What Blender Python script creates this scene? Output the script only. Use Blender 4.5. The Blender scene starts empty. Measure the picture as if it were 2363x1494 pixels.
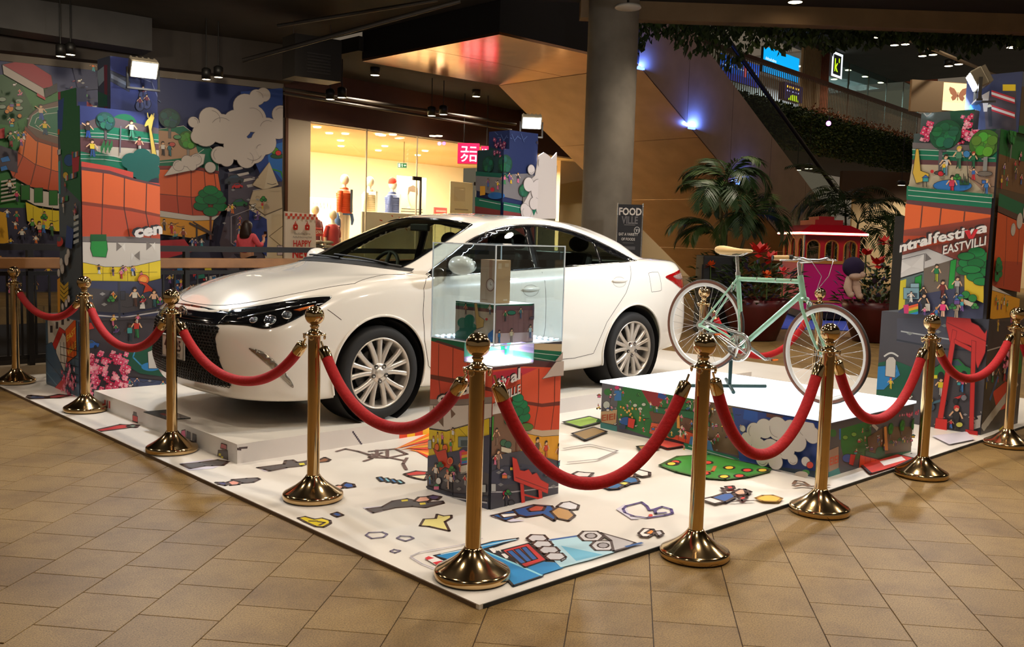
import bpy,bmesh,math,random
from mathutils import Vector,Matrix
from mathutils.bvhtree import BVHTree
from mathutils.geometry import delaunay_2d_cdt
SC=bpy.context.scene
COL=SC.collection
PI=math.pi
R_=math.radians

# ------------------------------------------------------------------ camera
FPX,IW,IH=2185.0,2363.0,1494.0
YAW,PITCH,ROLL=R_(46.484),R_(5.343),R_(1.650)
CP=Vector((-2.417,-2.686,1.476))
cf=Vector((math.cos(YAW)*math.cos(PITCH),math.sin(YAW)*math.cos(PITCH),-math.sin(PITCH)))
_r=Vector((math.sin(YAW),-math.cos(YAW),0))
_u=_r.cross(cf)
cr=math.cos(ROLL)*_r+math.sin(ROLL)*_u
cu_=-math.sin(ROLL)*_r+math.cos(ROLL)*_u
cam=bpy.data.cameras.new('camera')
camo=bpy.data.objects.new('camera',cam)
COL.objects.link(camo)
cam.sensor_fit='HORIZONTAL'
cam.sensor_width=36.0
cam.lens=36.0*FPX/IW
cam.clip_start=0.05
cam.clip_end=200
M=Matrix((cr,cu_,-cf)).transposed().to_4x4()
M.translation=CP
camo.matrix_world=M
SC.camera=camo

# ------------------------------------------------------------------ world, exposure
w=bpy.data.worlds.new('world');SC.world=w
w.use_nodes=True
bg=w.node_tree.nodes['Background']
bg.inputs[0].default_value=(1.0,0.80,0.58,1)
bg.inputs[1].default_value=0.11
SC.view_settings.view_transform='Standard'
SC.view_settings.look='None'
SC.view_settings.gamma=1.0
SC.view_settings.exposure=0.33
SC.view_settings.use_curve_mapping=False
SC.cycles.use_denoising=True
SC.cycles.max_bounces=8
SC.cycles.transparent_max_bounces=16
SC.cycles.sample_clamp_indirect=4.0
SC.cycles.caustics_reflective=False
SC.cycles.caustics_refractive=False

def _ray(px,py):
    return cf+cr*((px-IW/2)/FPX)-cu_*((py-IH/2)/FPX)
def at(px,py,d):            # photo pixel at a depth along the view axis
    return CP+_ray(px,py)*d
def onax(px,py,ax,v):
    r=_ray(px,py)
    return CP+r*((v-CP[ax])/r[ax])
def onX(px,py,v):return onax(px,py,0,v)
def onY(px,py,v):return onax(px,py,1,v)
def onZ(px,py,v):return onax(px,py,2,v)

# ------------------------------------------------------------------ lamps of the hall
WARM=(1.0,0.855,0.68)
def spot(name,loc,target,power,col=WARM,size=120,blend=0.6,rad=0.12):
    l=bpy.data.lights.new(name,'SPOT');l.energy=power;l.color=col
    l.spot_size=R_(size);l.spot_blend=blend;l.shadow_soft_size=rad
    o=bpy.data.objects.new(name,l);COL.objects.link(o)
    o.location=loc
    o.rotation_euler=(Vector(target)-Vector(loc)).to_track_quat('-Z','Y').to_euler()
    return o
def area(name,loc,target,power,sx,sy,col=WARM):
    l=bpy.data.lights.new(name,'AREA');l.energy=power;l.color=col
    l.shape='RECTANGLE';l.size=sx;l.size_y=sy
    o=bpy.data.objects.new(name,l);COL.objects.link(o)
    o.location=loc
    o.rotation_euler=(Vector(target)-Vector(loc)).to_track_quat('-Z','Y').to_euler()
    return o
# ceiling downlights over the display (their housings are built with the ceiling)
DOWN=[(-2.6,-0.4),(-0.4,-2.4),(-1.2,2.2),(1.6,-0.9),(4.2,-2.2),(0.9,4.6),(2.6,1.6),(5.0,1.2),
        (4.2,4.6),(7.2,-0.8),(-1.6,5.4),(7.6,3.4)]
DOWN_Z=5.15
DOWN_W=185
for k,(x,y) in enumerate(DOWN):
    spot('downlight_lamp',(x,y,DOWN_Z-0.16),(x,y,0),DOWN_W*(0.4 if x<-1 else 1.0),WARM,140,0.8,0.14)

# ------------------------------------------------------------------ materials
def lin(c):
    def f(v):
        v=v/255.0
        return v/12.92 if v <= 0.04045 else ((v+0.055)/1.055) ** 2.4
    return tuple(f(v) for v in c)
_mats={}
def mat(name,rgb=(200,200,200),rough=0.5,metal=0.0,noise=0.0,nscale=8.0,bump=0.0,emit=None,es=0.0,coat=0.0,spec=0.5,sheen=0.0):
    if name in _mats:return _mats[name]
    m=bpy.data.materials.new(name);m.use_nodes=True
    nt=m.node_tree;b=nt.nodes['Principled BSDF']
    c=lin(rgb)
    b.inputs['Base Color'].default_value=(*c,1)
    b.inputs['Roughness'].default_value=rough
    b.inputs['Metallic'].default_value=metal
    b.inputs['Specular IOR Level'].default_value=spec
    if coat:b.inputs['Coat Weight'].default_value=coat;b.inputs['Coat Roughness'].default_value=0.03
    if sheen:b.inputs['Sheen Weight'].default_value=sheen
    if emit is not None:
        b.inputs['Emission Color'].default_value=(*lin(emit),1)
        b.inputs['Emission Strength'].default_value=es
    if noise or bump:
        tc=nt.nodes.new('ShaderNodeTexCoord')
        n=nt.nodes.new('ShaderNodeTexNoise');n.inputs['Scale'].default_value=nscale;n.inputs['Detail'].default_value=5
        nt.links.new(tc.outputs['Object'],n.inputs['Vector'])
        if noise:
            mr=nt.nodes.new('ShaderNodeMapRange')
            mr.inputs['From Min'].default_value=0.3;mr.inputs['From Max'].default_value=0.7
            mr.inputs['To Min'].default_value=1-noise;mr.inputs['To Max'].default_value=1+noise
            nt.links.new(n.outputs['Fac'],mr.inputs['Value'])
            mx=nt.nodes.new('ShaderNodeVectorMath');mx.operation='SCALE'
            mx.inputs[0].default_value=c
            nt.links.new(mr.outputs[0],mx.inputs['Scale'])
            nt.links.new(mx.outputs[0],b.inputs['Base Color'])
        if bump:
            bp=nt.nodes.new('ShaderNodeBump');bp.inputs['Strength'].default_value=bump;bp.inputs['Distance'].default_value=0.01
            nt.links.new(n.outputs['Fac'],bp.inputs['Height'])
            nt.links.new(bp.outputs[0],b.inputs['Normal'])
    _mats[name]=m
    return m
def glassmat(name,rgb=(230,240,235),trans=0.9,gloss=1.0,rough=0.0,ior=1.45):
    # thin sheet: tinted transparency plus a fresnel gloss
    if name in _mats:return _mats[name]
    m=bpy.data.materials.new(name);m.use_nodes=True
    nt=m.node_tree;nt.nodes.clear()
    out=nt.nodes.new('ShaderNodeOutputMaterial')
    t=nt.nodes.new('ShaderNodeBsdfTransparent')
    t.inputs[0].default_value=(*[v*trans for v in lin(rgb)],1)
    g=nt.nodes.new('ShaderNodeBsdfGlossy');g.inputs['Roughness'].default_value=rough
    g.inputs['Color'].default_value=(gloss,gloss,gloss,1)
    lw_=nt.nodes.new('ShaderNodeLayerWeight');lw_.inputs['Blend'].default_value=0.5
    pw=nt.nodes.new('ShaderNodeMath');pw.operation='POWER';pw.inputs[1].default_value=4.0
    nt.links.new(lw_.outputs['Facing'],pw.inputs[0])
    f=nt.nodes.new('ShaderNodeMapRange');f0=((ior-1)/(ior+1)) ** 2*1.6
    f.inputs['To Min'].default_value=f0;f.inputs['To Max'].default_value=0.75
    nt.links.new(pw.outputs[0],f.inputs['Value'])
    mx=nt.nodes.new('ShaderNodeMixShader')
    nt.links.new(f.outputs[0],mx.inputs[0]);nt.links.new(t.outputs[0],mx.inputs[1]);nt.links.new(g.outputs[0],mx.inputs[2])
    nt.links.new(mx.outputs[0],out.inputs['Surface'])
    _mats[name]=m
    return m
def printmat(name='printed_vinyl',rough=0.42,emit=0.0):
    # flat print: the ink colours are stored per face
    if name in _mats:return _mats[name]
    m=bpy.data.materials.new(name);m.use_nodes=True
    nt=m.node_tree;b=nt.nodes['Principled BSDF']
    a=nt.nodes.new('ShaderNodeAttribute');a.attribute_name='Ink'
    nt.links.new(a.outputs['Color'],b.inputs['Base Color'])
    b.inputs['Roughness'].default_value=rough
    if emit:
        nt.links.new(a.outputs['Color'],b.inputs['Emission Color'])
        b.inputs['Emission Strength'].default_value=emit
    _mats[name]=m
    return m

# ------------------------------------------------------------------ mesh helpers
class MB:
    def __init__(s):s.v=[];s.f=[];s.m=[];s.c=[];s.smooth=[]
    def add(s,vs,fs,mi=0,sm=False,col=None):
        o=len(s.v);s.v+=[tuple(p) for p in vs]
        for f in fs:
            s.f.append([i+o for i in f]);s.m.append(mi);s.smooth.append(sm);s.c.append(col)
        return s
    def box(s,x0,x1,y0,y1,z0,z1,mi=0,mtx=None):
        vs=[Vector((x,y,z)) for z in (z0,z1) for y in (y0,y1) for x in (x0,x1)]
        if mtx is not None:vs=[mtx @ v for v in vs]
        return s.add(vs,[(0,2,3,1),(4,5,7,6),(0,1,5,4),(2,6,7,3),(0,4,6,2),(1,3,7,5)],mi)
    def obox(s,c,sx,sy,sz,rz=0,mi=0):
        m=Matrix.Translation(c) @ Matrix.Rotation(rz,4,'Z')
        return s.box(-sx/2,sx/2,-sy/2,sy/2,-sz/2,sz/2,mi,m)
    def lathe(s,prof,n=32,mi=0,mtx=None,sm=True,caps=True):
        vs=[];fs=[]
        for r,z in prof:
            for k in range(n):
                a=2*PI*k/n
                p=Vector((r*math.cos(a),r*math.sin(a),z))
                vs.append(mtx @ p if mtx is not None else p)
        for i in range(len(prof)-1):
            for k in range(n):
                k2=(k+1) % n
                fs.append((i*n+k,i*n+k2,(i+1)*n+k2,(i+1)*n+k))
        s.add(vs,fs,mi,sm)
        if caps:
            o=len(s.v)
            if prof[0][0]>1e-5:s.add(vs[:n],[tuple(range(n))[::-1]],mi,False)
            if prof[-1][0]>1e-5:s.add(vs[-n:],[tuple(range(n))],mi,False)
        return s
    def tube(s,pts,r,n=8,mi=0,closed=False,caps=True,sm=True):
        pts=[Vector(p) for p in pts]
        N=len(pts);rs=r if isinstance(r,(list,tuple)) else [r]*N
        vs=[];up=None
        for i in range(N):
            if closed:t=pts[(i+1) % N]-pts[i-1]
            else:t=pts[min(i+1,N-1)]-pts[max(i-1,0)]
            if t.length<1e-9:t=Vector((0,0,1))
            t.normalize()
            if up is None:
                up=Vector((0,0,1)) if abs(t.z)<0.9 else Vector((1,0,0))
            a=t.cross(up);
            if a.length<1e-6:a=t.orthogonal()
            a.normalize();b=a.cross(t);up=b
            for k in range(n):
                th=2*PI*k/n
                vs.append(pts[i]+(a*math.cos(th)+b*math.sin(th))*rs[i])
        fs=[]
        for i in range(N if closed else N-1):
            j=(i+1) % N
            for k in range(n):
                k2=(k+1) % n
                fs.append((i*n+k,j*n+k,j*n+k2,i*n+k2))
        s.add(vs,fs,mi,sm)
        if caps and not closed:
            s.add(vs[:n],[tuple(range(n))],mi);s.add(vs[-n:],[tuple(range(n))[::-1]],mi)
        return s
    def sphere(s,c,r,n=20,m=12,mi=0,sc=(1,1,1),mtx=None):
        prof=[(max(r*math.sin(PI*i/m),1e-6),-r*math.cos(PI*i/m)) for i in range(m+1)]
        mm=Matrix.Translation(c) @ Matrix.Diagonal((*sc,1))
        if mtx is not None:mm=mtx @ mm
        return s.lathe(prof,n,mi,mm,True,False)
    def prism(s,poly,o,u,v,t,mi=0):
        # polygon in the (u,v) plane at o, thickness t along u x v
        o=Vector(o);u=Vector(u);v=Vector(v);nn=u.cross(v).normalized()
        a=[o+u*p[0]+v*p[1] for p in poly];b=[p+nn*t for p in a]
        N=len(poly)
        fs=[tuple(range(N))[::-1],tuple(range(N,2*N))]
        for i in range(N):
            j=(i+1) % N
            fs.append((i,j,N+j,N+i))
        return s.add(a+b,fs,mi)
    def build(s,name,mats,parent=None,loc=None,bevel=0):
        me=bpy.data.meshes.new(name)
        me.from_pydata([tuple(p) for p in s.v],[],s.f)
        if not isinstance(mats,(list,tuple)):mats=[mats]
        for m in mats:me.materials.append(m)
        me.polygons.foreach_set('material_index',s.m)
        me.polygons.foreach_set('use_smooth',s.smooth)
        if any(c is not None for c in s.c):
            at_=me.color_attributes.new('Ink','FLOAT_COLOR','CORNER')
            buf=[]
            for p in me.polygons:
                c=s.c[p.index] or (1,1,1)
                buf+=[c[0],c[1],c[2],1.0]*p.loop_total
            at_.data.foreach_set('color',buf)
        me.update()
        ob=bpy.data.objects.new(name,me);COL.objects.link(ob)
        if parent is not None:ob.parent=parent
        if loc is not None:ob.location=loc
        if bevel:
            md=ob.modifiers.new('bevel','BEVEL');md.width=bevel;md.segments=2;md.limit_method='ANGLE'
        return ob
def tag(o,label=None,cat=None,group=None,kind=None):
    if label:o['label']=label
    if cat:o['category']=cat
    if group:o['group']=group
    if kind:o['kind']=kind
    return o
def thing(name,label,cat,loc=(0,0,0),rz=0,group=None):
    o=bpy.data.objects.new(name,None);COL.objects.link(o)
    o.empty_display_size=0.1
    o.location=loc;o.rotation_euler=(0,0,rz)
    return tag(o,label,cat,group)
def struct(name,mb,m,label=None,parent=None,cat=None):
    o=mb.build(name,m,parent)
    o['kind']='structure'
    if label:o['label']=label
    return o
def dup(o,parent=None):
    c=o.copy();COL.objects.link(c);c.parent=parent
    if parent is not None:c.matrix_parent_inverse=o.matrix_parent_inverse
    for ch in list(o.children):dup(ch,c)
    return c

# ------------------------------------------------------------------ flat print: layered polygons on a panel
_tcache={}
def textpolys(body,bold=0.0,shear=0.0):
    k=(body,bold,shear)
    if k in _tcache:return _tcache[k]
    c=bpy.data.curves.new('lettering','FONT');c.body=body;c.size=1.0;c.resolution_u=2;c.offset=bold;c.shear=shear
    o=bpy.data.objects.new('lettering',c);COL.objects.link(o)
    bpy.context.view_layer.update()
    e=o.evaluated_get(bpy.context.evaluated_depsgraph_get())
    me=e.to_mesh()
    ps=[[(me.vertices[i].co.x,me.vertices[i].co.y) for i in p.vertices] for p in me.polygons]
    e.to_mesh_clear()
    bpy.data.objects.remove(o);bpy.data.curves.remove(c)
    _tcache[k]=ps
    return ps
def clip_rect(poly,r):
    x0,x1,y0,y1=r
    for ax,v,sg in ((0,x0,1),(0,x1,-1),(1,y0,1),(1,y1,-1)):
        out=[]
        for i in range(len(poly)):
            a,b=poly[i-1],poly[i]
            da,db=(a[ax]-v)*sg,(b[ax]-v)*sg
            if da >= 0 and db >= 0:out.append(b)
            elif da >= 0>db or da<0 <= db:
                t=da/(da-db)
                q=(a[0]+(b[0]-a[0])*t,a[1]+(b[1]-a[1])*t)
                out.append(q)
                if db >= 0:out.append(b)
        poly=out
        if len(poly)<3:return None
    q=[]
    for p in poly:
        if not q or (abs(p[0]-q[-1][0])+abs(p[1]-q[-1][1]))>1e-6:q.append(p)
    if len(q)>1 and abs(q[0][0]-q[-1][0])+abs(q[0][1]-q[-1][1])<1e-6:q.pop()
    return q if len(q) >= 3 else None
INK=(38,34,38)
class Print:
    """panel at o with axes u,v (unit, metres); ink colours in sRGB; shapes stacked 0.15 mm apart"""
    def __init__(s,o,u,v,rect=None,step=0.00012,lift=0.001):
        s.o=Vector(o);s.u=Vector(u).normalized();s.v=Vector(v).normalized();s.n=s.u.cross(s.v).normalized()
        s.rect=rect;s.mb=MB();s.z=lift;s.step=step
        s.ox,s.oy,s.k,s.kx=0.0,0.0,1.0,1.0;s.st=[]
    def push(s,ox,oy,k,kx=None):
        s.st.append((s.ox,s.oy,s.k,s.kx));s.ox+=ox*s.kx;s.oy+=oy*s.k;s.k *= k;s.kx *= (k if kx is None else kx);return s
    def pop(s):s.ox,s.oy,s.k,s.kx=s.st.pop()
    def px(s,x,y):           # where a photo pixel falls on this panel
        r=_ray(x,y);t=(s.o-CP).dot(s.n)/r.dot(s.n)
        d=CP+r*t-s.o
        return (d.dot(s.u),d.dot(s.v))
    def P(s,pts):return [s.px(*p) for p in pts]
    def poly(s,pts,rgb,up=True):
        pts=[(s.ox+p[0]*s.kx,s.oy+p[1]*s.k) for p in pts]
        if s.rect:pts=clip_rect(pts,s.rect)
        if not pts:return
        a=sum(pts[i-1][0]*pts[i][1]-pts[i][0]*pts[i-1][1] for i in range(len(pts)))
        if abs(a)<1e-9:return
        if a<0:pts=pts[::-1]
        if up:s.z+=s.step
        s.mb.add([s.o+s.u*p[0]+s.v*p[1]+s.n*s.z for p in pts],[tuple(range(len(pts)))],0,False,lin(rgb))
    def R(s,x,y,w_,h,rgb,line=0):
        if line:s.poly([(x-line,y-line),(x+w_+line,y-line),(x+w_+line,y+h+line),(x-line,y+h+line)],INK)
        s.poly([(x,y),(x+w_,y),(x+w_,y+h),(x,y+h)],rgb)
    def E(s,x,y,rx,ry,rgb,line=0,n=18,a0=0):
        if line:s.poly([(x+(rx+line)*math.cos(2*PI*i/n+a0),y+(ry+line)*math.sin(2*PI*i/n+a0)) for i in range(n)],INK)
        s.poly([(x+rx*math.cos(2*PI*i/n+a0),y+ry*math.sin(2*PI*i/n+a0)) for i in range(n)],rgb)
    def L(s,pts,wd,rgb=INK,closed=False):
        pts=[Vector(p) for p in pts]
        if closed:pts=pts+[pts[0]]
        s.z+=s.step
        for a,b in zip(pts[:-1],pts[1:]):
            d=b-a
            if d.length<1e-7:continue
            d.normalize();nn=Vector((-d.y,d.x))*wd/2;e=d*wd*0.3
            s.poly([a-e+nn,a-e-nn,b+e-nn,b+e+nn],rgb,False)
    def O(s,pts,rgb,wd=0.004,ink=INK):      # filled outline
        s.poly(pts,rgb);s.L(pts,wd,ink,True)
    def T(s,body,x,y,size,rgb,bold=0.0,shear=0.0,kx=1.0,slope=0.0,depth=None,drgb=INK,center=False):
        ps=textpolys(body,bold,shear)
        if center:
            w_=max(p[0] for q in ps for p in q);x=x-w_*size*kx/2
        if depth:
            for k in range(3,0,-1):
                s.z+=s.step
                for q in ps:s.poly([(x+p[0]*size*kx+depth[0]*k/3,y+(p[1]+p[0]*slope)*size+depth[1]*k/3) for p in q],drgb,False)
        s.z+=s.step
        for q in ps:s.poly([(x+p[0]*size*kx,y+(p[1]+p[0]*slope)*size) for p in q],rgb,False)
    # little drawings ------------------------------------------------
    def person(s,x,y,h,top=(200,60,60),leg=(60,60,90),skin=(236,190,150),hair=(50,35,30),pose=0,lw=0.0):
        s.push(x,y,h)
        sw=0.10 if pose else 0.03
        s.O([(-0.10,0),(-0.03-sw,0),(-0.06,0.5),(0.0,0.5),(0.0,0.1)],leg,0.012)
        s.O([(0.10+sw,0),(0.03,0),(0.0,0.45),(0.10,0.5)],leg,0.012)
        s.O([(-0.13,0.45),(0.13,0.45),(0.14,0.76),(-0.14,0.76)],top,0.012)
        s.L([(-0.14,0.73),(-0.23-sw,0.55+(0.3 if pose==2 else 0))],0.06,skin);s.L([(0.14,0.73),(0.22+sw,0.52)],0.06,skin)
        s.E(0,0.87,0.095,0.11,skin,0.012,10)
        s.poly([(-0.11,0.86),(-0.11,0.96),(-0.05,1.02),(0.06,1.02),(0.11,0.95),(0.10,0.9),(-0.03,0.92),(-0.06,0.84)],hair)
        s.pop()
    def bubbletree(s,x,y,r,g=(60,150,60),trunk=(120,115,110),th=1.2,seed=1):
        rnd=random.Random(seed)
        s.R(x-r*0.12,y-r*(1+th),r*0.24,r*th*1.2,trunk,r*0.02)
        s.E(x,y,r,r*0.95,tuple(int(v*0.75) for v in g),r*0.02,20)
        for k in range(11):
            a=k*2.4;q=r*0.62*math.sqrt((k+0.5)/11)
            c=tuple(min(255,int(v*rnd.uniform(0.85,1.15))) for v in g)
            s.E(x+q*math.cos(a),y+q*math.sin(a),r*0.33,r*0.33,c,r*0.012,14)
    def leaftree(s,x,y,r,h,g=(40,140,70)):
        s.L([(x,y-h),(x,y)],r*0.16,(110,60,40))
        for k,(dx,dy) in enumerate(((-.9,-.5),(.9,-.5),(0,-.9),(-.75,0),(.8,0.05),(-.45,.45),(.5,.45),(0,.75),(0,0))):
            s.E(x+dx*r*.8,y+dy*r,r*.55,r*.33,tuple(min(255,int(v*(0.9+0.05*(k % 4)))) for v in g),r*.03,14)
    def cloud(s,blobs,rgb=(206,196,190),lw=0.006):
        for x,y,r in blobs:s.E(x,y,r+lw,r+lw,(120,112,112),0,22)
        for x,y,r in blobs:s.E(x,y,r,r,rgb,0,22)
        rnd=random.Random(len(blobs))
        for x,y,r in blobs[::2]:
            a=rnd.uniform(0,6.28)
            s.L([(x+r*.75*math.cos(a+t*.35),y+r*.75*math.sin(a+t*.35)) for t in range(6)],lw,(140,132,132))
    def car(s,x,y,w_,rgb,flip=1):
        f=flip;q=w_
        s.O([(x,y),(x+f*q*.95,y+q*.12),(x+f*q,y+q*.3),(x+f*q*.8,y+q*.36),(x+f*q*.62,y+q*.52),(x+f*q*.28,y+q*.45),(x+f*q*.12,y+q*.28),(x,y+q*.2)],rgb,q*.02)
        s.poly([(x+f*q*.2,y+q*.28),(x+f*q*.32,y+q*.42),(x+f*q*.6,y+q*.48),(x+f*q*.72,y+q*.36)],(60,80,100))
        s.E(x+f*q*.22,y+q*.04,q*.08,q*.1,(30,30,30));s.E(x+f*q*.78,y+q*.13,q*.08,q*.1,(30,30,30))
    def flowers(s,x0,x1,y0,y1,n,r,cols,seed=3):
        rnd=random.Random(seed)
        for k in range(n):
            x=rnd.uniform(x0,x1);y=rnd.uniform(y0,y1);c=rnd.choice(cols);q=r*rnd.uniform(.7,1.2)
            for j in range(4):
                s.E(x+q*.6*math.cos(j*1.57+.4),y+q*.6*math.sin(j*1.57+.4),q*.5,q*.5,c,0,7)
            s.E(x,y,q*.3,q*.3,(250,220,225),0,6)
    def crowd(s,x0,x1,y0,y1,n,h,seed=5):
        rnd=random.Random(seed)
        C=[(210,50,60),(60,110,190),(240,200,60),(240,240,235),(60,150,90),(230,120,160),(120,80,150),(50,50,60)]
        for k in range(n):
            s.person(rnd.uniform(x0,x1),rnd.uniform(y0,y1),h*rnd.uniform(.85,1.1),rnd.choice(C),rnd.choice(C),
                     rnd.choice([(236,190,150),(200,140,100),(245,215,190)]),rnd.choice([(50,35,30),(30,30,30),(190,130,50),(150,60,40)]),rnd.randint(0,2))
    def flush(s,name,parent,m=None):          # what was drawn so far becomes a piece of its own
        if s.mb.f:o=s.mb.build(name,m or printmat(),parent);s.mb=MB();return o
    def done(s,name,parent,m=None):
        return s.mb.build(name,m or printmat(),parent)
# ================================================================== the setting
ORD='first second third fourth fifth sixth seventh eighth ninth tenth eleventh twelfth thirteenth fourteenth fifteenth'.split()
# ---- floor: square stone tiles in running bond, turned 39.4 degrees to the display
TA=R_(39.4);TU,TV=0.3200,0.3235
tu=Vector((math.cos(TA),math.sin(TA),0));tv=Vector((-math.sin(TA),math.cos(TA),0))
def stone(name,joints):
    m=bpy.data.materials.new(name);m.use_nodes=True
    nt=m.node_tree;b=nt.nodes['Principled BSDF'];L=nt.links.new
    geo=nt.nodes.new('ShaderNodeNewGeometry')
    def noise(sc,det=4,ro=0.6):
        n=nt.nodes.new('ShaderNodeTexNoise');n.inputs['Scale'].default_value=sc;n.inputs['Detail'].default_value=det;n.inputs['Roughness'].default_value=ro
        L(geo.outputs['Position'],n.inputs['Vector']);return n.outputs['Fac']
    def ramp(fac,a,c,p0=0.35,p1=0.65):
        r=nt.nodes.new('ShaderNodeValToRGB');r.color_ramp.elements[0].position=p0;r.color_ramp.elements[1].position=p1
        r.color_ramp.elements[0].color=(*lin(a),1);r.color_ramp.elements[1].color=(*lin(c),1)
        L(fac,r.inputs[0]);return r.outputs[0]
    def mul(a,bb,fac=1.0):
        x=nt.nodes.new('ShaderNodeMix');x.data_type='RGBA';x.blend_type='MULTIPLY';x.inputs['Factor'].default_value=fac
        L(a,x.inputs['A']);L(bb,x.inputs['B']);return x.outputs['Result']
    c=ramp(noise(0.9,5),(148,119,70),(167,137,84))
    c=mul(c,ramp(noise(160,2),(175,172,165),(255,252,245),0.3,0.6))
    c=mul(c,ramp(noise(3.0,6,0.7),(216,208,198),(255,255,255),0.32,0.55))
    if not joints:
        oi=nt.nodes.new('ShaderNodeObjectInfo')
        c=mul(c,ramp(oi.outputs['Random'],(234,231,228),(255,255,252),0.0,1.0))
    else:
        mp=nt.nodes.new('ShaderNodeMapping');mp.vector_type='TEXTURE'
        mp.inputs['Rotation'].default_value=(0,0,TA)
        o=tu*0.025+tv*0.617
        mp.inputs['Location'].default_value=o
        L(geo.outputs['Position'],mp.inputs['Vector'])
        br=nt.nodes.new('ShaderNodeTexBrick');br.offset=0.5
        br.inputs['Scale'].default_value=1.0;br.inputs['Brick Width'].default_value=TU;br.inputs['Row Height'].default_value=TV
        br.inputs['Mortar Size'].default_value=0.0022;br.inputs['Mortar Smooth'].default_value=0.1
        br.inputs['Color1'].default_value=(*lin((235,232,228)),1);br.inputs['Color2'].default_value=(1,1,1,1)
        br.inputs['Mortar'].default_value=(*lin((95,72,48)),1)
        L(mp.outputs[0],br.inputs['Vector']);c=mul(c,br.outputs['Color'])
    L(c,b.inputs['Base Color'])
    b.inputs['Roughness'].default_value=0.55
    bp=nt.nodes.new('ShaderNodeBump');bp.inputs['Strength'].default_value=0.25;bp.inputs['Distance'].default_value=0.002
    L(noise(220,2),bp.inputs['Height']);L(bp.outputs[0],b.inputs['Normal'])
    return m
fb=MB()
fb.box(-9,42,-9,7.10,-0.3,-0.004);fb.box(8.2,42,7.10,26,-0.3,-0.004);fb.box(-9,8.2,15.0,26,-0.3,-0.004)
floor=struct('floor',fb,stone('stone_floor',True),'brown stone tile floor of the shopping mall')
tm=MB()
hx,hy,t_,ch=TU/2-0.0018,TV/2-0.0018,0.004,0.0012
vs=[]
for (a,z) in ((0,-t_),(0,-ch),(ch,0)):
    vs+=[(-hx+a,-hy+a,z),(hx-a,-hy+a,z),(hx-a,hy-a,z),(-hx+a,hy-a,z)]
fs=[(8,9,10,11)]
for l in (0,4):
    for i in range(4):fs.append((l+i,l+(i+1) % 4,l+4+(i+1) % 4,l+4+i))
tm.add(vs,fs)
MATX,MATY=7.6,7.0
cands=[]
for k in range(-24,16):
    for j in range(-20,40):
        a=0.025+TU*(j+0.5)+(0.16 if k % 2 else 0);c=0.617+TV*(k+0.5)+0.3235
        p=tu*a+tv*c
        if p.x>0.25 and p.y>0.25 and p.x<MATX-.2 and p.y<MATY-.2:continue
        if p.y>6.9:continue
        d=p-CP;z=d.dot(cf)
        if z<1.0:continue
        X=IW/2+FPX*d.dot(cr)/z;Y=IH/2-FPX*d.dot(cu_)/z
        if-160<X<IW+160 and Y<IH+150:cands.append((z,p))
cands.sort(key=lambda q:q[0])
tile_m=stone('stone_tile',False)
tile0=tm.build('tile',tile_m,floor)
for k,(z,p) in enumerate(cands[:298]):
    o=tile0 if k==0 else tile0.copy()
    if k:COL.objects.link(o);o.parent=floor
    o.location=(p.x,p.y,0);o.rotation_euler=(0,0,TA)

# ---- void with the railing behind the display
M_dark=mat('dark_painted_steel',(32,27,24),0.45,0.3)
M_blk=mat('black_ceiling_paint',(34,29,25),0.85,0,0.2,3)
vb=MB()
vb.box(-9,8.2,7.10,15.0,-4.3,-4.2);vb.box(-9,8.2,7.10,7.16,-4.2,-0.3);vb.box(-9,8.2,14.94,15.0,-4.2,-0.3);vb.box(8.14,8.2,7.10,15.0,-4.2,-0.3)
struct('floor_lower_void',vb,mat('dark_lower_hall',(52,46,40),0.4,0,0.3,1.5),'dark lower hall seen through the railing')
kb=MB();kb.box(-9,8.2,6.93,7.12,-0.004,0.10)
struct('trim_1',kb,mat('kerb_stone',(150,132,105),0.7,0,0.15,6),'low stone kerb under the railing')
rl=thing('balustrade','dark metal balustrade with a brown timber handrail beyond the car','railing',(0,7.03,0.1))
RX0,RX1=-4.5,8.1
q=MB();q.box(RX0,RX1,-.03,.03,1.10,1.16);q.build('top_rail',M_dark,rl)
q=MB();q.box(RX0,RX1,-.14,-.04,0.93,1.035);hr=q.build('handrail',mat('brown_timber',(150,104,62),0.4,0,0.25,4),rl,bevel=.01)
q=MB();q.box(RX0,RX1,-.02,.02,0.86,0.90);q.box(RX0,RX1,-.02,.02,0.06,0.10);q.build('rail_bar',M_dark,rl)
bb=MB();bb.box(-.009,.009,-.009,.009,0.06,0.90);b0=bb.build('baluster',M_dark,rl)
n=int((RX1-RX0)/0.125)
for i in range(n):
    o=b0 if i==0 else b0.copy()
    if i:COL.objects.link(o);o.parent=rl
    o.location=(RX0+i*0.125,0,0)
pb=MB();pb.box(-.025,.025,-.035,.035,0,1.10);p0=pb.build('post',M_dark,rl)
for i in range(9):
    o=p0 if i==0 else p0.copy()
    if i:COL.objects.link(o);o.parent=rl
    o.location=(RX0+0.3+i*1.55,0,0)

# ---- ceilings
cb=MB()
poly=[(-9,-9),(30,-9),(16.1,3.7),(10.9,8.46),(9.1,10.0),(9.1,24),(-9,24)]
cb.prism(poly,(0,0,5.6),(1,0,0),(0,1,0),0.35)
ceil=struct('ceiling',cb,M_blk,'dark painted mall ceiling with exposed services')
cb=MB();cb.box(9.0,17.4,14.2,24,5.2,5.5)
struct('ceiling_shop_front',cb,M_blk,'dark ceiling in front of the clothes shop')
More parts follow.
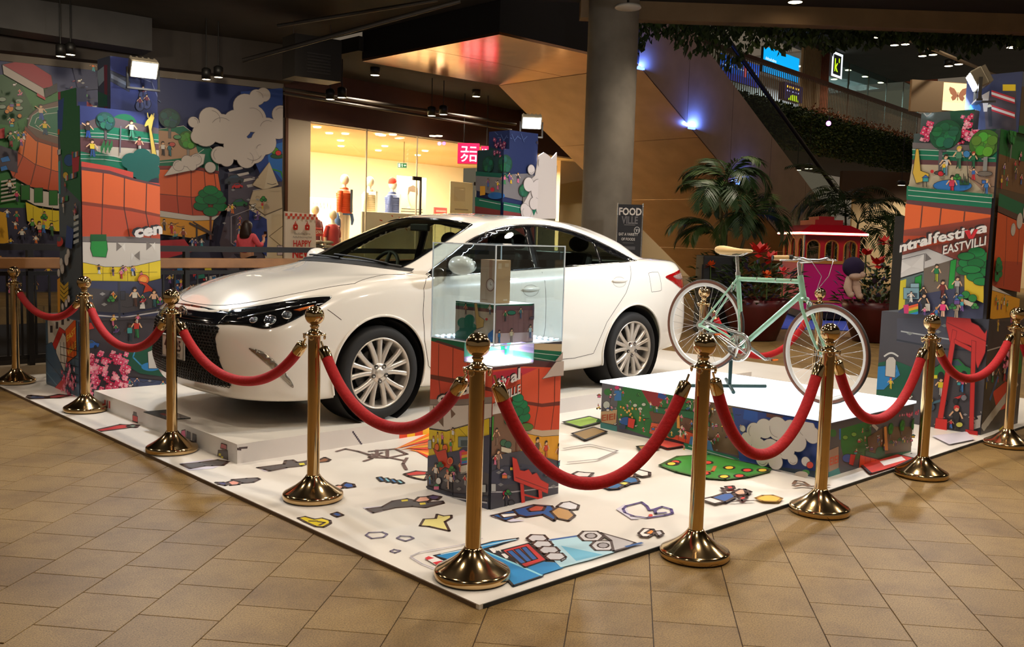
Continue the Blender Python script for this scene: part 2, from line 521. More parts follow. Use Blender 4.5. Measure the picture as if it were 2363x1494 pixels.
# slab edge with a brown lit soffit strip
e0,e1=Vector((10.2,9.1,0)),Vector((24.0,-3.5,0));ed=(e1-e0).normalized();en=Vector((ed.y,-ed.x,0))
if en.dot(CP-e0)<0:en=-en
q=MB();q.prism([(0,-0.16),((e1-e0).length,-0.16),((e1-e0).length,0.9),(0,0.9)],e0+Vector((0,0,5.45)),ed,(0,0,1),0.3)
struct('trim_2',q,mat('slab_edge_paint',(140,116,88),0.8,0,0.15,2),'brown slab edge at the opening of the upper floor')
# services under the ceiling
M_pipe=mat('grey_conduit',(70,64,58),0.5,0.4)
def pipe(a,b,r,label):
    q=MB();q.tube([a,b],r,10);tag(q.build('ceiling_pipe',M_pipe),label,'pipe','pipes under the ceiling')
pipe(at(560,140,15),at(1062,2,15),.035,'grey conduit slanting up under the dark ceiling')
pipe(at(640,60,16),at(1010,0,16),.03,'thinner conduit above the slanting one')
pipe(at(655,205,20),at(1190,287,26.5),.04,'long straight pipe above the clothes shop, upper of two')
pipe(at(655,216,20),at(1180,300,26.5),.03,'long straight pipe above the clothes shop, lower of two')
q=MB();p=at(720,150,19);q.obox(Vector((0,0,.1)),1.0,.6,.82);o=q.build('air_unit',mat('dark_sheet_metal',(44,40,36),0.6,.3));o.location=p;o.rotation_euler=(0,0,-.12)
for k in range(7):
    q=MB();q.box(-.25,.25,-.33,-.3,-.21+k*.06,-.18+k*.06);q.build('slat',mat('grille_grey',(62,58,54),.5,.3),o)
q=MB()
for sx in (-.4,.4):q.tube([(sx,0,.4),(sx,0,5.6-p.z)],.012,6)
q.build('hanger',M_pipe,o)
tag(o,'dark square air unit with a louvred grille under the ceiling','air unit')
# large rectangular duct at the upper left
q=MB();a,b=at(-120,20,17.5),at(330,92,19.5);d=(b-a);
q.prism([(0,-.32),(d.length,-.32),(d.length,.32),(0,.32)],a,d.normalized(),(0,0,1),.7)
tag(q.build('air_duct',mat('galvanised_duct',(52,50,50),.55,.35,.2,2)),'wide grey rectangular air duct at the top corner of the hall','duct')
# downlights: the lit cans seen in the photograph and those over the display
M_can=mat('black_can',(18,17,16),0.5)
M_lens=mat('lamp_lens',(255,240,215),0.5,emit=(255,226,180),es=14)
def can(p,r,lamp=False,label='',group='ceiling spotlights',h=.2,top=None):
    t=thing('ceiling_spotlight',label,'light',p,0,group)
    q=MB();q.lathe([(r*.9,0.012),(r,0),(r,h),(r*.6,h+.03),(.001,h+.03)],20,caps=False);q.build('housing',M_can,t)
    q=MB();q.lathe([(r*.88,.006),(.001,.002)],20,caps=False);q.build('lens',M_lens,t)
    if top:
        q=MB();q.tube([(0,0,h),(0,0,top-p[2])],.012,6);q.build('stem',M_can,t)
for (x,y) in DOWN:
    can((x,y,DOWN_Z-.1),.11,label='round black downlight in the ceiling over the display',group='downlights over the display',top=5.6)
for i,(px,py,d) in enumerate([(140,131,17.5),(163,127,17.8),(476,184,19),(504,179,19.2),(762,230,20.5),(789,226,20.8),(996,268,23),(1023,265,23.3)]):
    w_=['far end of the mural','top of the cloud in the mural','brown wall above the shop','shop sign'][i // 2]
    can(at(px,py,d),.085+.003*i,label='lit black spotlight near the %s, %s of its pair' % (w_,'second' if i % 2 else 'first'),top=5.6 if i<4 else 5.3)
can(at(1835,6,16),.13,label='large lit downlight beside the round ceiling speaker',top=5.6)
t=thing('ceiling_speaker','round white ceiling speaker at the top of the column','speaker',at(1449,20,15.2))
q=MB();q.lathe([(.001,0),(.20,0),(.215,.015),(.2,.05),(.001,.05)],32,caps=False);q.build('grille',mat('white_speaker',(205,200,190),.6),t)
q=MB();q.tube([(0,0,.05),(0,0,.5)],.02,8);q.build('stem',M_can,t)

# ---- concrete column
q=MB();q.lathe([(.44,0),(.44,5.6)],40)
o=struct('column',q,mat('fair_faced_concrete',(140,132,120),.75,0,.14,3,.2),'tall grey concrete column behind the car');o.location=(10.44,8.5,0)

# ---- escalator behind the column
esc=thing('escalator','bronze clad escalator descending behind the column','escalator',(0,0,0))
M_copper=mat('mirror_copper',(222,172,140),0.16,1.0,0.12,2.5,0.12)
M_bronze=mat('brushed_bronze',(176,146,120),0.35,0.4,0.10,2.0,0.03)
M_fascia=mat('black_fascia',(30,28,30),0.5)
Y0,Y1,XA,XD,XB=10.0,14.25,9.12,13.0,21.6
for k in range(2):
    ya=Y0+k*(Y1-Y0)/2
    q=MB();q.box(XA,XD-.01,ya+.01,ya+(Y1-Y0)/2-.01,5.0,5.05);q.build('soffit_panel',M_copper,esc)
q=MB();q.box(XA,XD,Y0,Y1,5.05,6.6);q.build('landing_fascia',M_fascia,esc)
sl=5.0/(XB-XD)
def zb(x):return 5.0-sl*(x-XD)
for k in range(4):                                  # soffit of the slope
    xa=XD+k*(XB-XD)/4+.012;xb=XD+(k+1)*(XB-XD)/4-.012
    q=MB();q.add([(xa,Y0,zb(xa)),(xb,Y0,zb(xb)),(xb,Y1,zb(xb)),(xa,Y1,zb(xa)),(xa,Y0+.05,zb(xa)+.06),(xb,Y0+.05,zb(xb)+.06),(xb,Y1,zb(xb)+.06),(xa,Y1,zb(xa)+.06)],
                    [(0,3,2,1),(4,5,6,7),(0,1,5,4),(1,2,6,5),(2,3,7,6),(3,0,4,7)])
    q.build('soffit_panel',M_bronze,esc)
for k in range(5):                                  # side cladding
    xa=XD+k*(XB-XD)/5+.006;xb=XD+(k+1)*(XB-XD)/5-.006
    q=MB();q.prism([(xa,zb(xa)+.03),(xb,max(zb(xb),-.3)+.03),(xb,zb(xb)+2.05),(xa,zb(xa)+2.05)],(0,Y0+.06,0),(1,0,0),(0,0,1),.06)
    q.build('side_panel',M_bronze,esc)
q=MB();q.prism([(XD,7.0),(XD,5.1),(XB,0.1),(XB,2.0)],(0,Y1,0),(1,0,0),(0,0,1),.06);q.build('far_side',M_bronze,esc)
q=MB();q.prism([(XD,6.9),(XD,6.0),(XB,1.0),(XB,1.9)],(0,Y0+.9,0),(1,0,0),(0,0,1),-2.4);q.build('step_band',M_fascia,esc)
q=MB();q.prism([(XD+.1,zb(XD)+2.05),(XB,zb(XB)+2.05),(XB,zb(XB)+2.85),(XD+.1,zb(XD)+2.85)],(0,Y0+.05,0),(1,0,0),(0,0,1),.012)
q.build('balustrade_glass',glassmat('balustrade_glass',(235,240,236),.97,.35,0,1.2),esc)
q=MB();q.tube([(XD-.2,Y0+.05,zb(XD-.2)+2.9),(XB,Y0+.05,zb(XB)+2.9)],.055,10);q.build('handrail',mat('black_rubber',(22,20,20),.45),esc)
# blue uplights along the lower edge of the cladding
M_blue=mat('blue_led',(90,130,255),.5,emit=(80,120,255),es=6)
for k,(px,py) in enumerate(((1478,158),(1596,296),(1706,424))):
    p=onY(px,py,Y0-.01)
    q=MB();q.box(-.10,.10,-.03,.03,-.02,.02);o=q.build('blue_uplight',[M_blue]);o.location=p
    tag(o,['blue lamp at the top of the escalator edge','blue lamp halfway down the escalator edge','blue lamp near the palm on the escalator edge'][k],'light','blue lamps on the escalator')
    l=area('blue_wash',p+Vector((0,-.05,.04)),p+Vector((.15,.25,1.0)),45 if k==1 else 18,.5,.08,(.06,.16,1.0))

# ---- upper floor: slab, hedge, rail, shops
ra,rb=Vector((13.3,10.45,0)),Vector((33.0,12.4,0));rd=(rb-ra);RL=rd.length;rd.normalize();rn=Vector((-rd.y,rd.x,0))
KS=1.3                                            # the gallery lies behind the escalator
def up(s_,d_,z):return CP+(ra+rd*s_+rn*d_+Vector((0,0,z))-CP)*KS
def zz(z):return CP.z+(z-CP.z)*KS
M_slab=mat('upper_slab',(58,48,38),.8,0,.15,2)
q=MB();q.add([up(0,-.1,4.1),up(RL,-.1,4.1),up(RL,3.4,4.1),up(0,3.4,4.1),up(0,-.1,4.98),up(RL,-.1,4.98),up(RL,3.4,4.98),up(0,3.4,4.98)],
                [(0,3,2,1),(4,5,6,7),(0,1,5,4),(1,2,6,5),(2,3,7,6),(3,0,4,7)])
struct('floor_upper',q,M_slab,'upper gallery floor with a dark edge')
bal=thing('gallery_balustrade','timber baluster railing along the upper gallery','railing',up(0,0,5.0));bal.scale=(KS,KS,KS)
q=MB();q.prism([(0,1.06),(RL,1.06),(RL,1.16),(0,1.16)],(0,0,0),rd,(0,0,1),-.14);q.build('handrail',mat('dark_timber',(92,52,34),.45,0,.2,4),bal)
M_bal=mat('baluster_timber',(140,108,78),.5,0,.2,5)
q=MB();q.obox(Vector((0,0,.52)),.034,.012,1.06,math.atan2(rd.y,rd.x));b0=q.build('baluster',M_bal,bal)
NB=int(RL/.115)
for i in range(NB):
    o=b0 if i==0 else b0.copy()
    if i:COL.objects.link(o);o.parent=bal
    o.location=rd*(i*.115+.05)
# hedge hanging over the slab edge (uncountable leaves)
def leafmass(name,n,place,size,cols,seed,label,cat,core=None):
    rnd=random.Random(seed);q=MB()
    if core:core(q)
    for i in range(n):
        p,nm=place(rnd);s=size*rnd.uniform(.6,1.4)
        d=Vector((rnd.uniform(-1,1),rnd.uniform(-1,1),rnd.uniform(-1,.6)))+nm;d.normalize()
        sd=d.cross(Vector((rnd.uniform(-1,1),rnd.uniform(-1,1),rnd.uniform(-1,1)))).normalized()
        up_=d.cross(sd)*s*.15
        q.add([p,p+d*s*.5+sd*s*.32+up_,p+d*s,p+d*s*.5-sd*s*.32+up_],[(0,1,2,3)],rnd.randrange(len(cols)))
    o=q.build(name,cols)
    o['kind']='stuff';o['label']=label;o['category']=cat
    return o
G1=mat('leaf_dark',(38,58,24),.6);G2=mat('leaf_mid',(58,80,32),.6);G3=mat('leaf_light',(92,104,44),.6);G4=mat('leaf_rust',(150,96,62),.6)
def hp(r):
    s_=r.uniform(0,RL);z=r.uniform(3.95,5.12);b=.42*math.sqrt(max(0,1-((z-4.5)/.65) ** 2))
    return up(s_,-.12-b-r.uniform(-.05,.05),z),-rn*.8
def hcore(q):
    q.add([up(0,-.1,4.0),up(RL,-.1,4.0),up(RL,-.42,4.25),up(0,-.42,4.25),up(RL,-.42,4.85),up(0,-.42,4.85),up(RL,-.1,5.1),up(0,-.1,5.1)],[(0,1,2,3),(3,2,4,5),(5,4,6,7)])
leafmass('hedge_foliage',16000,hp,.11,[G1,G1,G2,G3],4,'long dark hedge hanging along the gallery edge','hedge',hcore)
def hp2(r):
    s_=r.uniform(RL*.42,RL*.95);z=4.98+r.uniform(0,.34)*r.random()
    return up(s_,-.12-r.uniform(-.1,.25),z),Vector((0,0,.8))-rn*.3
leafmass('dry_foliage',3600,hp2,.10,[G4,G4,mat('leaf_tan',(170,120,76),.6)],9,'rusty brown plants on top of the gallery hedge','plants')
EL=(e1-e0).length
def ip(r):
    s_=r.uniform(.3,EL-2);dz=r.random() ** 1.6*(.55+.18*math.sin(s_*3)+.12*math.sin(s_*7.3))*(1.0 if s_<4.2 else .55)
    return e0+ed*s_-en*r.uniform(-.02,.26)+Vector((0,0,5.42-dz)),Vector((0,0,-1.2))
leafmass('ivy_foliage',5200,ip,.13,[G1,G1,G2],5,'dark ivy hanging from the edge of the ceiling opening','ivy')
# upper shop fronts
WD=3.6                                             # depth of the gallery
class Wall:                                          # a vertical plane in the photograph's terms
    def __init__(s,o,u):s.o=Vector(o);s.u=Vector(u).normalized();s.n=s.u.cross(Vector((0,0,1)))
    def px(s,x,y):
        r=_ray(x,y);t=(s.o-CP).dot(s.n)/r.dot(s.n);d=CP+r*t-s.o
        return d.dot(s.u),d.z
    def quad(s,q,x0,x1,z0,z1,t=.06,off=0,mi=0):
        q.prism([(x0,z0),(x1,z0),(x1,z1),(x0,z1)],s.o+s.n*off,s.u,(0,0,1),t,mi);return q
UW=Wall(up(0,WD,0),rd);UW.o.z=0
F2,ZT=zz(4.98),UW.px(1990,150)[1]
q=MB();UW.quad(q,-3,11,F2,F2+5.5,.15,-.15)
struct('wall_upper_screens',q,mat('maroon_wall',(92,34,30),.6,0,.1,2),'dark red wall behind the blue screens')
xs={k:UW.px(k,200)[0] for k in (1846,1886,1905,2113)}
brick=mat('orange_brick',(150,74,42),.8,0,.2,6)
q=MB();UW.quad(q,xs[1846]-.1,xs[1886],F2,F2+5,.1,.02)
o=struct('wall_upper_panel',q,mat('cream_corrugated',(206,186,150),.6),'cream ribbed panel on the upper floor')
for k in range(12):
    q=MB();x0=xs[1846]+k*(xs[1886]-xs[1846])/12;UW.quad(q,x0,x0+.07,F2,F2+4.9,.05,.12);q.build('rib',mat('cream_rib',(186,164,126),.6),o)
g0,g1=xs[1905],xs[2113]+.5
q=MB();UW.quad(q,xs[1886],g0,F2,F2+5.2,.12,.02);UW.quad(q,g0,g1+3,ZT,ZT+2.6,.12,.02)
struct('wall_upper_brick',q,brick,'orange brick wall above the upper glass shop')
q=MB();UW.quad(q,g0,g1,F2,ZT,.012,.05);o=struct('window_1',q,glassmat('shop_glass',(205,225,220),.9),'glass front of the upper shop')
for k in range(6):
    q=MB();x0=g0+k*(g1-g0)/5;UW.quad(q,x0-.03,x0+.03,F2,ZT,.05,.03);q.build('mullion',mat('steel_mullion',(120,118,112),.4,.6),o)
q=MB();UW.quad(q,g0-.2,g1+.4,F2,ZT+.1,.1,-6.0);struct('wall_upper_shop',q,mat('pale_grey_wall',(150,155,155),.7),'pale back wall inside the upper shop')
q=MB();q.add([UW.o+UW.u*a+UW.n*b+Vector((0,0,z)) for z in (ZT+.02,ZT+.1) for (a,b) in ((g0-.2,0),(g1+.4,0),(g1+.4,-6),(g0-.2,-6))],[(0,3,2,1),(4,5,6,7),(0,1,5,4),(1,2,6,5),(2,3,7,6),(3,0,4,7)])
struct('ceiling_upper_shop',q,mat('white_ceiling',(190,195,200),.8),'pale ceiling inside the upper shop')
cc=UW.o+UW.u*((g0+g1)/2)-UW.n*2.6+Vector((0,0,ZT-.5));area('upper_shop_light',cc,cc-Vector((0,0,3)),1200,6,3,(.86,.95,1.0))
for k in range(9):
    p=UW.o+UW.u*(g0+.8+(k % 5)*(g1-g0-1.2)/5)-UW.n*(1.2+1.8*(k // 5))+Vector((0,0,ZT))
    q=MB();q.lathe([(.16,0),(.18,.02),(.001,.03)],16);o=q.build('ceiling_lamp',M_lens);o.location=p
    tag(o,'%s round lamp of the %s row in the ceiling of the upper glass shop' % (ORD[k % 5],['front','rear'][k // 5]),'light','lamps inside the upper shop')
# the k sign and the screens
def lightbox(name,W_,pxs,depth,draw,label,cat,frame=(20,20,22),es=1.6,off=.1):
    x0,z1=W_.px(pxs[0],pxs[1]);x1,z0=W_.px(pxs[2],pxs[3])
    t=thing(name,label,cat,W_.o+W_.u*x0+Vector((0,0,z0))+W_.n*off)
    wd,hd=x1-x0,z1-z0
    q=MB();q.prism([(0,0),(wd,0),(wd,hd),(0,hd)],(0,0,0),W_.u,(0,0,1),depth);q.build('case',mat('case_%d_%d_%d' % frame,frame,.5),t)
    c=Print(W_.n*depth,W_.u,(0,0,1),(0,wd,0,hd));draw(c,wd,hd);c.done('lit_face',t,printmat('lit_print_%s' % es,.4,es))
    return t
def dk(c,w_,h):
    c.R(0,0,w_,h,(235,245,255));c.R(w_*.14,h*.1,w_*.72,h*.8,(16,18,16))
    c.T('k',w_*.24,h*.24,h*.72,(190,230,30),.02);c.T('8',w_*.62,h*.62,h*.26,(190,230,30),.02)
KW=Wall(UW.o+UW.n*.5,UW.u)
ks=lightbox('hanging_sign',KW,(1911,118,1932,184),.12,dk,'hanging lit sign with a green letter k on black','sign',(235,240,245),1.1)
q=MB();q.tube([UW.u*.15+Vector((0,0,.9)),UW.u*.15+Vector((0,0,ZT+1.0-ks.location.z))],.02,6);q.build('rod',M_can,ks)
def ds(c,w_,h):
    c.R(0,0,w_,h,(0,140,215));c.R(0,h*.45,w_,h*.55,(8,160,226));c.T('ค่าชำระค่าบริการ',w_*.06,h*.50,h*.15,(240,250,255),.012);c.T('ผ่านมือถือ',w_*.40,h*.30,h*.13,(240,250,255),.012)
lightbox('display_screen',UW,(1757,106,1836,192),.12,ds,'large bright blue screen with white Thai writing','screen',(20,24,34),1.0,.0)
def ds2(c,w_,h):
    c.R(0,0,w_,h,(20,80,190))
    for k in range(14):c.R(w_*(.05+.065*k),h*.55,w_*.04,h*.05,(200,220,240))
    c.R(w_*.6,h*.3,w_*.08,h*.6,(230,90,110));c.R(0,0,w_,h*.3,(40,50,150))
lightbox('display_screen',UW,(1655,122,1744,204),.12,ds2,'darker blue screen behind the escalator handrail','screen',(20,24,34),.7,.0)
def ds3(c,w_,h):
    c.R(0,0,w_,h,(26,26,60))
    for k in range(5):c.R(w_*(.1+.16*k),h*.72,w_*.1,h*.12,(250,200,70))
    for k in range(5):c.R(w_*(.1+.16*k),h*.5,w_*.08,h*.07,(160,170,240))
    c.poly([(w_*.2,0),(w_*.8,0),(w_*.7,h*.36),(w_*.4,h*.36)],(170,210,30))
lightbox('ticket_machine',UW,(1797,190,1836,240),.3,ds3,'small machine panel with yellow and green lights below the blue screen','machine',(30,30,70),.8,.0)
def dbf(c,w_,h):
    c.R(0,0,w_,h,(255,226,170));c.R(0,h*.3,w_,h*.7,(250,214,160))
    b=(142,92,66)
    for f in (-1,1):
        c.push(w_*.55,h*.56,h,h*f*1.05)
        c.poly([(0,-.05),(.05,.1),(.16,.24),(.34,.30),(.37,.2),(.30,.05),(.2,-.02)],b)
        c.poly([(0,0),(.2,0),(.27,-.08),(.2,-.2),(.1,-.16)],b);c.pop()
    c.R(w_*.53,h*.38,w_*.03,h*.3,(96,60,44))
BW=Wall(at(2176,230,30),Vector((math.sin(YAW+.2),-math.cos(YAW+.2),0)));BW.o.z=0
lightbox('butterfly_lightbox',BW,(2178,190,2236,258),.4,dbf,'glowing cream lightbox with a brown butterfly','sign',(206,178,140),1.1,-.4)
q=MB();BW.quad(q,BW.px(2105,200)[0],BW.px(2236,200)[0],F2-.3,BW.px(2150,186)[1],.1,-.12);struct('wall_upper_beige',q,mat('beige_wall',(206,178,142),.7),'beige wall beside the butterfly lightbox')
p=BW.o+BW.n*1.6+Vector((0,0,F2+2.6));spot('beige_wall_fill',p,p-BW.n*1.6-Vector((0,0,1.2)),120,WARM,120,.8,.1)  # added spot that brightens the beige wall, no fixture there
# upper ceiling and its lamps
q=MB();q.add([up(-2,-9,8.6),up(RL+6,-9,8.6),up(RL+6,WD+.5,8.6),up(-2,WD+.5,8.6)],[(0,1,2,3)]);q.add([up(-2,-9,8.9),up(RL+6,-9,8.9),up(RL+6,WD+.5,8.9),up(-2,WD+.5,8.9)],[(3,2,1,0)])
struct('ceiling_upper',q,mat('dark_upper_ceiling',(48,42,36),.8,0,.2,1),'dark ceiling above the upper gallery')
for i,(px,py) in enumerate([(1993,91),(2020,87),(2064,105),(2089,103),(2129,130),(2153,127),(2189,153),(2212,149)]):
    can(at(px,py,28+.7*i),.13+.003*i,label='lit spotlight under the upper ceiling, %s pair beyond the brick wall, %s lamp' % (['first','second','third','fourth'][i // 2],'further' if i % 2 else 'nearer'),group='spotlights of the upper gallery',top=zz(8.6))
can(at(2337,110,26),.18,label='glaring warm spotlight near the top of the picture above the red gate tower',group='spotlights of the upper gallery',top=zz(8.6))
q=MB();a,b=at(2078,84,26),at(2305,176,34);q.tube([a,b],.06,4);tag(q.build('ceiling_trim_rail',mat('pale_rail',(150,130,105),.5,.3)),'pale metal rail running along the upper ceiling','rail')
# soft daylightless fill of the gallery: added spots above the slab, no fixtures
for s_ in (4,9,14,19):
    spot('gallery_fill',up(s_,1.6,8.4),up(s_,1.8,5),420,WARM,140,.8,.15)
# purple lamp in the hedge
p=at(1912,285,27.6);t=thing('purple_lamp','glowing purple lamp fixed in the gallery hedge','light',p)
q=MB();q.sphere((0,0,0),.07,14,8);q.build('bulb',mat('purple_glow',(230,150,255),.5,emit=(210,90,255),es=10),t)
q=MB();q.tube([(0,0,.06),(.03,0,.2),(.12,.05,.22)],.02,8);q.build('bracket',M_can,t)
l=bpy.data.lights.new('purple_glow','POINT');l.energy=3;l.color=(.7,.2,1);l.shadow_soft_size=.07;o=bpy.data.objects.new('purple_glow',l);COL.objects.link(o);o.location=p+(CP-p).normalized()*.2

# ---- ground floor walls under the gallery
GW=Wall(Vector((18.0,19.5,0)),rd)
M_cw=mat('cream_wall',(236,214,176),.7)
q=MB();GW.quad(q,3,14,0,4.85,.15,-.15);struct('wall_back',q,M_cw,'cream lit shop wall under the gallery')
hr_=Vector((math.sin(YAW),-math.cos(YAW),0))
RW=Wall(at(1960,600,36)*1,hr_);RW.o.z=0
q=MB();RW.quad(q,0,14,0,RW.px(2060,462)[1],.15,-.15);struct('wall_right',q,M_cw,'cream wall at the far side of the hall')
q=MB();RW.quad(q,-.5,14,RW.px(2060,462)[1],RW.px(2060,398)[1],.3,-.15);struct('wall_right_header',q,mat('brown_header',(70,50,36),.7),'dark brown header above the far cream wall')
for s_ in (8,12):spot('under_gallery_lamp',up(s_,1.6,3.95),up(s_,1.8,1),260,(1,.84,.6),130,.8,.12)
for k in (2,5,9):p=RW.o+RW.u*k+RW.n*2.0;spot('under_gallery_lamp',p+Vector((0,0,4.0)),p-RW.n*1.0,220,(1,.84,.6),130,.8,.12)
for i,(px,py) in enumerate([(1840,393),(1866,390),(2080,428),(2105,428)]):
    can(at(px,py,26+i),.12+.004*i,label='lit spotlight under the gallery hedge, %s' % ['left of the palms','beside the one left of the palms','near the tower of the red gate','closest to the tower of the red gate'][i],group='spotlights under the gallery',h=.12,top=zz(4.1))
def usign(c,w_,h):
    c.R(0,0,w_,h,(226,20,46));c.T('ユニ',w_*.14,h*.56,w_*.36,(255,255,255),.02);c.T('クロ',w_*.14,h*.14,w_*.36,(255,255,255),.02)
lightbox('shop_sign',RW,(2062,542,2081,580),.12,usign,'small red lit shop sign beside the tall black stand','sign',(226,20,46),.9,.02)
# ================================================================== printed display
def S(ox,oy,k,pts):return [(ox+x/k,oy+y/k) for x,y in pts]
class PP(Print):                                       # a panel measured in photo pixels
    def sc(s,x,y):
        a=s.px(x,y);b=s.px(x,y-4);return math.hypot(a[0]-b[0],a[1]-b[1])/4
    def pp(s,pts,rgb,ol=0,ink=INK):
        q=s.P(pts);s.poly(q,rgb)
        if ol:s.L(q,ol*s.sc(*pts[0]),ink,True)
    def pl(s,pts,w_,rgb=INK,closed=False):s.L(s.P(pts),w_*s.sc(*pts[0]),rgb,closed)
    def pe(s,x,y,rx,ry,rgb,ol=0,n=18,ink=INK):
        s.pp([(x+rx*math.cos(2*PI*i/n),y+ry*math.sin(2*PI*i/n)) for i in range(n)],rgb,ol,ink)
    def pr(s,x0,y0,x1,y1,rgb,ol=0):s.pp([(x0,y0),(x1,y0),(x1,y1),(x0,y1)],rgb,ol)
    def pman(s,x,y,h,*a,**k):
        u,v=s.px(x,y);s.person(u,v,h*s.sc(x,y),*a,**k)
    def ptree(s,x,y,r,*a,**k):
        u,v=s.px(x,y);s.bubbletree(u,v,r*s.sc(x,y),*a,**k)
    def pleaf(s,x,y,r,h,*a):
        u,v=s.px(x,y);k=s.sc(x,y);s.leaftree(u,v,r*k,h*k,*a)
    def pcloud(s,blobs,rgb=(208,198,192)):
        k=s.sc(*blobs[0][:2]);s.cloud([(*s.px(x,y),r*k) for x,y,r in blobs],rgb,1.0*k)
    def pcar(s,x,y,w_,rgb,f=1):
        u,v=s.px(x,y);s.car(u,v,w_*s.sc(x,y),rgb,f)
    def pflow(s,x0,y0,x1,y1,n,r,cols,seed=3):
        a=s.px(x0,y1);b=s.px(x1,y0);s.flowers(min(a[0],b[0]),max(a[0],b[0]),min(a[1],b[1]),max(a[1],b[1]),n,r*s.sc(x0,y0),cols,seed)
    def pcrowd(s,x0,y0,x1,y1,n,h,seed=5):
        a=s.px(x0,y1);b=s.px(x1,y0);s.crowd(min(a[0],b[0]),max(a[0],b[0]),min(a[1],b[1]),max(a[1],b[1]),n,h*s.sc(x0,y0),seed)
    def ptext(s,body,p0,p1,hpx,rgb,bold=.02,dep=None,drgb=INK,shear=0):
        # lettering whose base line runs from p0 to p1
        a=Vector(s.px(*p0));b=Vector(s.px(*p1));size=hpx*s.sc(*p0)/.72
        ps=textpolys(body,bold,shear);w_=max(q[0] for t in ps for q in t)
        d=b-a;kx=d.x/(w_*size)
        s.T(body,a.x,a.y,size,rgb,bold,shear,kx,(d.y/w_)/size,dep,drgb)
    def clutter(s,x0,y0,x1,y1,n,h,seed):          # the crowd of tiny things the illustration is full of
        r=random.Random(seed);C=[(206,50,60),(60,110,190),(240,200,60),(236,234,228),(50,140,90),(230,120,160),(110,80,150),(226,120,50),(60,160,170)]
        for k in sorted(range(n),key=lambda k:r.random()):
            x,y=r.uniform(x0,x1),r.uniform(y0,y1);c1,c2=r.choice(C),r.choice(C);t=r.choice('pppdbtsgmw')
            if t=='p':s.pman(x,y,h*r.uniform(.8,1.1),c1,c2,r.choice([(236,190,150),(200,140,100),(245,215,190)]),r.choice([(50,35,30),(30,30,30),(190,130,50)]),r.randint(0,2))
            elif t=='d':s.pp([(x-h*.22,y),(x,y-h*.12),(x+h*.22,y),(x,y+h*.12)],(150,150,154))
            elif t=='b':s.pr(x,y-h*.35,x+h*.5,y,c1,1);s.pp([(x-2,y-h*.35),(x+h*.25,y-h*.6),(x+h*.5+2,y-h*.35)],c2,1)
            elif t=='t':
                for dx,dy in ((-.16,0),(.16,0),(0,-.2)):s.pe(x+dx*h,y+dy*h,h*.2,h*.18,r.choice([(40,120,60),(60,146,60),(30,100,70)]),1,10)
            elif t=='s':s.pl([(x,y),(x,y-h*.8)],1.4,(60,60,66));s.pr(x-h*.18,y-h,x+h*.18,y-h*.7,c1,1)
            elif t=='g':s.pe(x,y-h*.2,h*.22,h*.12,(236,232,226),1,10);s.pe(x+h*.22,y-h*.32,h*.1,h*.1,(236,232,226),1,8);s.pl([(x-h*.12,y-h*.1),(x-h*.12,y)],1.5,(90,80,76));s.pl([(x+h*.12,y-h*.1),(x+h*.12,y)],1.5,(90,80,76))
            elif t=='m':s.pe(x-h*.25,y,h*.13,h*.13,(50,50,56),1,10);s.pe(x+h*.25,y,h*.13,h*.13,(50,50,56),1,10);s.pl([(x-h*.25,y-h*.1),(x+h*.1,y-h*.12),(x+h*.25,y-h*.36)],2.2,c1);s.pman(x-h*.05,y-h*.1,h*.7,c2,c1)
            else:s.pl([(x,y),(x+h*.5,y+h*.12),(x+h*.9,y+h*.02)],1.2,(44,44,54))
OR1,OR2=(228,104,52),(196,78,46);GRN=(20,116,86);MAR=(98,62,66);WHT=(214,206,198);YEL=(232,206,40);STR=(62,60,74);NAVY=(44,54,96)
PINK=[(226,60,110),(240,120,160),(200,40,90),(250,170,190)]

# ---- mural on the wall beyond the void
ma,mb_=Vector((3.37,18.55,0)),Vector((8.98,17.25,0));md=(mb_-ma).normalized()
MO=ma-md*5.0;ML=(mb_-ma).length+5.0
mn=md.cross(Vector((0,0,1)))
q=MB();q.prism([(0,0),(ML,0),(ML,4.74),(0,4.74)],MO,md,(0,0,1),-.2)
wl=struct('wall_left',q,mat('mural_board',(90,84,84),.6),'large illustrated city mural wall behind the railing')
c=PP(MO,md,(0,0,1),(0,ML-.08,.02,4.66),.0006,.004)
c.R(0,0,ML,4.74,(58,58,84))
c.pp([(-60,100),(660,190),(660,330),(430,300),(-60,300)],(36,48,104))
c.pp([(-40,175),(60,170),(130,205),(185,290),(190,480),(-40,480)],(44,122,48))
c.pp([(-40,170),(40,178),(80,260),(20,290),(-40,280)],(34,92,44))
rnd=random.Random(2)
for k in range(60):
    x,y=rnd.uniform(-10,120),rnd.uniform(190,400);c.pl([(x,y),(x+rnd.uniform(-2,2),y-rnd.uniform(4,9))],1,(30,100,40))
for (x,y) in ((5,230),(5,247),(44,234),(44,250)):c.pe(x,y,9,5,(150,170,150),1)
for (x,y,r) in ((23,251,8),(16,258,5),(29,278,5),(45,268,5)):c.pe(x,y,r,r,(226,140,40),1)
c.pp([(5,150),(60,138),(118,175),(122,200),(100,205)],(166,30,52),1);c.pp([(5,150),(100,205),(103,226),(8,172)],(196,184,176),1)
c.pp([(103,208),(131,193),(131,212),(104,226)],(40,40,44),1);c.pp([(85,215),(104,226),(104,232),(85,222)],(190,30,50))
c.pp([(165,222),(180,222),(215,245),(218,252),(168,244)],(170,24,66));c.pp([(211,246),(223,244),(223,253),(213,254)],(216,210,206),1)
c.pp([(160,130),(330,150),(330,200),(180,210)],(30,40,90))
for k in range(26):
    x,y=rnd.uniform(135,420),rnd.uniform(165,240);c.pl([(x,y),(x+rnd.uniform(-8,8),y+rnd.uniform(-5,5))],rnd.uniform(1,3),rnd.choice([(90,110,160),(140,150,170),(60,80,130),(150,60,90)]))
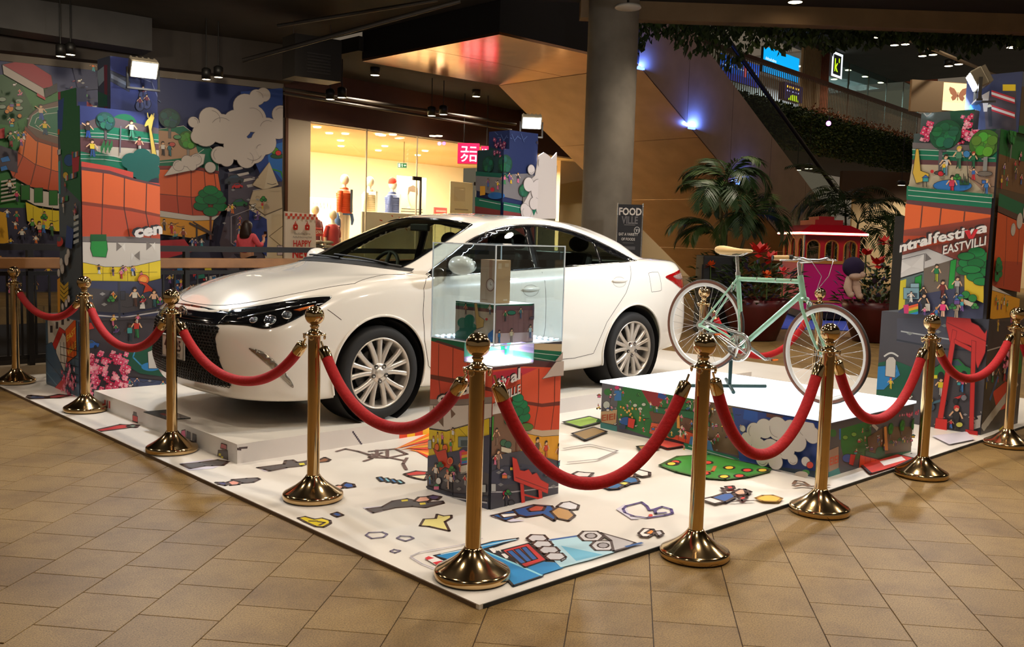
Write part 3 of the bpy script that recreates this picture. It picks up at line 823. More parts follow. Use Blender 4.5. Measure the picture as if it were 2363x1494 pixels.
# left round building
def bend(x,y0,y1,n=9):return [(x[0]+(x[1]-x[0])*t/n,y0+(y1-y0)*t/n+14*math.sin(PI*t/n/1.3)) for t in range(n+1)]
c.pp([(62,296),(66,270),(90,246),(140,232),(190,240),(190,350),(128,336),(84,318)],(112,88,76),1.5)
c.pp([(66,290),(74,268),(96,254),(140,246),(190,260),(190,330),(110,310)],GRN,1.2,(200,200,190))
c.pl([(80,286),(84,274),(104,264),(140,260)],1.2,(214,214,206));c.pl([(82,290),(100,304),(140,312)],1.2,(214,214,206))
c.pman(94,278,36,(230,200,170),(40,90,180),pose=2);c.pman(103,312,34,(240,210,50),(50,90,120),pose=1)
c.pp([(58,292),(84,318),(128,332),(190,345),(190,352),(128,340),(82,326),(56,300)],(130,66,46))
c.pp([(56,300),(82,326),(128,340),(190,352),(190,400),(128,396),(80,380),(40,352)],(236,118,44),1.2)
c.pp([(40,352),(80,380),(128,396),(190,402),(190,446),(128,442),(70,432),(28,408),(18,384)],(204,84,40),1.2)
for x0,x1,x2 in ((60,52,30),(87,83,70),(119,117,110)):c.pl([(x0,306+(x0-56)*.4),(x1,356+(x1-40)*.45),(x2,412+(x2-30)*.35)],2.2,(120,56,34))
c.pp([(48,424),(80,438),(128,446),(190,448),(190,486),(128,482),(80,474),(52,458)],WHT,1)
for x,y in ((48,428),(78,434),(112,440)):c.pr(x,y,x+20,y+34,(34,112,40),1)
c.pp([(58,466),(90,480),(128,486),(190,488),(190,536),(128,534),(90,526),(62,510)],YEL,1)
for x in (76,98,120):c.pl([(x,478),(x,528)],1,(150,130,30))
c.pp([(-20,330),(40,350),(40,400),(-20,380)],(74,66,80));c.pp([(0,366),(18,360),(24,372),(4,376)],(40,120,200),1);c.pp([(0,386),(14,382),(18,392),(2,396)],(40,120,200),1)
for k in range(6):c.pp([(2,418+9*k),(36,412+9*k),(36,416+9*k),(2,422+9*k)],(200,190,184))
c.pman(22,446,32,(236,232,226),(50,50,56));c.pman(38,466,26,(210,60,110));c.pman(24,340,36,(90,150,120),(180,60,60));c.pp([(-6,300),(10,296),(10,320),(-6,322)],(200,40,40),1)
c.pman(74,535,30,(80,150,70));c.pman(90,545,34,(226,200,160),(190,150,110));c.pman(118,545,30,(60,120,70),(60,110,60));c.pman(50,556,30,(226,226,220));c.pman(82,566,22,(226,226,220),(60,80,120))
c.pp([(-30,480),(14,492),(20,560),(-30,570)],(226,170,40),1)
# right of the left tower: second round building, trees, couple
c.pp([(360,300),(420,292),(470,330),(500,360),(500,400),(440,385),(360,385)],GRN,1.2,(200,200,190))
c.pp([(360,302),(400,306),(448,338),(456,362),(360,372)],(190,150,120));c.pl([(360,376),(430,372),(466,346)],1.2,(214,214,206))
c.ptree(388,275,24,(44,96,96),th=.9);c.ptree(430,325,22,(90,150,60),(150,140,130),th=.7,seed=3);c.pman(372,360,32,(236,230,224),(60,50,50));c.pman(387,361,30,(50,120,130),(50,120,130));c.pe(405,318,9,5,(90,160,110),1);c.pe(393,335,7,5,(200,90,80),1)
c.pp([(360,384),(440,384),(500,396),(500,404),(440,392),(360,393)],(140,52,50))
c.pp([(360,392),(440,392),(498,402),(506,448),(440,456),(360,448)],OR1,1.2)
c.pp([(360,448),(440,456),(506,448),(516,470),(500,498),(440,498),(360,486)],OR2,1.2)
for x0,x1 in ((404,404),(436,436),(466,470),(488,496)):c.pl([(x0,394),(x1,454),(x1+4,496)],1.8,(110,50,34))
c.pp([(360,486),(440,498),(500,498),(488,508),(440,510),(360,500)],WHT)
c.pp([(360,500),(440,510),(488,508),(484,534),(440,550),(360,540)],(228,158,40),1)
c.pman(391,540,26,(200,40,40),(200,40,40));c.pman(418,556,30,(150,70,50),(60,50,50));c.pman(374,532,26,(120,100,80));c.pman(438,572,24,(60,110,180),(230,230,230))
c.pleaf(480,462,30,90,(22,120,60))
c.pl([(448,520),(448,580)],4,(64,52,48));c.pl([(432,515),(485,542)],4,(64,52,48));c.pl([(440,512),(480,536)],2.5,(64,52,48))
c.pp([(360,555),(420,552),(440,580),(360,600)],(186,40,48))
# street to the right, sky, clouds, obelisk
c.pp([(520,400),(660,420),(660,700),(540,700),(500,560),(520,480)],(86,78,92))
for k in range(7):c.pp([(520+k*14,392+k*12),(552+k*14,386+k*12),(554+k*14,391+k*12),(523+k*14,398+k*12)],(196,188,186))
c.pcar(512,425,44,(60,66,76));c.pcar(527,478,38,(40,110,60));c.pcar(528,436,26,(200,50,50));c.pman(520,500,26,(226,200,180))
c.pp([(548,215),(660,205),(660,420),(600,420),(560,330)],(42,70,142))
c.pp([(608,340),(645,330),(645,420),(612,380)],(50,110,190));c.pe(632,362,16,6,(50,90,60),1);c.pe(626,350,9,8,(90,150,50),1);c.pe(634,355,7,6,(210,60,60),1);c.pl([(615,390),(640,398),(645,415)],3,(60,150,60))
c.pcloud([(480,278,27),(466,312,28),(505,300,34),(540,290,34),(575,276,32),(560,250,30),(585,228,18),(600,222,16),(610,300,26),(632,300,24),(640,268,22),(540,340,32),(575,350,30),(600,330,30),(500,360,20),(515,370,16),(560,368,22),(478,388,12),(592,345,12),(595,355,10),(440,285,12),(450,318,16)])
c.pp([(372,408),(390,385),(420,368),(445,356),(466,358),(462,380),(440,394),(410,400)],(212,204,198),1,(120,112,112));c.pcloud([(405,384,12),(425,374,13),(445,370,12),(436,385,10)])
BG=(196,178,150)
c.pp([(573,428),(612,376),(633,428),(600,439)],BG,1,(140,124,100));c.pp([(600,439),(612,376),(633,428)],(206,192,166))
c.pp([(575,442),(600,438),(640,432),(642,480),(602,496),(566,470)],BG,1,(150,132,106));c.ptext('CG+',(580,462),(610,474),12,(176,158,130),.02)
c.pp([(566,474),(602,498),(642,482),(648,700),(606,700),(600,520),(566,500)],(204,190,164),1,(150,132,106))
c.pp([(566,484),(606,506),(608,545),(606,592),(590,575),(566,520)],(30,50,124));c.pl([(612,545),(645,520)],1.5,(120,104,86));c.pl([(612,545),(645,572)],1.5,(120,104,86));c.pr(630,566,645,588,(186,176,190),1)
c.pl([(525,560),(525,500),(566,484)],1.2,(180,176,184));c.pl([(525,560),(556,580)],1.2,(180,176,184))
for k in range(40):
    x,y=rnd.uniform(375,640),rnd.uniform(606,690);c.pp([(x,y),(x+16,y-3),(x+18,y+7),(x+2,y+9)],rnd.choice([(206,40,50),(40,120,190),(220,200,50),(60,60,70),(40,130,110),(130,60,130),(210,200,195)]),1)
c.pcrowd(380,640,560,690,18,22,8)
c.pcrowd(0,610,130,690,10,24,18)
c.clutter(375,500,560,580,16,20,201);c.clutter(500,410,600,560,14,22,202);c.clutter(0,500,120,575,12,22,203);c.clutter(150,175,340,250,14,20,204);c.clutter(0,200,60,350,12,18,205)
c.done('mural_print',wl)
q=MB();q.prism([(ML-.05,0),(ML+.06,0),(ML+.06,4.8),(ML-.05,4.8)],MO,md,(0,0,1),.06);q.prism([(0,4.66),(ML,4.66),(ML,4.8),(0,4.8)],MO,md,(0,0,1),.06)
q.build('mural_frame',mat('mural_frame',(120,110,98),.6),wl)
q=MB();q.prism([(0,4.8),(ML+.1,4.8),(ML+.1,5.6),(0,5.6)],MO,md,(0,0,1),.5)
struct('trim_3',q,mat('dark_bulkhead',(60,54,50),.8,0,.15,2),'dark bulkhead above the mural')

# ---- white printed base under the whole display
base=thing('display_mat','thin white base board printed with pixel cartoon figures','display mat',(0,0,0))
q=MB();q.box(0,MATX,0,MATY,0.0,.02)
q.build('board',mat('white_vinyl',(236,230,222),.38,0,.04,2.2),base)
q=MB();q.box(0.02,MATX,-.004,0,0.0,.018);q.build('edge_strip',mat('printed_edge',(44,46,48),.6,0,.5,12),base)
q=MB();q.box(-.004,0,0.02,MATY,0.0,.018);q.build('edge_strip',mat('brown_edge',(104,84,66),.7),base)
c=PP((0,0,.02),(1,0,0),(0,1,0),(.004,MATX-.01,.004,MATY-.01),.00006,.0006)
A2=lambda p:S(400,950,3.32,p);A3=lambda p:S(900,1000,3.3757,p);A4=lambda p:S(1250,900,3.3757,p);A1=lambda p:S(0,850,2.954,p)
LAV=(216,210,226);GY=(86,80,82);SKIN=(240,176,150);BLU=(44,92,158);RED=(214,56,50);BRN=(74,52,46)
def fig(parts,A):
    if c.o.z<.03 and c.v.y>.5:c.flush('printed_figure',base)
    for rgb,pts in parts:c.pp(A(pts),rgb,2.0,BRN)
fig([((58,76,120),[(185,205),(205,185),(260,190),(320,195),(320,206),(215,210)]),((150,60,60),[(320,195),(400,180),(480,188),(400,204),(322,206)])],A1)
fig([((206,44,46),[(640,425),(820,385),(905,388),(900,405),(690,432)]),((120,150,130),[(870,395),(900,385),(940,390),(925,406),(885,405)])],A1)
c.pp(A2([(50,400),(290,365),(420,395),(300,440),(120,455)]),LAV)
fig([(GY,[(60,405),(200,392),(340,372),(420,385),(380,415),(300,418),(240,420),(130,440)])],A2)
c.pp(A2([(640,430),(880,440),(700,462)]),LAV)
fig([(GY,[(645,432),(850,405),(860,378),(915,374),(945,392),(1030,380),(1040,400),(980,420),(870,432),(740,458),(700,446)]),((150,96,60),[(1030,378),(1120,372),(1160,354),(1200,372),(1180,386),(1040,400)])],A2)
c.pp(A2([(960,400),(1000,396),(1010,410),(970,414)]),(230,220,60))
fig([((60,60,120),[(325,545),(380,545),(420,550),(400,570),(350,560)]),((238,160,140),[(410,545),(460,530),(520,545),(500,562),(440,568)]),(GY,[(450,525),(560,515),(640,512),(660,522),(610,545),(530,552),(500,540)])],A2)
fig([((40,92,160),[(1140,585),(1165,570),(1220,580),(1270,600),(1230,610),(1150,605)]),(SKIN,[(1210,585),(1260,568),(1310,572),(1300,590),(1240,596)]),((46,90,170),[(1290,570),(1320,548),(1380,560),(1390,580),(1330,590)])],A2)
c.pp(A2([(1450,740),(1700,720),(1600,770),(1520,785)]),LAV)
fig([(GY,[(1480,750),(1600,735),(1680,690),(1790,672),(1880,690),(1950,700),(2060,690),(2070,705),(1930,740),(1830,730),(1700,740),(1610,760),(1530,780)]),(SKIN,[(1845,690),(1880,660),(1950,655),(1990,670),(1960,688),(1880,700)]),((84,70,110),[(1945,655),(1990,645),(2050,656),(2020,680),(1970,676)])],A2)
for p in ([(1745,683),(1795,678),(1798,690),(1750,696)],[(1885,706),(1930,702),(1935,716),(1892,720)]):c.pp(A2(p),(232,214,60))
fig([((244,222,24),[(955,820),(1010,810),(1080,830),(1140,822),(1200,840),(1205,860),(1150,890),(1090,885),(1010,850)]),((40,90,170),[(1210,790),(1255,776),(1300,798),(1255,812)])],A2)
c.pl(A2([(1040,845),(1100,845)]),2,BRN);c.pl(A2([(1110,850),(1160,856),(1120,876)]),2,BRN)
fig([((236,222,140),[(1890,880),(1920,830),(2010,825),(2020,792),(2070,806),(2130,800),(2130,820),(2080,850),(2115,920),(1960,885)])],A2)
c.flush('printed_figure',base)
for p in ([(1475,952),(1500,932),(1600,928),(1640,945),(1610,968),(1520,978)],[(1712,976),(1740,958),(1815,962),(1842,976),(1780,998)],[(1662,1076),(1690,1062),(1740,1072),(1700,1088)]):c.pl(A2(p),1.6,(120,110,140),True)
c.flush('printed_figure',base)
for k in range(4):c.pp(A2([(1560+48*k,510+8*k),(1592+48*k,506+8*k),(1625+48*k,535+6*k),(1590+48*k,540+6*k)]),[(60,120,180),(130,200,220)][k % 2],1.5)
c.flush('printed_figure',base)
for p in ([(1250,310),(1320,290),(1420,310),(1500,335),(1520,365),(1460,385)],[(1500,310),(1700,290),(1790,330),(1640,360),(1500,355),(1600,320)],[(1520,330),(1770,380)],[(1790,360),(1760,405),(1785,450)],[(1560,300),(1560,350)],[(1640,295),(1640,350)]):c.pl(A2(p),1.8,(110,86,82))
c.flush('printed_figure',base)
for k in range(9):c.pp(A2([(1680+18*k,300-6*(k % 3)),(1960,170+22*k),(1960,190+22*k)]),[(244,110,30),(250,180,40),(226,60,30)][k % 3])
fig([(RED,[(1770,485),(1860,462),(1950,470),(1940,490),(1800,500)]),((250,236,200),[(1800,500),(1950,490),(1930,530),(1850,515)])],A2)
# bearded cook in blue, white dove
c.pp(A3([(770,640),(1050,690),(940,700),(800,660)]),LAV)
fig([(BLU,[(790,650),(960,610),(1010,650),(900,690),(840,665)]),((246,242,238),[(850,640),(980,630),(1000,650),(880,668)]),(BLU,[(960,605),(1120,565),(1260,575),(1310,640),(1280,690),(1190,640),(1060,660),(990,640)]),((196,90,70),[(1070,600),(1130,572),(1210,580),(1190,612),(1090,620)]),((198,152,96),[(1250,620),(1310,585),(1400,610),(1440,650),(1390,690),(1300,670)]),((224,224,230),[(1300,580),(1340,550),(1400,542),(1470,570),(1460,600),(1400,605)])],A3)
c.flush('printed_figure',base)
c.pp(A3([(1760,600),(1830,560),(1870,660),(1960,675),(1880,680)]),LAV)
for p in ([(1815,600),(1840,575),(1900,560),(1960,545),(2000,575),(2020,608),(2060,600),(2120,580),(2190,600),(2200,632),(2140,648),(2000,668),(1900,655),(1830,630)],[(2060,600),(2070,634),(2150,626)],[(2020,608),(2080,600)]):c.pl(A3(p),2.0,(84,66,130),p[0]==(1815,600))
c.pe(*A3([(2030,650)])[0],5,3,(226,70,50))
c.flush('printed_figure',base)
# pool corner
c.pp(A3([(340,965),(620,905),(800,855),(1000,828),(720,918),(1190,1122),(960,1200),(900,1130)]),(40,142,206),2)
c.pp(A3([(270,985),(330,965),(440,1018),(350,1035)]),(246,240,236));c.pp(A3([(270,985),(300,970),(345,985),(290,1000)]),(220,50,60));c.pp(A3([(330,1020),(400,1005),(440,1020),(360,1036)]),(220,50,60))
c.pl(A3([(160,970),(230,940),(560,880),(720,830)]),1.2,(176,170,186));c.pl(A3([(160,975),(250,1030),(380,1080)]),1.2,(176,170,186));c.pl(A3([(400,955),(620,912),(980,838)]),2,(190,224,240));c.pl(A3([(720,920),(1180,1120)]),2.5,(150,220,240))
c.pp(A3([(1180,1115),(980,1020),(1000,1000),(1290,1020),(1350,1060)]),(40,142,206));c.pp(A3([(720,918),(790,905),(1080,1060),(1060,1060)]),(40,36,40))
for k in range(6):c.pp(A3([(770+48*k,912+22*k),(800+48*k,905+22*k),(840+48*k,940+22*k),(806+48*k,946+22*k)]),[(240,236,232),(36,34,38)][k % 2])
c.pp(A3([(870,925),(1080,870),(1220,1000),(1050,1060)]),(206,60,60),2)
for k in range(3):c.pp(A3([(910+55*k,935-14*k),(950+55*k,925-14*k),(1060+45*k,1020-14*k),(1020+45*k,1032-14*k)]),(46,100,170),1.2)
c.pp(A3([(1260,850),(1470,810),(1750,940),(1560,1000),(1330,1060),(1280,1010)]),(180,218,232));c.pp(A3([(1330,890),(1660,960),(1450,1010)]),(110,188,220));c.pl(A3([(1250,845),(1470,812)]),3,(40,90,160))
for k,(x,y) in enumerate(((1150,832),(1190,880),(1240,925),(1290,975))):c.pp(A3([(x-85,y),(x-50,y-28),(x+50,y-25),(x+80,y+5),(x+40,y+28),(x-50,y+26)]),(206,204,208),2.2,BRN);c.pp(A3([(x+40,y+26),(x+80,y+5),(x+78,y+20),(x+44,y+40)]),(150,146,150),1)
for x,y in ((1565,815),(1660,890)):
    c.pp(A3([(x-100,y),(x-60,y-36),(x+50,y-36),(x+100,y),(x+60,y+38),(x-60,y+38)]),(214,210,212),2.2,BRN);c.pe(*A3([(x,y)])[0],13,6,(170,164,168),1.5,12,BRN)
c.pp(A3([(1640,790),(1850,850),(1910,870),(1850,905),(1740,935),(1720,850)]),(196,190,192),2,BRN);c.pl(A3([(1840,900),(1960,870)]),3,(40,90,160))
fig([((246,236,230),[(1935,795),(1975,758),(2050,762),(2070,790),(2010,822),(1960,820)]),((236,140,40),[(1985,795),(2030,765),(2065,780),(2040,805)]),((200,196,200),[(2060,780),(2110,775),(2130,800),(2090,820)])],A3)
c.flush('printed_figure',base)
# figures further back
fig([((222,214,210),[(240,670),(280,650),(330,656),(400,660),(370,690),(280,690)])],A4)
fig([((46,104,160),[(450,760),(560,700),(640,690),(740,700),(760,730),(660,745),(600,780),(530,786)]),((226,214,90),[(590,740),(640,728),(690,740),(650,760)]),(SKIN,[(610,680),(660,660),(730,670),(720,692),(640,694)]),((238,232,226),[(690,650),(760,635),(840,655),(840,680),(780,690),(730,670)])],A4)
c.flush('printed_figure',base)
c.pp(A4([(920,600),(1060,530),(1300,515),(1600,580),(1780,620),(1760,650),(1600,690),(1430,710),(1280,700),(1180,680),(1050,650)]),(60,140,52),2,(60,90,40))
for k,(x,y) in enumerate(((1220,525),(1215,550),(1040,575),(1025,590),(1290,580),(1460,620),(1600,640),(1720,640),(1270,665),(1420,690),(1540,685),(1010,590))):c.pe(*A4([(x,y)])[0],12,4,[(222,70,50),(236,200,60)][k % 2],1.2,12,BRN)
c.pl(A4([(1170,640),(1220,650),(1330,650),(1350,610)]),2,(190,100,50))
fig([((238,232,228),[(1240,870),(1330,850),(1430,885),(1350,905)]),((54,92,160),[(1320,855),(1410,825),(1480,820),(1510,850),(1430,892)]),(RED,[(1430,770),(1490,765),(1500,785),(1450,790)]),(SKIN,[(1490,815),(1540,790),(1600,800),(1590,830),(1520,835)]),(RED,[(1530,860),(1570,845),(1600,860),(1560,880)]),(BRN,[(1580,790),(1630,810),(1600,835),(1590,815)])],A4)
c.pl(A4([(1450,790),(1400,780),(1430,820)]),2,BRN);c.pl(A4([(1480,890),(1560,885),(1650,880)]),1.6,BRN)
c.pp(A4([(1665,862),(1720,840),(1800,838),(1870,862),(1840,888),(1720,885)]),(232,190,70),2,(170,120,30))
for p in ([(1960,750),(1980,725),(2040,735),(2080,760)],[(1970,770),(2020,760),(2100,770),(2240,760)]):c.pl(A4(p),2,(120,90,70))
c.flush('printed_figure',base)
c.pp([(1985,1075),(2060,1050),(2110,1062),(2060,1085),(2010,1098)],(210,60,50),1.5);c.pp([(2030,1070),(2080,1058),(2090,1066),(2040,1080)],(250,240,236));c.pp([(2150,1010),(2230,1000),(2250,1018),(2190,1030)],(220,216,230));c.pp([(1320,1005),(1370,990),(1400,1000),(1350,1020)],(150,120,70),1.5);c.pp([(1300,978),(1360,965),(1395,975),(1340,990)],(150,190,70),1.5)
c.pl([(1300,1040),(1360,1030),(1425,1045),(1380,1065),(1310,1072)],1.2,(150,140,140));c.pp([(1500,1025),(1560,1015),(1600,1030),(1540,1040)],(226,90,80),1.5);c.pp([(1470,1035),(1510,1030),(1520,1040),(1480,1046)],(180,140,80),1.5)
c.done('printed_figure',base)

# ---- low white stage under the car
STG=.142
stage=thing('car_stage','low white stage carrying the car','stage',(0,0,0))
SX0,SX1,SY0,SY1=.32,6.05,2.625,5.02
q=MB();q.box(SX0,SX1,SY0,SY1,.02,STG);q.build('stage_body',mat('stage_white',(238,232,222),.33,0,.04,1.5),stage)
c=PP((SX0,SY1,.02),(0,-1,0),(0,0,1),(0,SY1-SY0,0,STG-.02),.0001,.0008)
c.R(0,0,SY1-SY0,STG-.02,(232,228,224))
fig([((58,76,120),[(612,200),(618,180),(628,190),(612,260)])],A1)
for k in range(3):c.pp(A1([(712+15*k,215+4*k),(722+15*k,218+4*k),(722+15*k,268+4*k),(712+15*k,264+4*k)]),[(206,50,60),(84,60,70),(206,50,60)][k])
fig([((206,44,46),[(905,318),(940,330),(940,372),(905,360)]),(GY,[(912,298),(932,304),(934,326),(908,320)]),(GY,[(905,360),(940,372),(925,395),(885,388)])],A1)
fig([((226,90,140),[(1240,425),(1265,420),(1270,500),(1225,505)]),((60,58,66),[(1275,428),(1300,440),(1300,530),(1270,522)]),((60,58,66),[(1315,445),(1340,455),(1340,540),(1312,534)])],A1)
fig([((200,120,130),[(1510,512),(1548,524),(1545,556),(1505,545)]),(GY,[(1490,560),(1552,562),(1556,625),(1530,650),(1480,640)])],A1)
for p in ([(1495,580),(1510,583),(1508,600),(1492,597)],[(1510,600),(1525,603),(1522,620),(1507,617)]):c.pp(A1(p),(226,214,60))
c.done('side_print',stage)
c=PP((SX0,SY0,.02),(1,0,0),(0,0,1),(0,SX1-SX0,0,STG-.02),.0001,.0008)
c.R(0,0,SX1-SX0,STG-.02,(222,214,208))
c.pp(A2([(478,276),(520,284),(520,300),(478,296)]),(74,60,60));c.pp(A2([(500,275),(570,268),(566,285),(505,288)]),(74,60,60))
for k in range(9):c.pp(A2([(1370+9*k,152+13*k),(1382+9*k,150+13*k),(1384+9*k,166+13*k),(1372+9*k,168+13*k)]),(66,56,70))
for k in range(5):c.pp(A2([(1730+60*k,165-14*k),(1790+60*k,150-14*k),(1790+60*k,225),(1730+60*k,235)]),[(226,70,30),(246,190,40)][k % 2])
c.done('side_print',stage)
# black info plate lying on the stage
pts=[onZ(x,y,STG) for x,y in A1([(978,303),(1140,288),(1300,345),(1140,356)])]
q=MB();ctr=sum(pts,Vector())/4;q.prism([((p-ctr).x,(p-ctr).y) for p in pts[::-1]] if (pts[1]-pts[0]).cross(pts[2]-pts[0]).z<0 else [((p-ctr).x,(p-ctr).y) for p in pts],(0,0,0),(1,0,0),(0,1,0),.006)
o=q.build('info_plate',mat('black_plate',(22,20,22),.25));o.location=ctr+Vector((0,0,.001))
c=PP(ctr+Vector((0,0,.007)),(1,0,0),(0,1,0),None,.0001,.0005);c.pp(A1([(1085,312),(1110,306),(1190,334),(1160,338)]),(150,40,36));pr=c.done('plate_print',o);pr.location=-o.location
tag(o,'black info plate lying on the white stage','plate')

# ---- tower blocks
def tower(name,label,front,blocks,draws):
    t=thing(name,label,'tower')
    for (bn,x0,x1,y0,y1,z0,z1) in blocks:
        q=MB();q.box(x0,x1,y0,y1,z0,z1);b=q.build(bn,mat('tower_vinyl',(78,84,96),.5),t,bevel=.004)
        for side,fn in draws.get(bn,{}).items():
            if side=='x':c=PP((x0,y1,z0),(0,-1,0),(0,0,1),(0,y1-y0,0,z1-z0),.0002,.001)
            else:c=PP((x0,y0,z0),(1,0,0),(0,0,1),(0,x1-x0,0,z1-z0),.0002,.001)
            fn(c);c.done('printed_panel',b)
    return t
def ribs(c,pts,w_=2,rgb=(92,48,40)):
    for p in pts:c.pl(p,w_,rgb)

def left_front(c):
    c.pr(150,130,400,930,(62,64,82))
    c.pp([(180,235),(380,235),(380,320),(180,310)],(46,56,112))
    c.pe(285,285,30,22,(24,104,70));c.pp([(180,290),(240,266),(380,300),(380,400),(180,385)],(98,84,88))
    c.pp([(180,300),(250,292),(380,312),(380,330),(180,316)],GRN);c.pp([(180,345),(240,352),(300,372),(380,390),(380,415),(180,372)],GRN)
    c.pp([(180,316),(380,332),(380,346),(220,336),(200,344),(215,356),(180,348)],MAR);c.pp([(215,336),(380,348),(380,385),(290,370),(225,350)],(188,176,160))
    for y in (306,314,356,366):c.pl([(180,y),(240,y+2),(300,y+10),(370,y+18)],1.2,(210,214,206))
    c.ptree(243,280,22,(40,104,96),(96,88,90),th=1.0);c.pl([(278,292),(276,352)],3,(110,110,120))
    c.pman(202,318,38,(60,50,44),(40,80,170),pose=2);c.pman(212,362,40,(236,206,60),(40,80,140),pose=1);c.pman(302,318,40,(210,220,210),(70,150,120),pose=1);c.pman(320,352,36,(160,90,80),(220,215,205))
    c.pp([(331,290),(335,280),(343,270),(348,262),(355,272),(352,280),(348,300),(362,370),(350,372),(342,302),(340,290),(332,294)],(212,184,84),1.2);c.pl([(340,272),(338,258)],2,(212,184,84));c.pl([(352,270),(354,258)],2,(212,184,84))
    for k in range(9):c.pe(232+3*k,345-(k % 3)*6,2,9,(40,110,60))
    for k,(x,y,r) in enumerate(((300,372,22),(325,362,22),(348,372,20),(315,390,24),(345,395,22),(330,405,20))):c.pe(x,y,r,r*.85,(16,92,84))
    c.pp([(180,372),(250,384),(305,398),(305,416),(370,424),(370,436),(305,428),(250,400),(180,386)],(206,74,62));c.pp([(180,384),(250,394),(300,410),(370,428),(370,434),(300,418),(250,402),(180,392)],MAR)
    c.pp([(180,392),(250,402),(300,416),(380,434),(380,500),(300,482),(180,466)],OR1);c.pp([(180,464),(300,480),(380,498),(380,506),(300,488),(180,472)],(140,60,42))
    c.pp([(180,472),(300,488),(380,504),(380,560),(300,548),(180,546)],OR2)
    ribs(c,[[(236,400),(234,472),(232,545)],[(285,410),(284,480),(296,545)],[(336,424),(334,490),(345,548)]],2.4)
    c.pp([(180,546),(300,546),(380,552),(380,566),(300,560),(180,560)],(120,112,110));c.pp([(180,558),(300,560),(380,562),(380,600),(300,618),(240,618),(180,606)],(214,208,200),1)
    for x,y,f in ((272,569,1),(341,567,1),(314,590,-1)):c.pp([(x-6*f,y-11),(x+7*f,y),(x-6*f,y+11)],(130,122,116));c.pp([(x+7*f,y),(x+14*f,y-8),(x+14*f,y+12)],(232,228,222))
    c.pr(206,541,243,560,(18,92,44));c.pp([(208,556),(244,556),(246,576),(242,594),(212,592),(206,574)],(30,146,60),1)
    c.pp([(180,604),(240,616),(300,616),(380,598),(380,640),(340,650),(180,648)],YEL,1);ribs(c,[[(235,616),(235,648)],[(292,616),(292,650)],[(341,606),(341,648)],[(190,632),(360,628)]],1,(120,100,30))
    c.pcrowd(200,626,350,646,8,22,21)
    c.pp([(180,648),(340,650),(380,640),(380,730),(180,735)],(60,66,96));c.pp([(180,660),(260,672),(380,690),(380,720),(260,724),(180,718)],(70,68,74))
    for x,y in ((232,678),(260,690),(236,702)):c.pp([(x-7,y),(x,y-4),(x+7,y),(x,y+4)],(150,150,150))
    c.pl([(180,724),(280,732),(380,716)],3,(200,200,205));c.pl([(180,718),(280,724),(380,706)],4,(40,46,76))
    c.pp([(180,735),(380,728),(380,930),(180,930)],(66,62,72));c.pl([(270,650),(272,800)],5,(58,60,72));c.pr(273,672,284,692,(60,64,78),1)
    c.pe(326,645,13,12,(230,110,40),1);c.pe(326,645,8,7,(240,160,60));c.pp([(312,648),(332,652),(358,676),(340,672),(325,676),(330,660)],(200,60,30),1)
    c.pman(306,707,44,(230,225,215),(90,60,50));c.pman(350,708,40,(236,190,160),(70,120,130));c.pe(323,702,7,6,(230,226,222),1);c.pp([(316,712),(320,690),(328,694),(330,712)],(230,226,222),1);c.pman(313,780,46,(200,60,50),(50,130,80));c.pman(297,788,42,(60,150,150),(40,60,70),(90,60,50))
    c.pcar(182,808,44,(40,96,180));c.pp([(178,748),(208,744),(216,758),(190,764)],(200,50,44),1)
    c.pp([(280,820),(300,800),(380,790),(380,870),(320,862),(286,842)],(20,84,66),1);c.pl([(310,806),(304,824),(322,842),(350,850)],3,(60,150,210));c.pe(345,846,22,10,(46,130,200));c.pp([(338,812),(352,806),(360,812),(360,850),(340,850)],(206,206,206),1)
    for k in range(7):c.pe(338+4*(k % 3),800-3*k,2,2,(210,220,220))
    c.pp([(290,870),(380,880),(380,900),(290,888)],(60,74,110));c.pman(313,892,22,(60,80,130))
    c.clutter(240,660,366,790,10,26,211);c.clutter(290,870,376,900,6,22,212)
    c.pflow(190,808,285,905,120,6,PINK,6)
    c.ptext('cen',(302,548),(366,538),26,(238,234,232),.05,(-.022,.012),(34,32,40))
def left_upper_front(c):
    c.pr(150,130,400,400,(44,54,110));c.pp([(240,150),(300,180),(370,250),(370,300),(240,250)],(50,60,120))
    c.pp([(250,160),(290,178),(300,190),(298,212),(252,186)],(60,66,84),1);c.pp([(256,170),(292,190),(292,198),(256,180)],(110,120,140));c.pl([(300,170),(350,190),(366,230)],2,(110,120,160))
    for x,y in ((330,220),(338,240),(322,245)):c.pe(x,y,10,12,(80,90,140),1.2);c.pman(x,y+4,26,(130,60,80),(60,60,100))
def left_upper_side(c):
    c.pr(150,120,300,400,(60,70,96));c.pp([(224,165),(244,150),(246,180),(228,200)],(150,170,190));c.pp([(240,150),(248,150),(248,250),(242,250)],(120,40,70));c.pp([(224,210),(248,220),(248,246),(224,246)],(26,100,80))
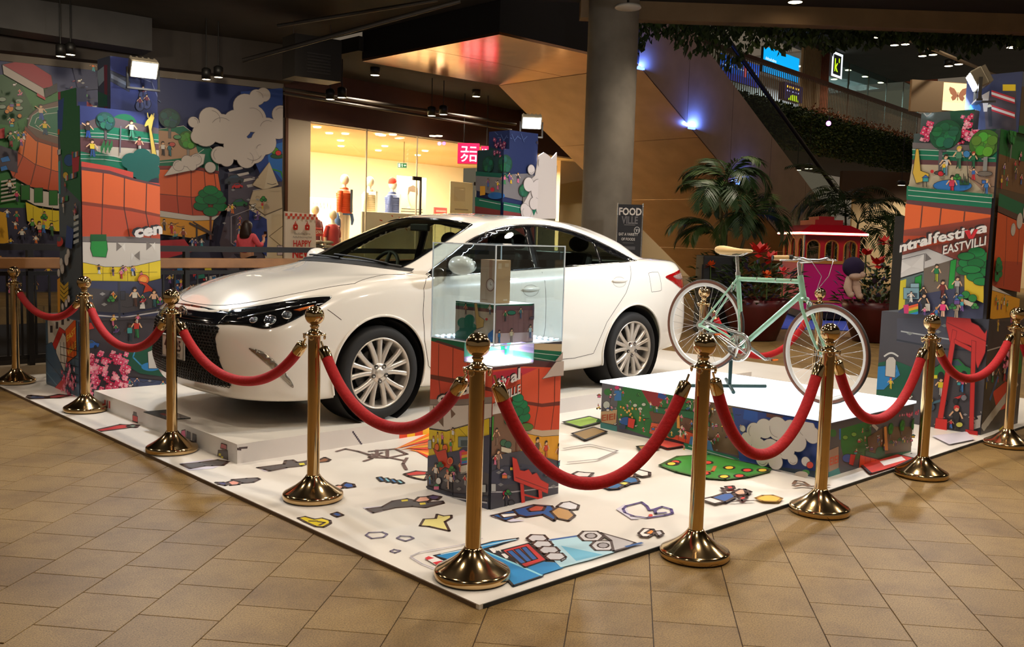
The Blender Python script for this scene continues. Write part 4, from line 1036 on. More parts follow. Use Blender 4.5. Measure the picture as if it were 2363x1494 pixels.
def left_side(c):
    c.pr(60,180,220,930,(78,92,104));c.pp([(140,190),(200,190),(200,480),(150,430),(136,300)],(26,110,66));c.pp([(128,240),(148,225),(144,300),(130,310)],(44,84,160));c.pr(128,205,140,230,(180,70,110))
    c.pe(160,370,12,14,(30,90,160),1);c.pp([(166,350),(184,354),(182,395),(168,400)],(190,50,70));c.pp([(128,380),(140,370),(140,450),(130,440)],(60,170,180));c.pe(152,405,6,8,(230,190,60),1)
    for k in range(24):c.pp([(132+(k*37) % 54,300+(k*53) % 160),(138+(k*37) % 54,298+(k*53) % 160),(138+(k*37) % 54,310+(k*53) % 160),(132+(k*37) % 54,312+(k*53) % 160)],[(200,90,40),(40,130,70),(210,215,210),(60,70,90),(40,90,170)][k % 5])
    c.pcrowd(132,440,188,520,7,26,31);c.pp([(160,520),(176,530),(172,575),(156,570)],(40,70,140));c.pe(142,558,10,12,(206,54,44),1);c.pe(142,552,5,6,(78,92,104))
    for k in range(5):c.pp([(176,500+14*k),(190,494+14*k),(190,502+14*k),(176,508+14*k)],(190,200,205))
    c.pcloud([(150,620,12),(160,600,13),(164,585,10),(142,630,9),(148,606,10)],(216,212,208));c.pp([(132,560),(138,560),(136,640),(131,650)],(220,170,50))
    c.pp([(132,650),(146,640),(146,720),(132,730)],(226,160,50),1)
    for k in range(4):c.pp([(146,650+10*k),(155,660+10*k),(165,650+10*k),(165,658+10*k),(155,668+10*k),(146,658+10*k)],(206,170,50))
    c.pcloud([(160,700,9),(166,690,8),(152,708,8)],(216,212,208))
def left_base_side(c):
    c.pr(60,600,240,960,(74,104,130));c.pp([(110,740),(175,690),(186,730),(150,770),(112,800)],(206,200,190),1)
    for k in range(4):c.pr(116+13*k,752-9*k,122+13*k,768-9*k,(60,56,60))
    c.pp([(120,800),(138,755),(152,765),(134,812)],(196,44,40),1);c.pp([(130,806),(146,768),(160,790),(150,860),(132,830)],(226,222,216),1)
    c.pp([(98,800),(120,790),(150,860),(150,900),(100,880)],(66,100,132),1);c.pl([(100,820),(150,880)],3,(40,66,96));c.pl([(100,850),(145,905)],3,(110,150,176))
    c.pp([(152,762),(176,735),(178,820),(156,838)],(226,96,30),1);c.ptext('EAST',(155,790),(176,768),14,(244,214,80),.02);c.ptext('VILLE',(157,822),(177,800),14,(244,214,80),.02)
    for k in range(5):c.pl([(140+8*k,790),(144+8*k,890)],1.5,(40,40,46));c.pl([(140,800+18*k),(184,812+18*k)],1.5,(40,40,46))
    c.pp([(124,900),(150,870),(152,920),(130,910)],(206,40,46),1);c.pflow(150,850,186,915,45,6,PINK,7)
def left_base_front(c):left_front(c)
tower('printed_tower','tall printed tower with orange round building beside the front of the car',0,[
    ('base_block',.36,1.11,5.47,6.30,.02,.66),('main_block',.40,1.055,5.488,6.02,.66,2.43),('fin_block',.40,.48,5.56,6.00,2.43,2.58),('upper_block',.66,1.06,5.52,5.80,2.43,2.87)],
    {'base_block':{'x':left_base_side,'y':left_base_front},'main_block':{'x':left_side,'y':left_front},'fin_block':{'x':left_side,'y':left_front},'upper_block':{'x':left_upper_side,'y':left_upper_front}})

def right_front(c):
    c.pr(1980,150,2360,1040,(66,66,76))
    c.pp([(2100,240),(2320,240),(2320,345),(2100,345)],(70,84,84));c.pp([(2190,240),(2260,245),(2300,300),(2250,330),(2200,320)],(26,84,60));c.pflow(2124,280,2170,325,26,6,PINK,11);c.pflow(2215,262,2262,335,34,6,PINK,12);c.pl([(2135,262),(2142,270),(2152,262)],2,(190,190,190))
    c.pp([(2110,330),(2320,340),(2320,352),(2110,345)],(110,104,106));c.pp([(2110,344),(2320,352),(2320,376),(2110,370)],GRN);c.pl([(2110,346),(2300,354)],1.4,(214,216,208));c.pl([(2110,358),(2300,366)],1.4,(214,216,208));c.pp([(2110,369),(2320,376),(2320,386),(2110,380)],MAR)
    c.pp([(2110,380),(2320,386),(2320,460),(2100,440)],(190,178,152));c.pp([(2240,384),(2310,386),(2305,450),(2270,440),(2240,410)],(160,132,112));c.pl([(2236,372),(2238,408),(2270,428),(2300,432)],2,(100,84,76))
    c.pl([(2176,330),(2174,398)],9,(96,96,100));c.pe(2174,400,14,5,(90,80,80),1);c.ptree(2186,312,36,(28,112,70),(100,100,104),th=.1,seed=4);c.ptree(2277,333,34,(84,150,52),(130,134,134),th=.1,seed=5);c.pl([(2280,366),(2278,402)],9,(138,142,140));c.pe(2278,402,18,6,(120,112,104),1)
    c.pp([(2120,345),(2126,345),(2131,395),(2150,402),(2148,418),(2120,424),(2112,400)],(214,178,66),1.2);c.pl([(2136,420),(2136,432)],1.6);c.pl([(2144,418),(2144,432)],1.6)
    c.pman(2186,406,48,(206,206,204),(110,130,150));c.pman(2217,390,50,(80,140,110),(60,120,90),hair=(220,190,70));c.pe(2237,357,8,8,(60,130,190),1);c.pman(2251,388,36,(34,110,72),(34,110,72),hair=(160,60,40));c.pe(2178,402,7,6,(206,40,50),1);c.pe(2158,397,4,4,(200,40,50))
    c.pe(2205,430,45,14,(44,116,190),1);
    for k in range(7):c.pp([(2222+3*k,428),(2220+3.6*k,402+(k % 3)*6),(2225+3*k,428)],(40,120,70),1)
    c.pman(2202,452,46,(210,60,90),(200,40,60));c.pman(2282,450,34,(60,120,190),(60,120,190),hair=(210,180,110))
    c.pp([(2100,430),(2126,434),(2320,452),(2320,484),(2100,462)],GRN);c.pl([(2104,440),(2300,458)],1.4,(214,216,208));c.pl([(2104,452),(2300,470)],1.4,(214,216,208));c.pp([(2100,462),(2320,484),(2320,502),(2100,478)],MAR)
    c.pp([(2090,470),(2320,500),(2320,560),(2090,540)],OR1);ribs(c,[[(2137,475),(2132,528)],[(2180,482),(2176,520)],[(2234,490),(2232,512)]],3,(110,62,50));c.pp([(2090,532),(2180,520),(2310,500),(2310,514),(2180,530),(2090,542)],(150,70,56))
    c.pp([(2090,540),(2180,528),(2310,512),(2310,600),(2180,600),(2090,600)],(140,70,58));c.pp([(2080,545),(2180,545),(2200,560),(2080,580)],OR2)
    c.pp([(2080,592),(2150,574),(2210,598),(2140,626),(2082,644)],(206,204,204),1);c.pp([(2086,600),(2142,586),(2140,626),(2084,642)],(216,214,214),1);c.pp([(2144,584),(2158,598),(2143,604)],(110,104,104));c.pp([(2086,602),(2112,616),(2086,632)],(232,230,230));c.pp([(2140,588),(2112,616),(2138,622)],(226,224,224))
    c.pp([(2085,645),(2140,628),(2140,700),(2085,720)],(90,110,110));c.pp([(2080,650),(2100,644),(2096,710),(2080,716)],(214,200,50));c.pp([(2140,620),(2212,598),(2250,612),(2250,720),(2140,720)],(112,100,90));c.pp([(2120,640),(2136,634),(2134,672),(2118,676)],(30,150,60),1);c.pp([(2202,602),(2216,598),(2209,668),(2196,666)],(36,156,60),1)
    c.pp([(2130,680),(2240,660),(2280,690),(2280,735),(2080,740),(2080,720)],(62,66,96));c.pman(2168,650,40,(30,130,80),(180,190,60));c.pman(2182,690,44,(120,40,40),(120,40,40));c.pman(2216,680,42,(190,190,190),(150,150,150));c.pman(2139,690,30,(50,40,44));c.pman(2188,700,24,(40,60,90));c.pman(2216,700,24,(60,110,150))
    c.pp([(2235,630),(2280,640),(2280,700),(2235,680)],(226,196,50),1);c.pleaf(2262,608,34,5,(24,124,62));c.pe(2276,650,20,9,(28,130,64),1);c.pe(2252,622,22,9,(28,130,64),1);c.pe(2240,592,20,9,(28,124,62),1)
    c.pr(2096,664,2132,690,(120,160,176),1);c.pr(2104,676,2128,688,(70,90,106));c.pr(2112,654,2132,664,(140,176,190),1)
    for k,rgb in enumerate(((226,90,50),(230,170,50),(60,160,70),(40,130,200))):c.pp([(2108,706+6*k),(2130,700+6*k),(2130,706+6*k),(2108,712+6*k)],rgb)
    c.pp([(2096,704),(2108,702),(2108,728),(2098,724)],(200,50,110));c.pp([(2100,732),(2130,740),(2116,756),(2098,742)],(216,212,200),1);c.pman(2141,722,46,(46,46,52),(46,46,52));c.pp([(2146,700),(2158,700),(2158,718),(2146,716)],(210,206,200),1)
    c.pman(2185,738,48,(236,60,130),(236,190,160));c.pman(2216,738,48,(170,150,130),(170,150,130));c.pp([(2232,688),(2264,700),(2264,712),(2232,700)],(220,212,190),1);c.pe(2240,680,10,9,(40,130,60),1);c.pe(2256,688,10,9,(40,130,60),1)
    c.pe(2164,726,6,5,(206,50,50),1);c.clutter(2110,690,2270,735,8,26,221);c.clutter(2140,392,2300,450,5,26,222)
def right_base_front(c):
    c.pr(1980,700,2360,1040,(72,70,78));c.pp([(2070,735),(2300,735),(2300,800),(2070,790)],(74,76,92));c.pl([(2080,765),(2290,800)],3,(180,186,190));c.pl([(2070,785),(2180,806),(2290,810)],4,(46,50,66))
    for x,y in ((2165,745),(2180,752),(2165,766),(2100,770)):c.pp([(x-8,y),(x,y-4),(x+8,y),(x,y+4)],(140,146,146))
    c.pp([(2020,840),(2060,830),(2110,850),(2105,920),(2020,915)],(24,92,70));c.pp([(2022,846),(2070,842),(2078,866),(2060,880),(2040,900),(2020,900)],(40,130,200),1);c.pe(2056,856,14,7,(70,160,220));c.pp([(2045,832),(2052,824),(2062,824),(2068,832),(2066,872),(2043,868)],(214,212,208),1)
    for k in range(11):c.pe(2042+3*k,822-7*math.sin(k/3.2),2.2,2.2,(220,222,222))
    c.pman(2055,898,26,(230,200,60),(230,200,60),hair=(206,60,50))
    g=(206,42,38)
    c.pcar(2152,868,90,(26,116,56));c.pr(2156,866,2164,874,(230,220,60))
    c.pman(2170,915,44,(226,206,50),(220,215,210));c.pe(2150,940,9,9,(60,80,100),1.5);c.pe(2180,930,8,8,(60,80,100),1.5);c.pl([(2148,932),(2180,922)],5,(70,110,130));c.pman(2219,905,40,(226,100,140),(60,120,180));c.pl([(2206,920),(2228,912)],5,(190,50,50));c.pe(2207,926,6,7,(40,40,46),1);c.pe(2226,918,7,7,(120,120,130),1)
    c.pman(2206,992,56,(40,40,44),(40,40,44),hair=(206,50,50));c.pe(2216,980,8,6,(206,206,90),1);c.pp([(2128,985),(2150,988),(2150,1000),(2128,995)],NAVY)
    for k in range(6):c.pp([(2240+8*k,980-10*k),(2262+8*k,975-10*k),(2268+8*k,985-10*k),(2246+8*k,992-10*k)],(190,184,178))
    c.clutter(2090,790,2260,995,10,24,223)
    c.pp([(2189,722),(2212,724),(2222,734),(2238,722),(2246,744),(2262,752),(2276,770),(2292,745),(2288,790),(2260,850),(2254,830),(2250,800),(2200,782),(2196,790),(2187,750)],g,1.2,(150,24,24))
    c.pp([(2202,760),(2212,764),(2180,965),(2172,1000),(2162,998)],g,1.2,(150,24,24));c.pp([(2246,785),(2256,788),(2250,1000),(2240,1000)],g,1.2,(150,24,24));c.pp([(2206,782),(2246,802),(2246,812),(2206,792)],g,1.2,(150,24,24));c.pl([(2190,745),(2284,790)],2,(150,24,24))
    c.pp([(2164,964),(2190,968),(2188,1000),(2160,996)],g,1.2,(150,24,24));c.pp([(2232,990),(2260,995),(2260,1012),(2232,1010)],g,1.2,(150,24,24))
def right_text(c):
    right_front(c)
    c.ptext('ntral',(2088,583),(2164,562),22,(240,238,236),.05,(-.018,.012),(52,40,42));c.ptext('festiv',(2168,562),(2262,545),24,(240,238,236),.03,(-.014,.010),(52,40,42));c.ptext('al',(2266,541),(2306,533),24,(240,238,236),.03,(-.014,.010),(52,40,42));c.ptext('EASTVILLE',(2189,588),(2296,564),20,(236,232,228),.02,(-.008,.006),(52,40,42))
    c.pp([(2240,534),(2252,532),(2256,546),(2264,530),(2272,530),(2260,552),(2250,552)],(206,40,50))
def right_side(c):
    c.pr(2200,200,2560,1100,(84,66,40));c.pp([(2290,290),(2400,290),(2400,380),(2300,360)],(28,96,40));c.pp([(2290,350),(2440,400),(2440,470),(2290,430)],(110,76,40));c.pcrowd(2300,360,2360,450,8,30,41);c.ptree(2330,310,26,(40,120,46),seed=8)
    c.pp([(2285,440),(2420,500),(2420,530),(2285,470)],(24,100,62));c.pp([(2285,470),(2420,530),(2420,545),(2285,484)],(86,56,40));c.pp([(2280,484),(2420,545),(2420,640),(2280,600)],(206,84,30));c.pp([(2278,600),(2420,610),(2420,690),(2276,660)],(180,66,30));ribs(c,[[(2316,500),(2312,600),(2308,660)],[(2345,515),(2340,610)]],2)
    c.pcloud([(2330,530,14),(2345,510,18),(2360,490,20)],(200,190,178));c.pp([(2275,655),(2340,690),(2340,705),(2275,668)],WHT);c.pp([(2275,668),(2400,705),(2400,760),(2275,735)],(226,160,30),1);c.pcrowd(2280,700,2330,730,5,26,44);c.pleaf(2290,620,24,4,(24,124,62))
def right_base_side(c):
    c.pr(2200,700,2560,1100,(74,66,60));c.pp([(2280,740),(2400,745),(2400,800),(2280,810)],(58,54,56));c.pl([(2270,812),(2345,790)],3,(180,176,170));c.pp([(2290,905),(2320,880),(2340,890),(2330,940),(2300,950)],(214,60,34),1)
    for k in range(8):c.pp([(2262+9*k,985-12*k),(2280+9*k,960-12*k),(2286+9*k,972-12*k),(2270+9*k,996-12*k)],(196,190,178))
    c.pcrowd(2270,860,2340,900,7,40,51);c.pflow(2300,790,2345,850,22,7,PINK,14);c.pp([(2320,810),(2345,800),(2345,860),(2322,864)],(40,120,50));c.pl([(2272,920),(2290,870)],8,(50,90,150));c.pp([(2292,990),(2310,975),(2312,985),(2296,998)],(226,206,60));c.pcrowd(2285,740,2340,770,4,30,53)
def right_rear(c):
    c.pr(2200,100,2560,420,(52,60,92));c.pp([(2270,225),(2345,210),(2345,300),(2275,300)],(70,62,66))
    for k in range(2):c.pp([(2288,208+34*k),(2342,226+34*k),(2342,240+34*k),(2288,222+34*k)],(190,40,50));c.pp([(2288,212+34*k),(2342,230+34*k),(2342,236+34*k),(2288,218+34*k)],(226,224,222))
    c.pr(2314,195,2344,210,(226,196,40));c.pe(2250,250,14,12,(50,110,180));c.pp([(2266,220),(2284,210),(2278,258),(2270,258)],(206,202,198));c.pe(2284,246,5,5,(220,220,200));c.pl([(2284,250),(2286,290)],8,(40,40,46))
tower('printed_tower','tall printed tower with the red gate beside the bicycle',0,[
    ('base_block',5.30,6.10,.075,.935,.02,.93),('main_block',5.305,5.92,.10,.765,.93,2.39),('fin_block',5.305,5.40,.30,.715,2.39,2.55),('upper_block',5.62,6.05,.08,.50,2.39,2.86)],
    {'base_block':{'x':right_base_front,'y':right_base_side},'main_block':{'x':right_text,'y':right_side},'fin_block':{'x':right_front},'upper_block':{'x':right_rear,'y':right_side}})
def mid_front(c):
    c.pr(1080,270,1320,700,(30,44,92));c.pp([(1100,330),(1150,345),(1170,400),(1100,400)],(30,60,66));c.pflow(1140,320,1168,368,18,5,[(150,60,100),(120,60,110)],17)
    c.ptree(1127,380,20,(30,92,72),th=.3,seed=6);c.ptree(1166,378,22,(30,96,72),(90,90,100),th=1.0,seed=7);c.pp([(1100,406),(1230,400),(1230,470),(1100,440)],(120,116,120));c.pp([(1100,396),(1180,402),(1180,412),(1100,406)],(24,92,80));c.pe(1146,452,18,8,(40,100,170));c.pp([(1110,430),(1122,430),(1122,450),(1110,452)],(206,150,50));c.pcrowd(1125,415,1200,440,6,22,61);c.pe(1140,438,5,5,(200,50,70))
    c.pp([(1100,455),(1180,470),(1230,480),(1230,500),(1100,476)],(24,104,84));c.pl([(1110,462),(1220,484)],1.4,(190,200,200));c.pp([(1100,476),(1230,498),(1230,560),(1100,560)],(120,50,50));c.ptree(1206,440,16,(40,110,80),seed=9,th=.8)
    for k in range(10):c.pl([(1145+7*k,305+(k*13) % 20),(1152+7*k,312+(k*7) % 20)],2,(70,90,140))
    c.pp([(1238,325),(1262,345),(1262,352),(1236,330)],(60,50,60));c.pp([(1220,470),(1232,455),(1236,480),(1228,498)],(24,110,84))
CLB=[(1254,378,22),(1270,372,16),(1222,392,11),(1216,426,16),(1240,440,26),(1262,420,26),(1272,450,24),(1250,480,24),(1266,486,18),(1228,470,14),(1210,490,16),(1206,482,12)]
def mid_right(c):mid_front(c);c.pcloud(CLB,(212,202,200))
tower('printed_tower','printed tower with trees and a white cloud standing behind the car',0,[
    ('base_block',4.70,5.40,5.03,5.50,.02,.93),('main_block',4.72,5.24,5.04,5.48,.93,2.416),('upper_block',4.80,5.24,5.04,5.38,2.416,2.625)],
    {'main_block':{'x':mid_front,'y':mid_right},'upper_block':{'x':mid_front,'y':mid_front},'base_block':{'x':mid_front,'y':mid_front}})
# cut-out cloud rising from the edge of the middle tower
q=MB();c=PP((4.57,5.04,.93),(1,0,0),(0,0,1));k=c.sc(1250,420)
tw=[o for o in bpy.data.objects if o.get('label','').startswith('printed tower with trees')][0]
pts=c.P([(1210,505),(1205,470),(1222,440),(1216,420),(1232,405),(1236,385),(1240,360),(1252,352),(1262,358),(1270,366),(1282,352),(1280,505)])
q.prism(pts,(4.57,5.03,.93),(1,0,0),(0,0,1),.012);q.build('cloud_cutout',mat('cloud_grey',(206,196,192),.5),tw)

# ---- floodlights on the towers
def flood(p,face,label,power,tilt=.5,on=True):
    t=thing('floodlight',label,'floodlight',p,0,'floodlights on the towers')
    d=Vector(face)-Vector(p);rz=math.atan2(d.y,d.x)
    m=Matrix.Rotation(rz,4,'Z') @ Matrix.Rotation(tilt,4,'Y')
    q=MB();q.box(-.07,.02,-.115,.115,-.075,.075,0,m);q.build('housing',mat('grey_aluminium',(150,140,120),.4,.7),t,bevel=.01)
    for k in range(5):
        q=MB();q.box(-.10,-.07,-.10+.048*k,-.085+.048*k,-.07,.07,0,m);q.build('fin',mat('grey_aluminium'),t)
    q=MB();q.box(.02,.026,-.10,.10,-.062,.062,0,m);q.build('lens',mat('flood_lens',(240,246,255),.4,emit=(225,238,255),es=60),t)
    q=MB();q.box(-.04,-.015,-.135,-.12,-.16,.01,0,Matrix.Rotation(rz,4,'Z'));q.box(-.04,-.015,.12,.135,-.16,.01,0,Matrix.Rotation(rz,4,'Z'));q.box(-.05,-.005,-.135,.135,-.17,-.155,0,Matrix.Rotation(rz,4,'Z'));q.box(-.16,-.01,-.015,.015,-.17,-.155,0,Matrix.Rotation(rz,4,'Z'));q.build('bracket',mat('bracket_steel',(90,86,80),.4,.8),t)
    v=m @ Vector((.06,0,0));l=area('flood_beam',Vector(p)+v,Vector(p)+v*20,power,.2,.12,(.93,.97,1.0))
p1=onY(332,160,5.40);flood(p1,(0.2,0,0),'glaring white floodlight on the tower beside the front of the car',32)
p2=onY(1227,283,5.22);flood(p2,(1.0,0,0),'glaring white floodlight on the tower behind the car',45)
p3=onX(2249,187,5.42);flood(p3,(3.2,4.5,0),'floodlight seen from the side on the tower with the red gate',90)

# ---- pedestal with the lit corner niche and the clear case
ped=thing('display_pedestal','printed square pedestal with a lit notch under the clear case','pedestal')
PX0,PX1,PY0,PY1,PZ,NZ,NW=.902,1.42,.945,1.465,.89,.782,.30
q=MB();q.box(PX0,PX1,PY0,PY1,.02,NZ)
q.build('lower_block',mat('tower_vinyl'),ped)
q=MB();q.box(PX0+NW,PX1,PY0,PY1,NZ,PZ);q.box(PX0,PX0+NW,PY0+NW*.78,PY1,NZ,PZ);q.build('upper_block',mat('tower_vinyl'),ped)
q=MB();q.box(PX0+.004,PX0+NW,PY0+.004,PY0+NW*.78,NZ,NZ+.006);q.build('niche_floor',mat('white_acrylic',(240,244,250),.3),ped)
M_led=mat('white_led',(255,255,255),.5,emit=(232,244,255),es=18)
q=MB();q.box(PX0+.03,PX0+NW-.01,PY0+NW*.78-.012,PY0+NW*.78-.004,NZ+.01,NZ+.02);q.box(PX0+NW-.012,PX0+NW-.004,PY0+.03,PY0+NW*.78,NZ+.01,NZ+.02);q.build('led_strip',M_led,ped)
area('niche_light',(PX0+NW-.03,PY0+NW*.74,NZ+.08),(PX0+.02,PY0+.02,NZ),3.5,.16,.05,(.9,.96,1.0))
def ped_x(c):
    c.pr(960,700,1160,1200,(70,70,84));c.pp([(985,778),(1150,800),(1150,830),(985,786)],GRN);c.pp([(1010,786),(1150,830),(1150,845),(1000,790)],MAR)
    c.pp([(980,782),(1150,836),(1150,905),(1060,885),(980,866)],(232,100,74));c.pp([(980,862),(1060,876),(1150,900),(1150,910),(1060,888),(980,872)],(120,56,44));c.pp([(980,872),(1060,888),(1150,908),(1150,930),(980,925)],(222,84,64));ribs(c,[[(1013,795),(1012,866),(1018,925)],[(1046,800),(1045,870),(1050,920)],[(1080,820),(1078,890)]],2)
    c.pp([(980,922),(1060,922),(1150,915),(1150,985),(1060,990),(985,988)],(150,140,134));c.pp([(984,935),(1060,936),(1150,930),(1150,960),(1080,980),(1030,994),(986,988)],(222,214,206),1);c.pp([(1000,935),(1012,956),(1000,960)],(120,96,80));c.pp([(1040,942),(1052,956),(1042,966)],(120,96,80));c.pp([(1012,972),(1024,958),(1024,986)],(120,96,80))
    c.pp([(984,990),(1030,996),(1080,982),(1130,965),(1130,1020),(1060,1040),(984,1054)],YEL,1);ribs(c,[[(1010,994),(1010,1048)],[(1040,990),(1040,1045)],[(1058,986),(1080,1010)]],1,(110,90,30));c.pcrowd(992,1018,1050,1044,5,30,71)
    c.pp([(980,1054),(1060,1040),(1100,1010),(1150,1000),(1150,1190),(980,1150)],(64,68,92));c.pp([(980,1080),(1060,1070),(1150,1100),(1150,1160),(1060,1150),(980,1120)],(78,76,84));c.pr(990,1016,998,1036,(190,196,196),1);c.pr(1060,1008,1086,1032,(120,140,146),1);c.pr(1066,1016,1084,1030,(70,86,92))
    c.pp([(1063,1042),(1072,1038),(1082,1044),(1080,1070),(1066,1072)],(206,50,120));
    for k,rgb in enumerate(((226,90,40),(230,180,50),(60,160,70),(40,130,200))):c.pp([(1068,1044+7*k),(1088,1040+7*k),(1088,1046+7*k),(1068,1050+7*k)],rgb)
    c.pp([(1062,1076),(1090,1070),(1088,1090),(1066,1094)],(222,216,200),1)
    c.pe(1011,1032,5,9,(230,110,40),1.4);c.pe(1030,1034,6,9,(230,110,40),1.4);c.pp([(1002,1034),(1014,1042),(1032,1036),(1036,1056),(1044,1066),(1046,1084),(1030,1078),(1018,1088),(1014,1062)],(206,60,30),1.4);c.pe(1042,1064,7,9,(226,110,50),1.2);c.pe(1042,1064,4,6,(206,60,30))
    c.pman(1008,1112,44,(236,230,222),(110,80,70));c.pman(1036,1128,44,(236,190,160),(236,200,180),hair=(206,80,60));c.pman(1044,1130,40,(232,230,228),(50,46,50));c.pe(1016,1110,6,8,(232,230,228),1.2);c.pman(1077,1120,26,(206,60,60),(220,216,212))
    for x,y in ((1060,1110),(1064,1128),(1034,1108)):c.pp([(x-6,y),(x,y-4),(x+6,y),(x,y+4)],(140,140,140))
    c.pl([(985,1132),(1050,1148),(1130,1160)],3,(190,190,196));c.pl([(985,1122),(1050,1140),(1130,1148)],5,(44,48,66));c.pr(1117,1118,1126,1136,(190,194,194),1)
    c.clutter(992,1065,1110,1140,9,24,231)
    c.ptext('central',(1017,929),(1124,895),20,(238,234,230),.05,(-.010,.008),(40,34,38))
def ped_y(c):
    c.pr(1100,700,1340,1200,(70,70,80));c.pp([(1127,790),(1310,795),(1310,812),(1127,810)],(206,186,150));c.pp([(1127,812),(1208,805),(1300,812),(1300,836),(1208,828),(1127,840)],GRN);c.pl([(1127,820),(1208,812),(1300,822)],1.4,(206,220,210));c.pl([(1127,830),(1208,822),(1280,834)],1.4,(206,220,210));c.pp([(1127,840),(1208,830),(1290,838),(1280,850),(1208,845),(1127,856)],MAR)
    c.pp([(1127,856),(1208,846),(1310,850),(1310,1000),(1127,960)],(232,96,66));c.pp([(1127,860),(1204,850),(1240,850),(1206,866),(1127,900)],(214,60,80));c.pp([(1200,924),(1250,932),(1310,924),(1310,934),(1250,940),(1200,932)],(120,52,44));c.pp([(1190,930),(1250,940),(1310,934),(1310,992),(1250,994),(1190,985)],(222,80,48));ribs(c,[[(1203,862),(1203,924)],[(1243,852),(1242,932),(1232,990)],[(1280,868),(1279,928),(1271,992)]],2)
    c.pp([(1190,984),(1250,994),(1310,990),(1310,1004),(1250,1008),(1190,998)],(214,190,160));c.pp([(1190,996),(1250,1008),(1310,1004),(1310,1070),(1190,1056)],(236,170,40),1);c.pman(1238,1062,52,(100,84,60),(90,76,56));c.pman(1258,1060,42,(220,70,40),(220,110,50));c.pman(1288,1068,44,(130,70,50),(120,70,50));c.pr(1211,1024,1219,1044,(214,40,46),1);c.ptext('UNI',(1212,1032),(1219,1031),5,(250,250,250),.02);c.pe(1209,1010,6,12,(206,150,60))
    c.pp([(1127,935),(1168,920),(1180,945),(1127,965)],(216,210,204),1);c.pp([(1118,960),(1200,945),(1200,1040),(1118,1060)],(128,96,76));c.pp([(1128,964),(1138,960),(1136,1016),(1128,1018)],(70,160,60),1);c.pman(1143,1028,40,(130,90,70),(150,120,100));c.pman(1118,1030,36,(140,80,60));c.pp([(1154,1030),(1178,1036),(1178,1048),(1154,1042)],(226,216,190),1);c.pe(1160,1022,8,8,(60,110,80),1);c.pe(1170,1026,8,8,(50,100,80),1)
    c.pleaf(1192,950,32,100,(26,134,84));c.pe(1192,918,13,10,(26,140,96),1);c.pe(1212,985,16,9,(90,130,60),1)
    c.pp([(1118,1055),(1200,1040),(1310,1070),(1310,1200),(1118,1200)],(68,68,80));c.pp([(1118,1075),(1200,1070),(1310,1085),(1310,1110),(1118,1120)],(58,62,84));c.pl([(1127,1135),(1180,1135),(1310,1120)],3,(190,190,196));c.pl([(1118,1092),(1160,1075),(1200,1076)],3,(40,44,60))
    for x,y in ((1148,1090),(1170,1100),(1152,1118),(1274,1122)):c.pp([(x-7,y),(x,y-4),(x+7,y),(x,y+4)],(130,132,136))
    c.pr(1130,1116,1141,1134,(190,194,194),1);c.pman(1120,1085,46,(240,90,90),(236,190,160));c.pman(1145,1083,46,(150,120,110),(150,120,110));c.pe(1162,1138,6,6,(216,50,90),1);c.pman(1163,1168,34,(50,50,66),(60,60,70));c.pe(1176,1160,7,7,(60,60,70),1.4)
    g=(214,46,34);c.clutter(1135,1060,1290,1150,9,24,232)
    c.pp([(1176,1054),(1186,1058),(1194,1084),(1204,1086),(1214,1082),(1222,1094),(1232,1090),(1242,1106),(1260,1116),(1258,1138),(1180,1108)],g,1.2,(150,24,20));c.pl([(1184,1100),(1256,1128)],2,(140,22,20));c.pp([(1194,1114),(1202,1116),(1206,1165),(1198,1168)],g,1,(150,24,20));c.pp([(1236,1128),(1244,1130),(1246,1155),(1238,1158)],g,1,(150,24,20));c.pl([(1202,1140),(1240,1150)],4,g)
    c.pp([(1244,874),(1254,864),(1272,840),(1284,826),(1296,812),(1310,806),(1310,862),(1296,866),(1270,868)],(210,196,188),1.2,(120,100,96))
    c.ptext('festiv',(1108,906),(1170,884),24,(240,236,234),.03,(-.008,.006),(40,34,38));c.ptext('al',(1172,883),(1194,873),26,(244,240,238),.03,(-.008,.006),(40,34,38));c.ptext('EASTVILLE',(1120,938),(1194,906),21,(240,236,232),.015,(-.006,.004),(40,34,38));c.pp([(1146,878),(1152,876),(1158,888),(1164,872),(1169,870),(1160,896),(1155,896)],(216,40,60))
for nm,o_,u_,w_,h_,fn in (('printed_panel',(PX0,PY1,.02),(0,-1,0),PY1-PY0,NZ-.02,ped_x),('printed_panel',(PX0,PY0,.02),(1,0,0),PX1-PX0,NZ-.02,ped_y)):
    c=PP(o_,u_,(0,0,1),(0,w_,0,h_),.0001,.0008);fn(c);c.done(nm,ped)
c=PP((PX0,PY1,NZ),(0,-1,0),(0,0,1),(0,PY1-PY0-NW*.78,0,PZ-NZ),.0001,.0008);ped_x(c);c.done('printed_panel',ped)
c=PP((PX0+NW,PY0,NZ),(1,0,0),(0,0,1),(0,PX1-PX0-NW,0,PZ-NZ),.0001,.0008);ped_y(c);c.done('printed_panel',ped)
c=Print((PX0+NW,PY0+NW*.78,NZ),(0,-1,0),(0,0,1),(0,NW*.78,0,PZ-NZ),.0001,.0008);c.R(0,0,1,1,(150,120,160));c.R(.0,.02,1,.035,GRN);c.R(.0,.066,1,.02,(120,90,140));c.R(.02,0,.05,.2,(60,150,110));c.done('printed_panel',ped)
c=Print((PX0,PY0+NW*.78,NZ),(1,0,0),(0,0,1),(0,NW,0,PZ-NZ),.0001,.0008);c.R(0,0,1,1,(120,90,130));c.R(0,.03,.12,.2,(24,120,90));c.R(.12,.05,1,.03,GRN);c.R(.12,.085,1,.012,(214,220,214));c.done('printed_panel',ped)
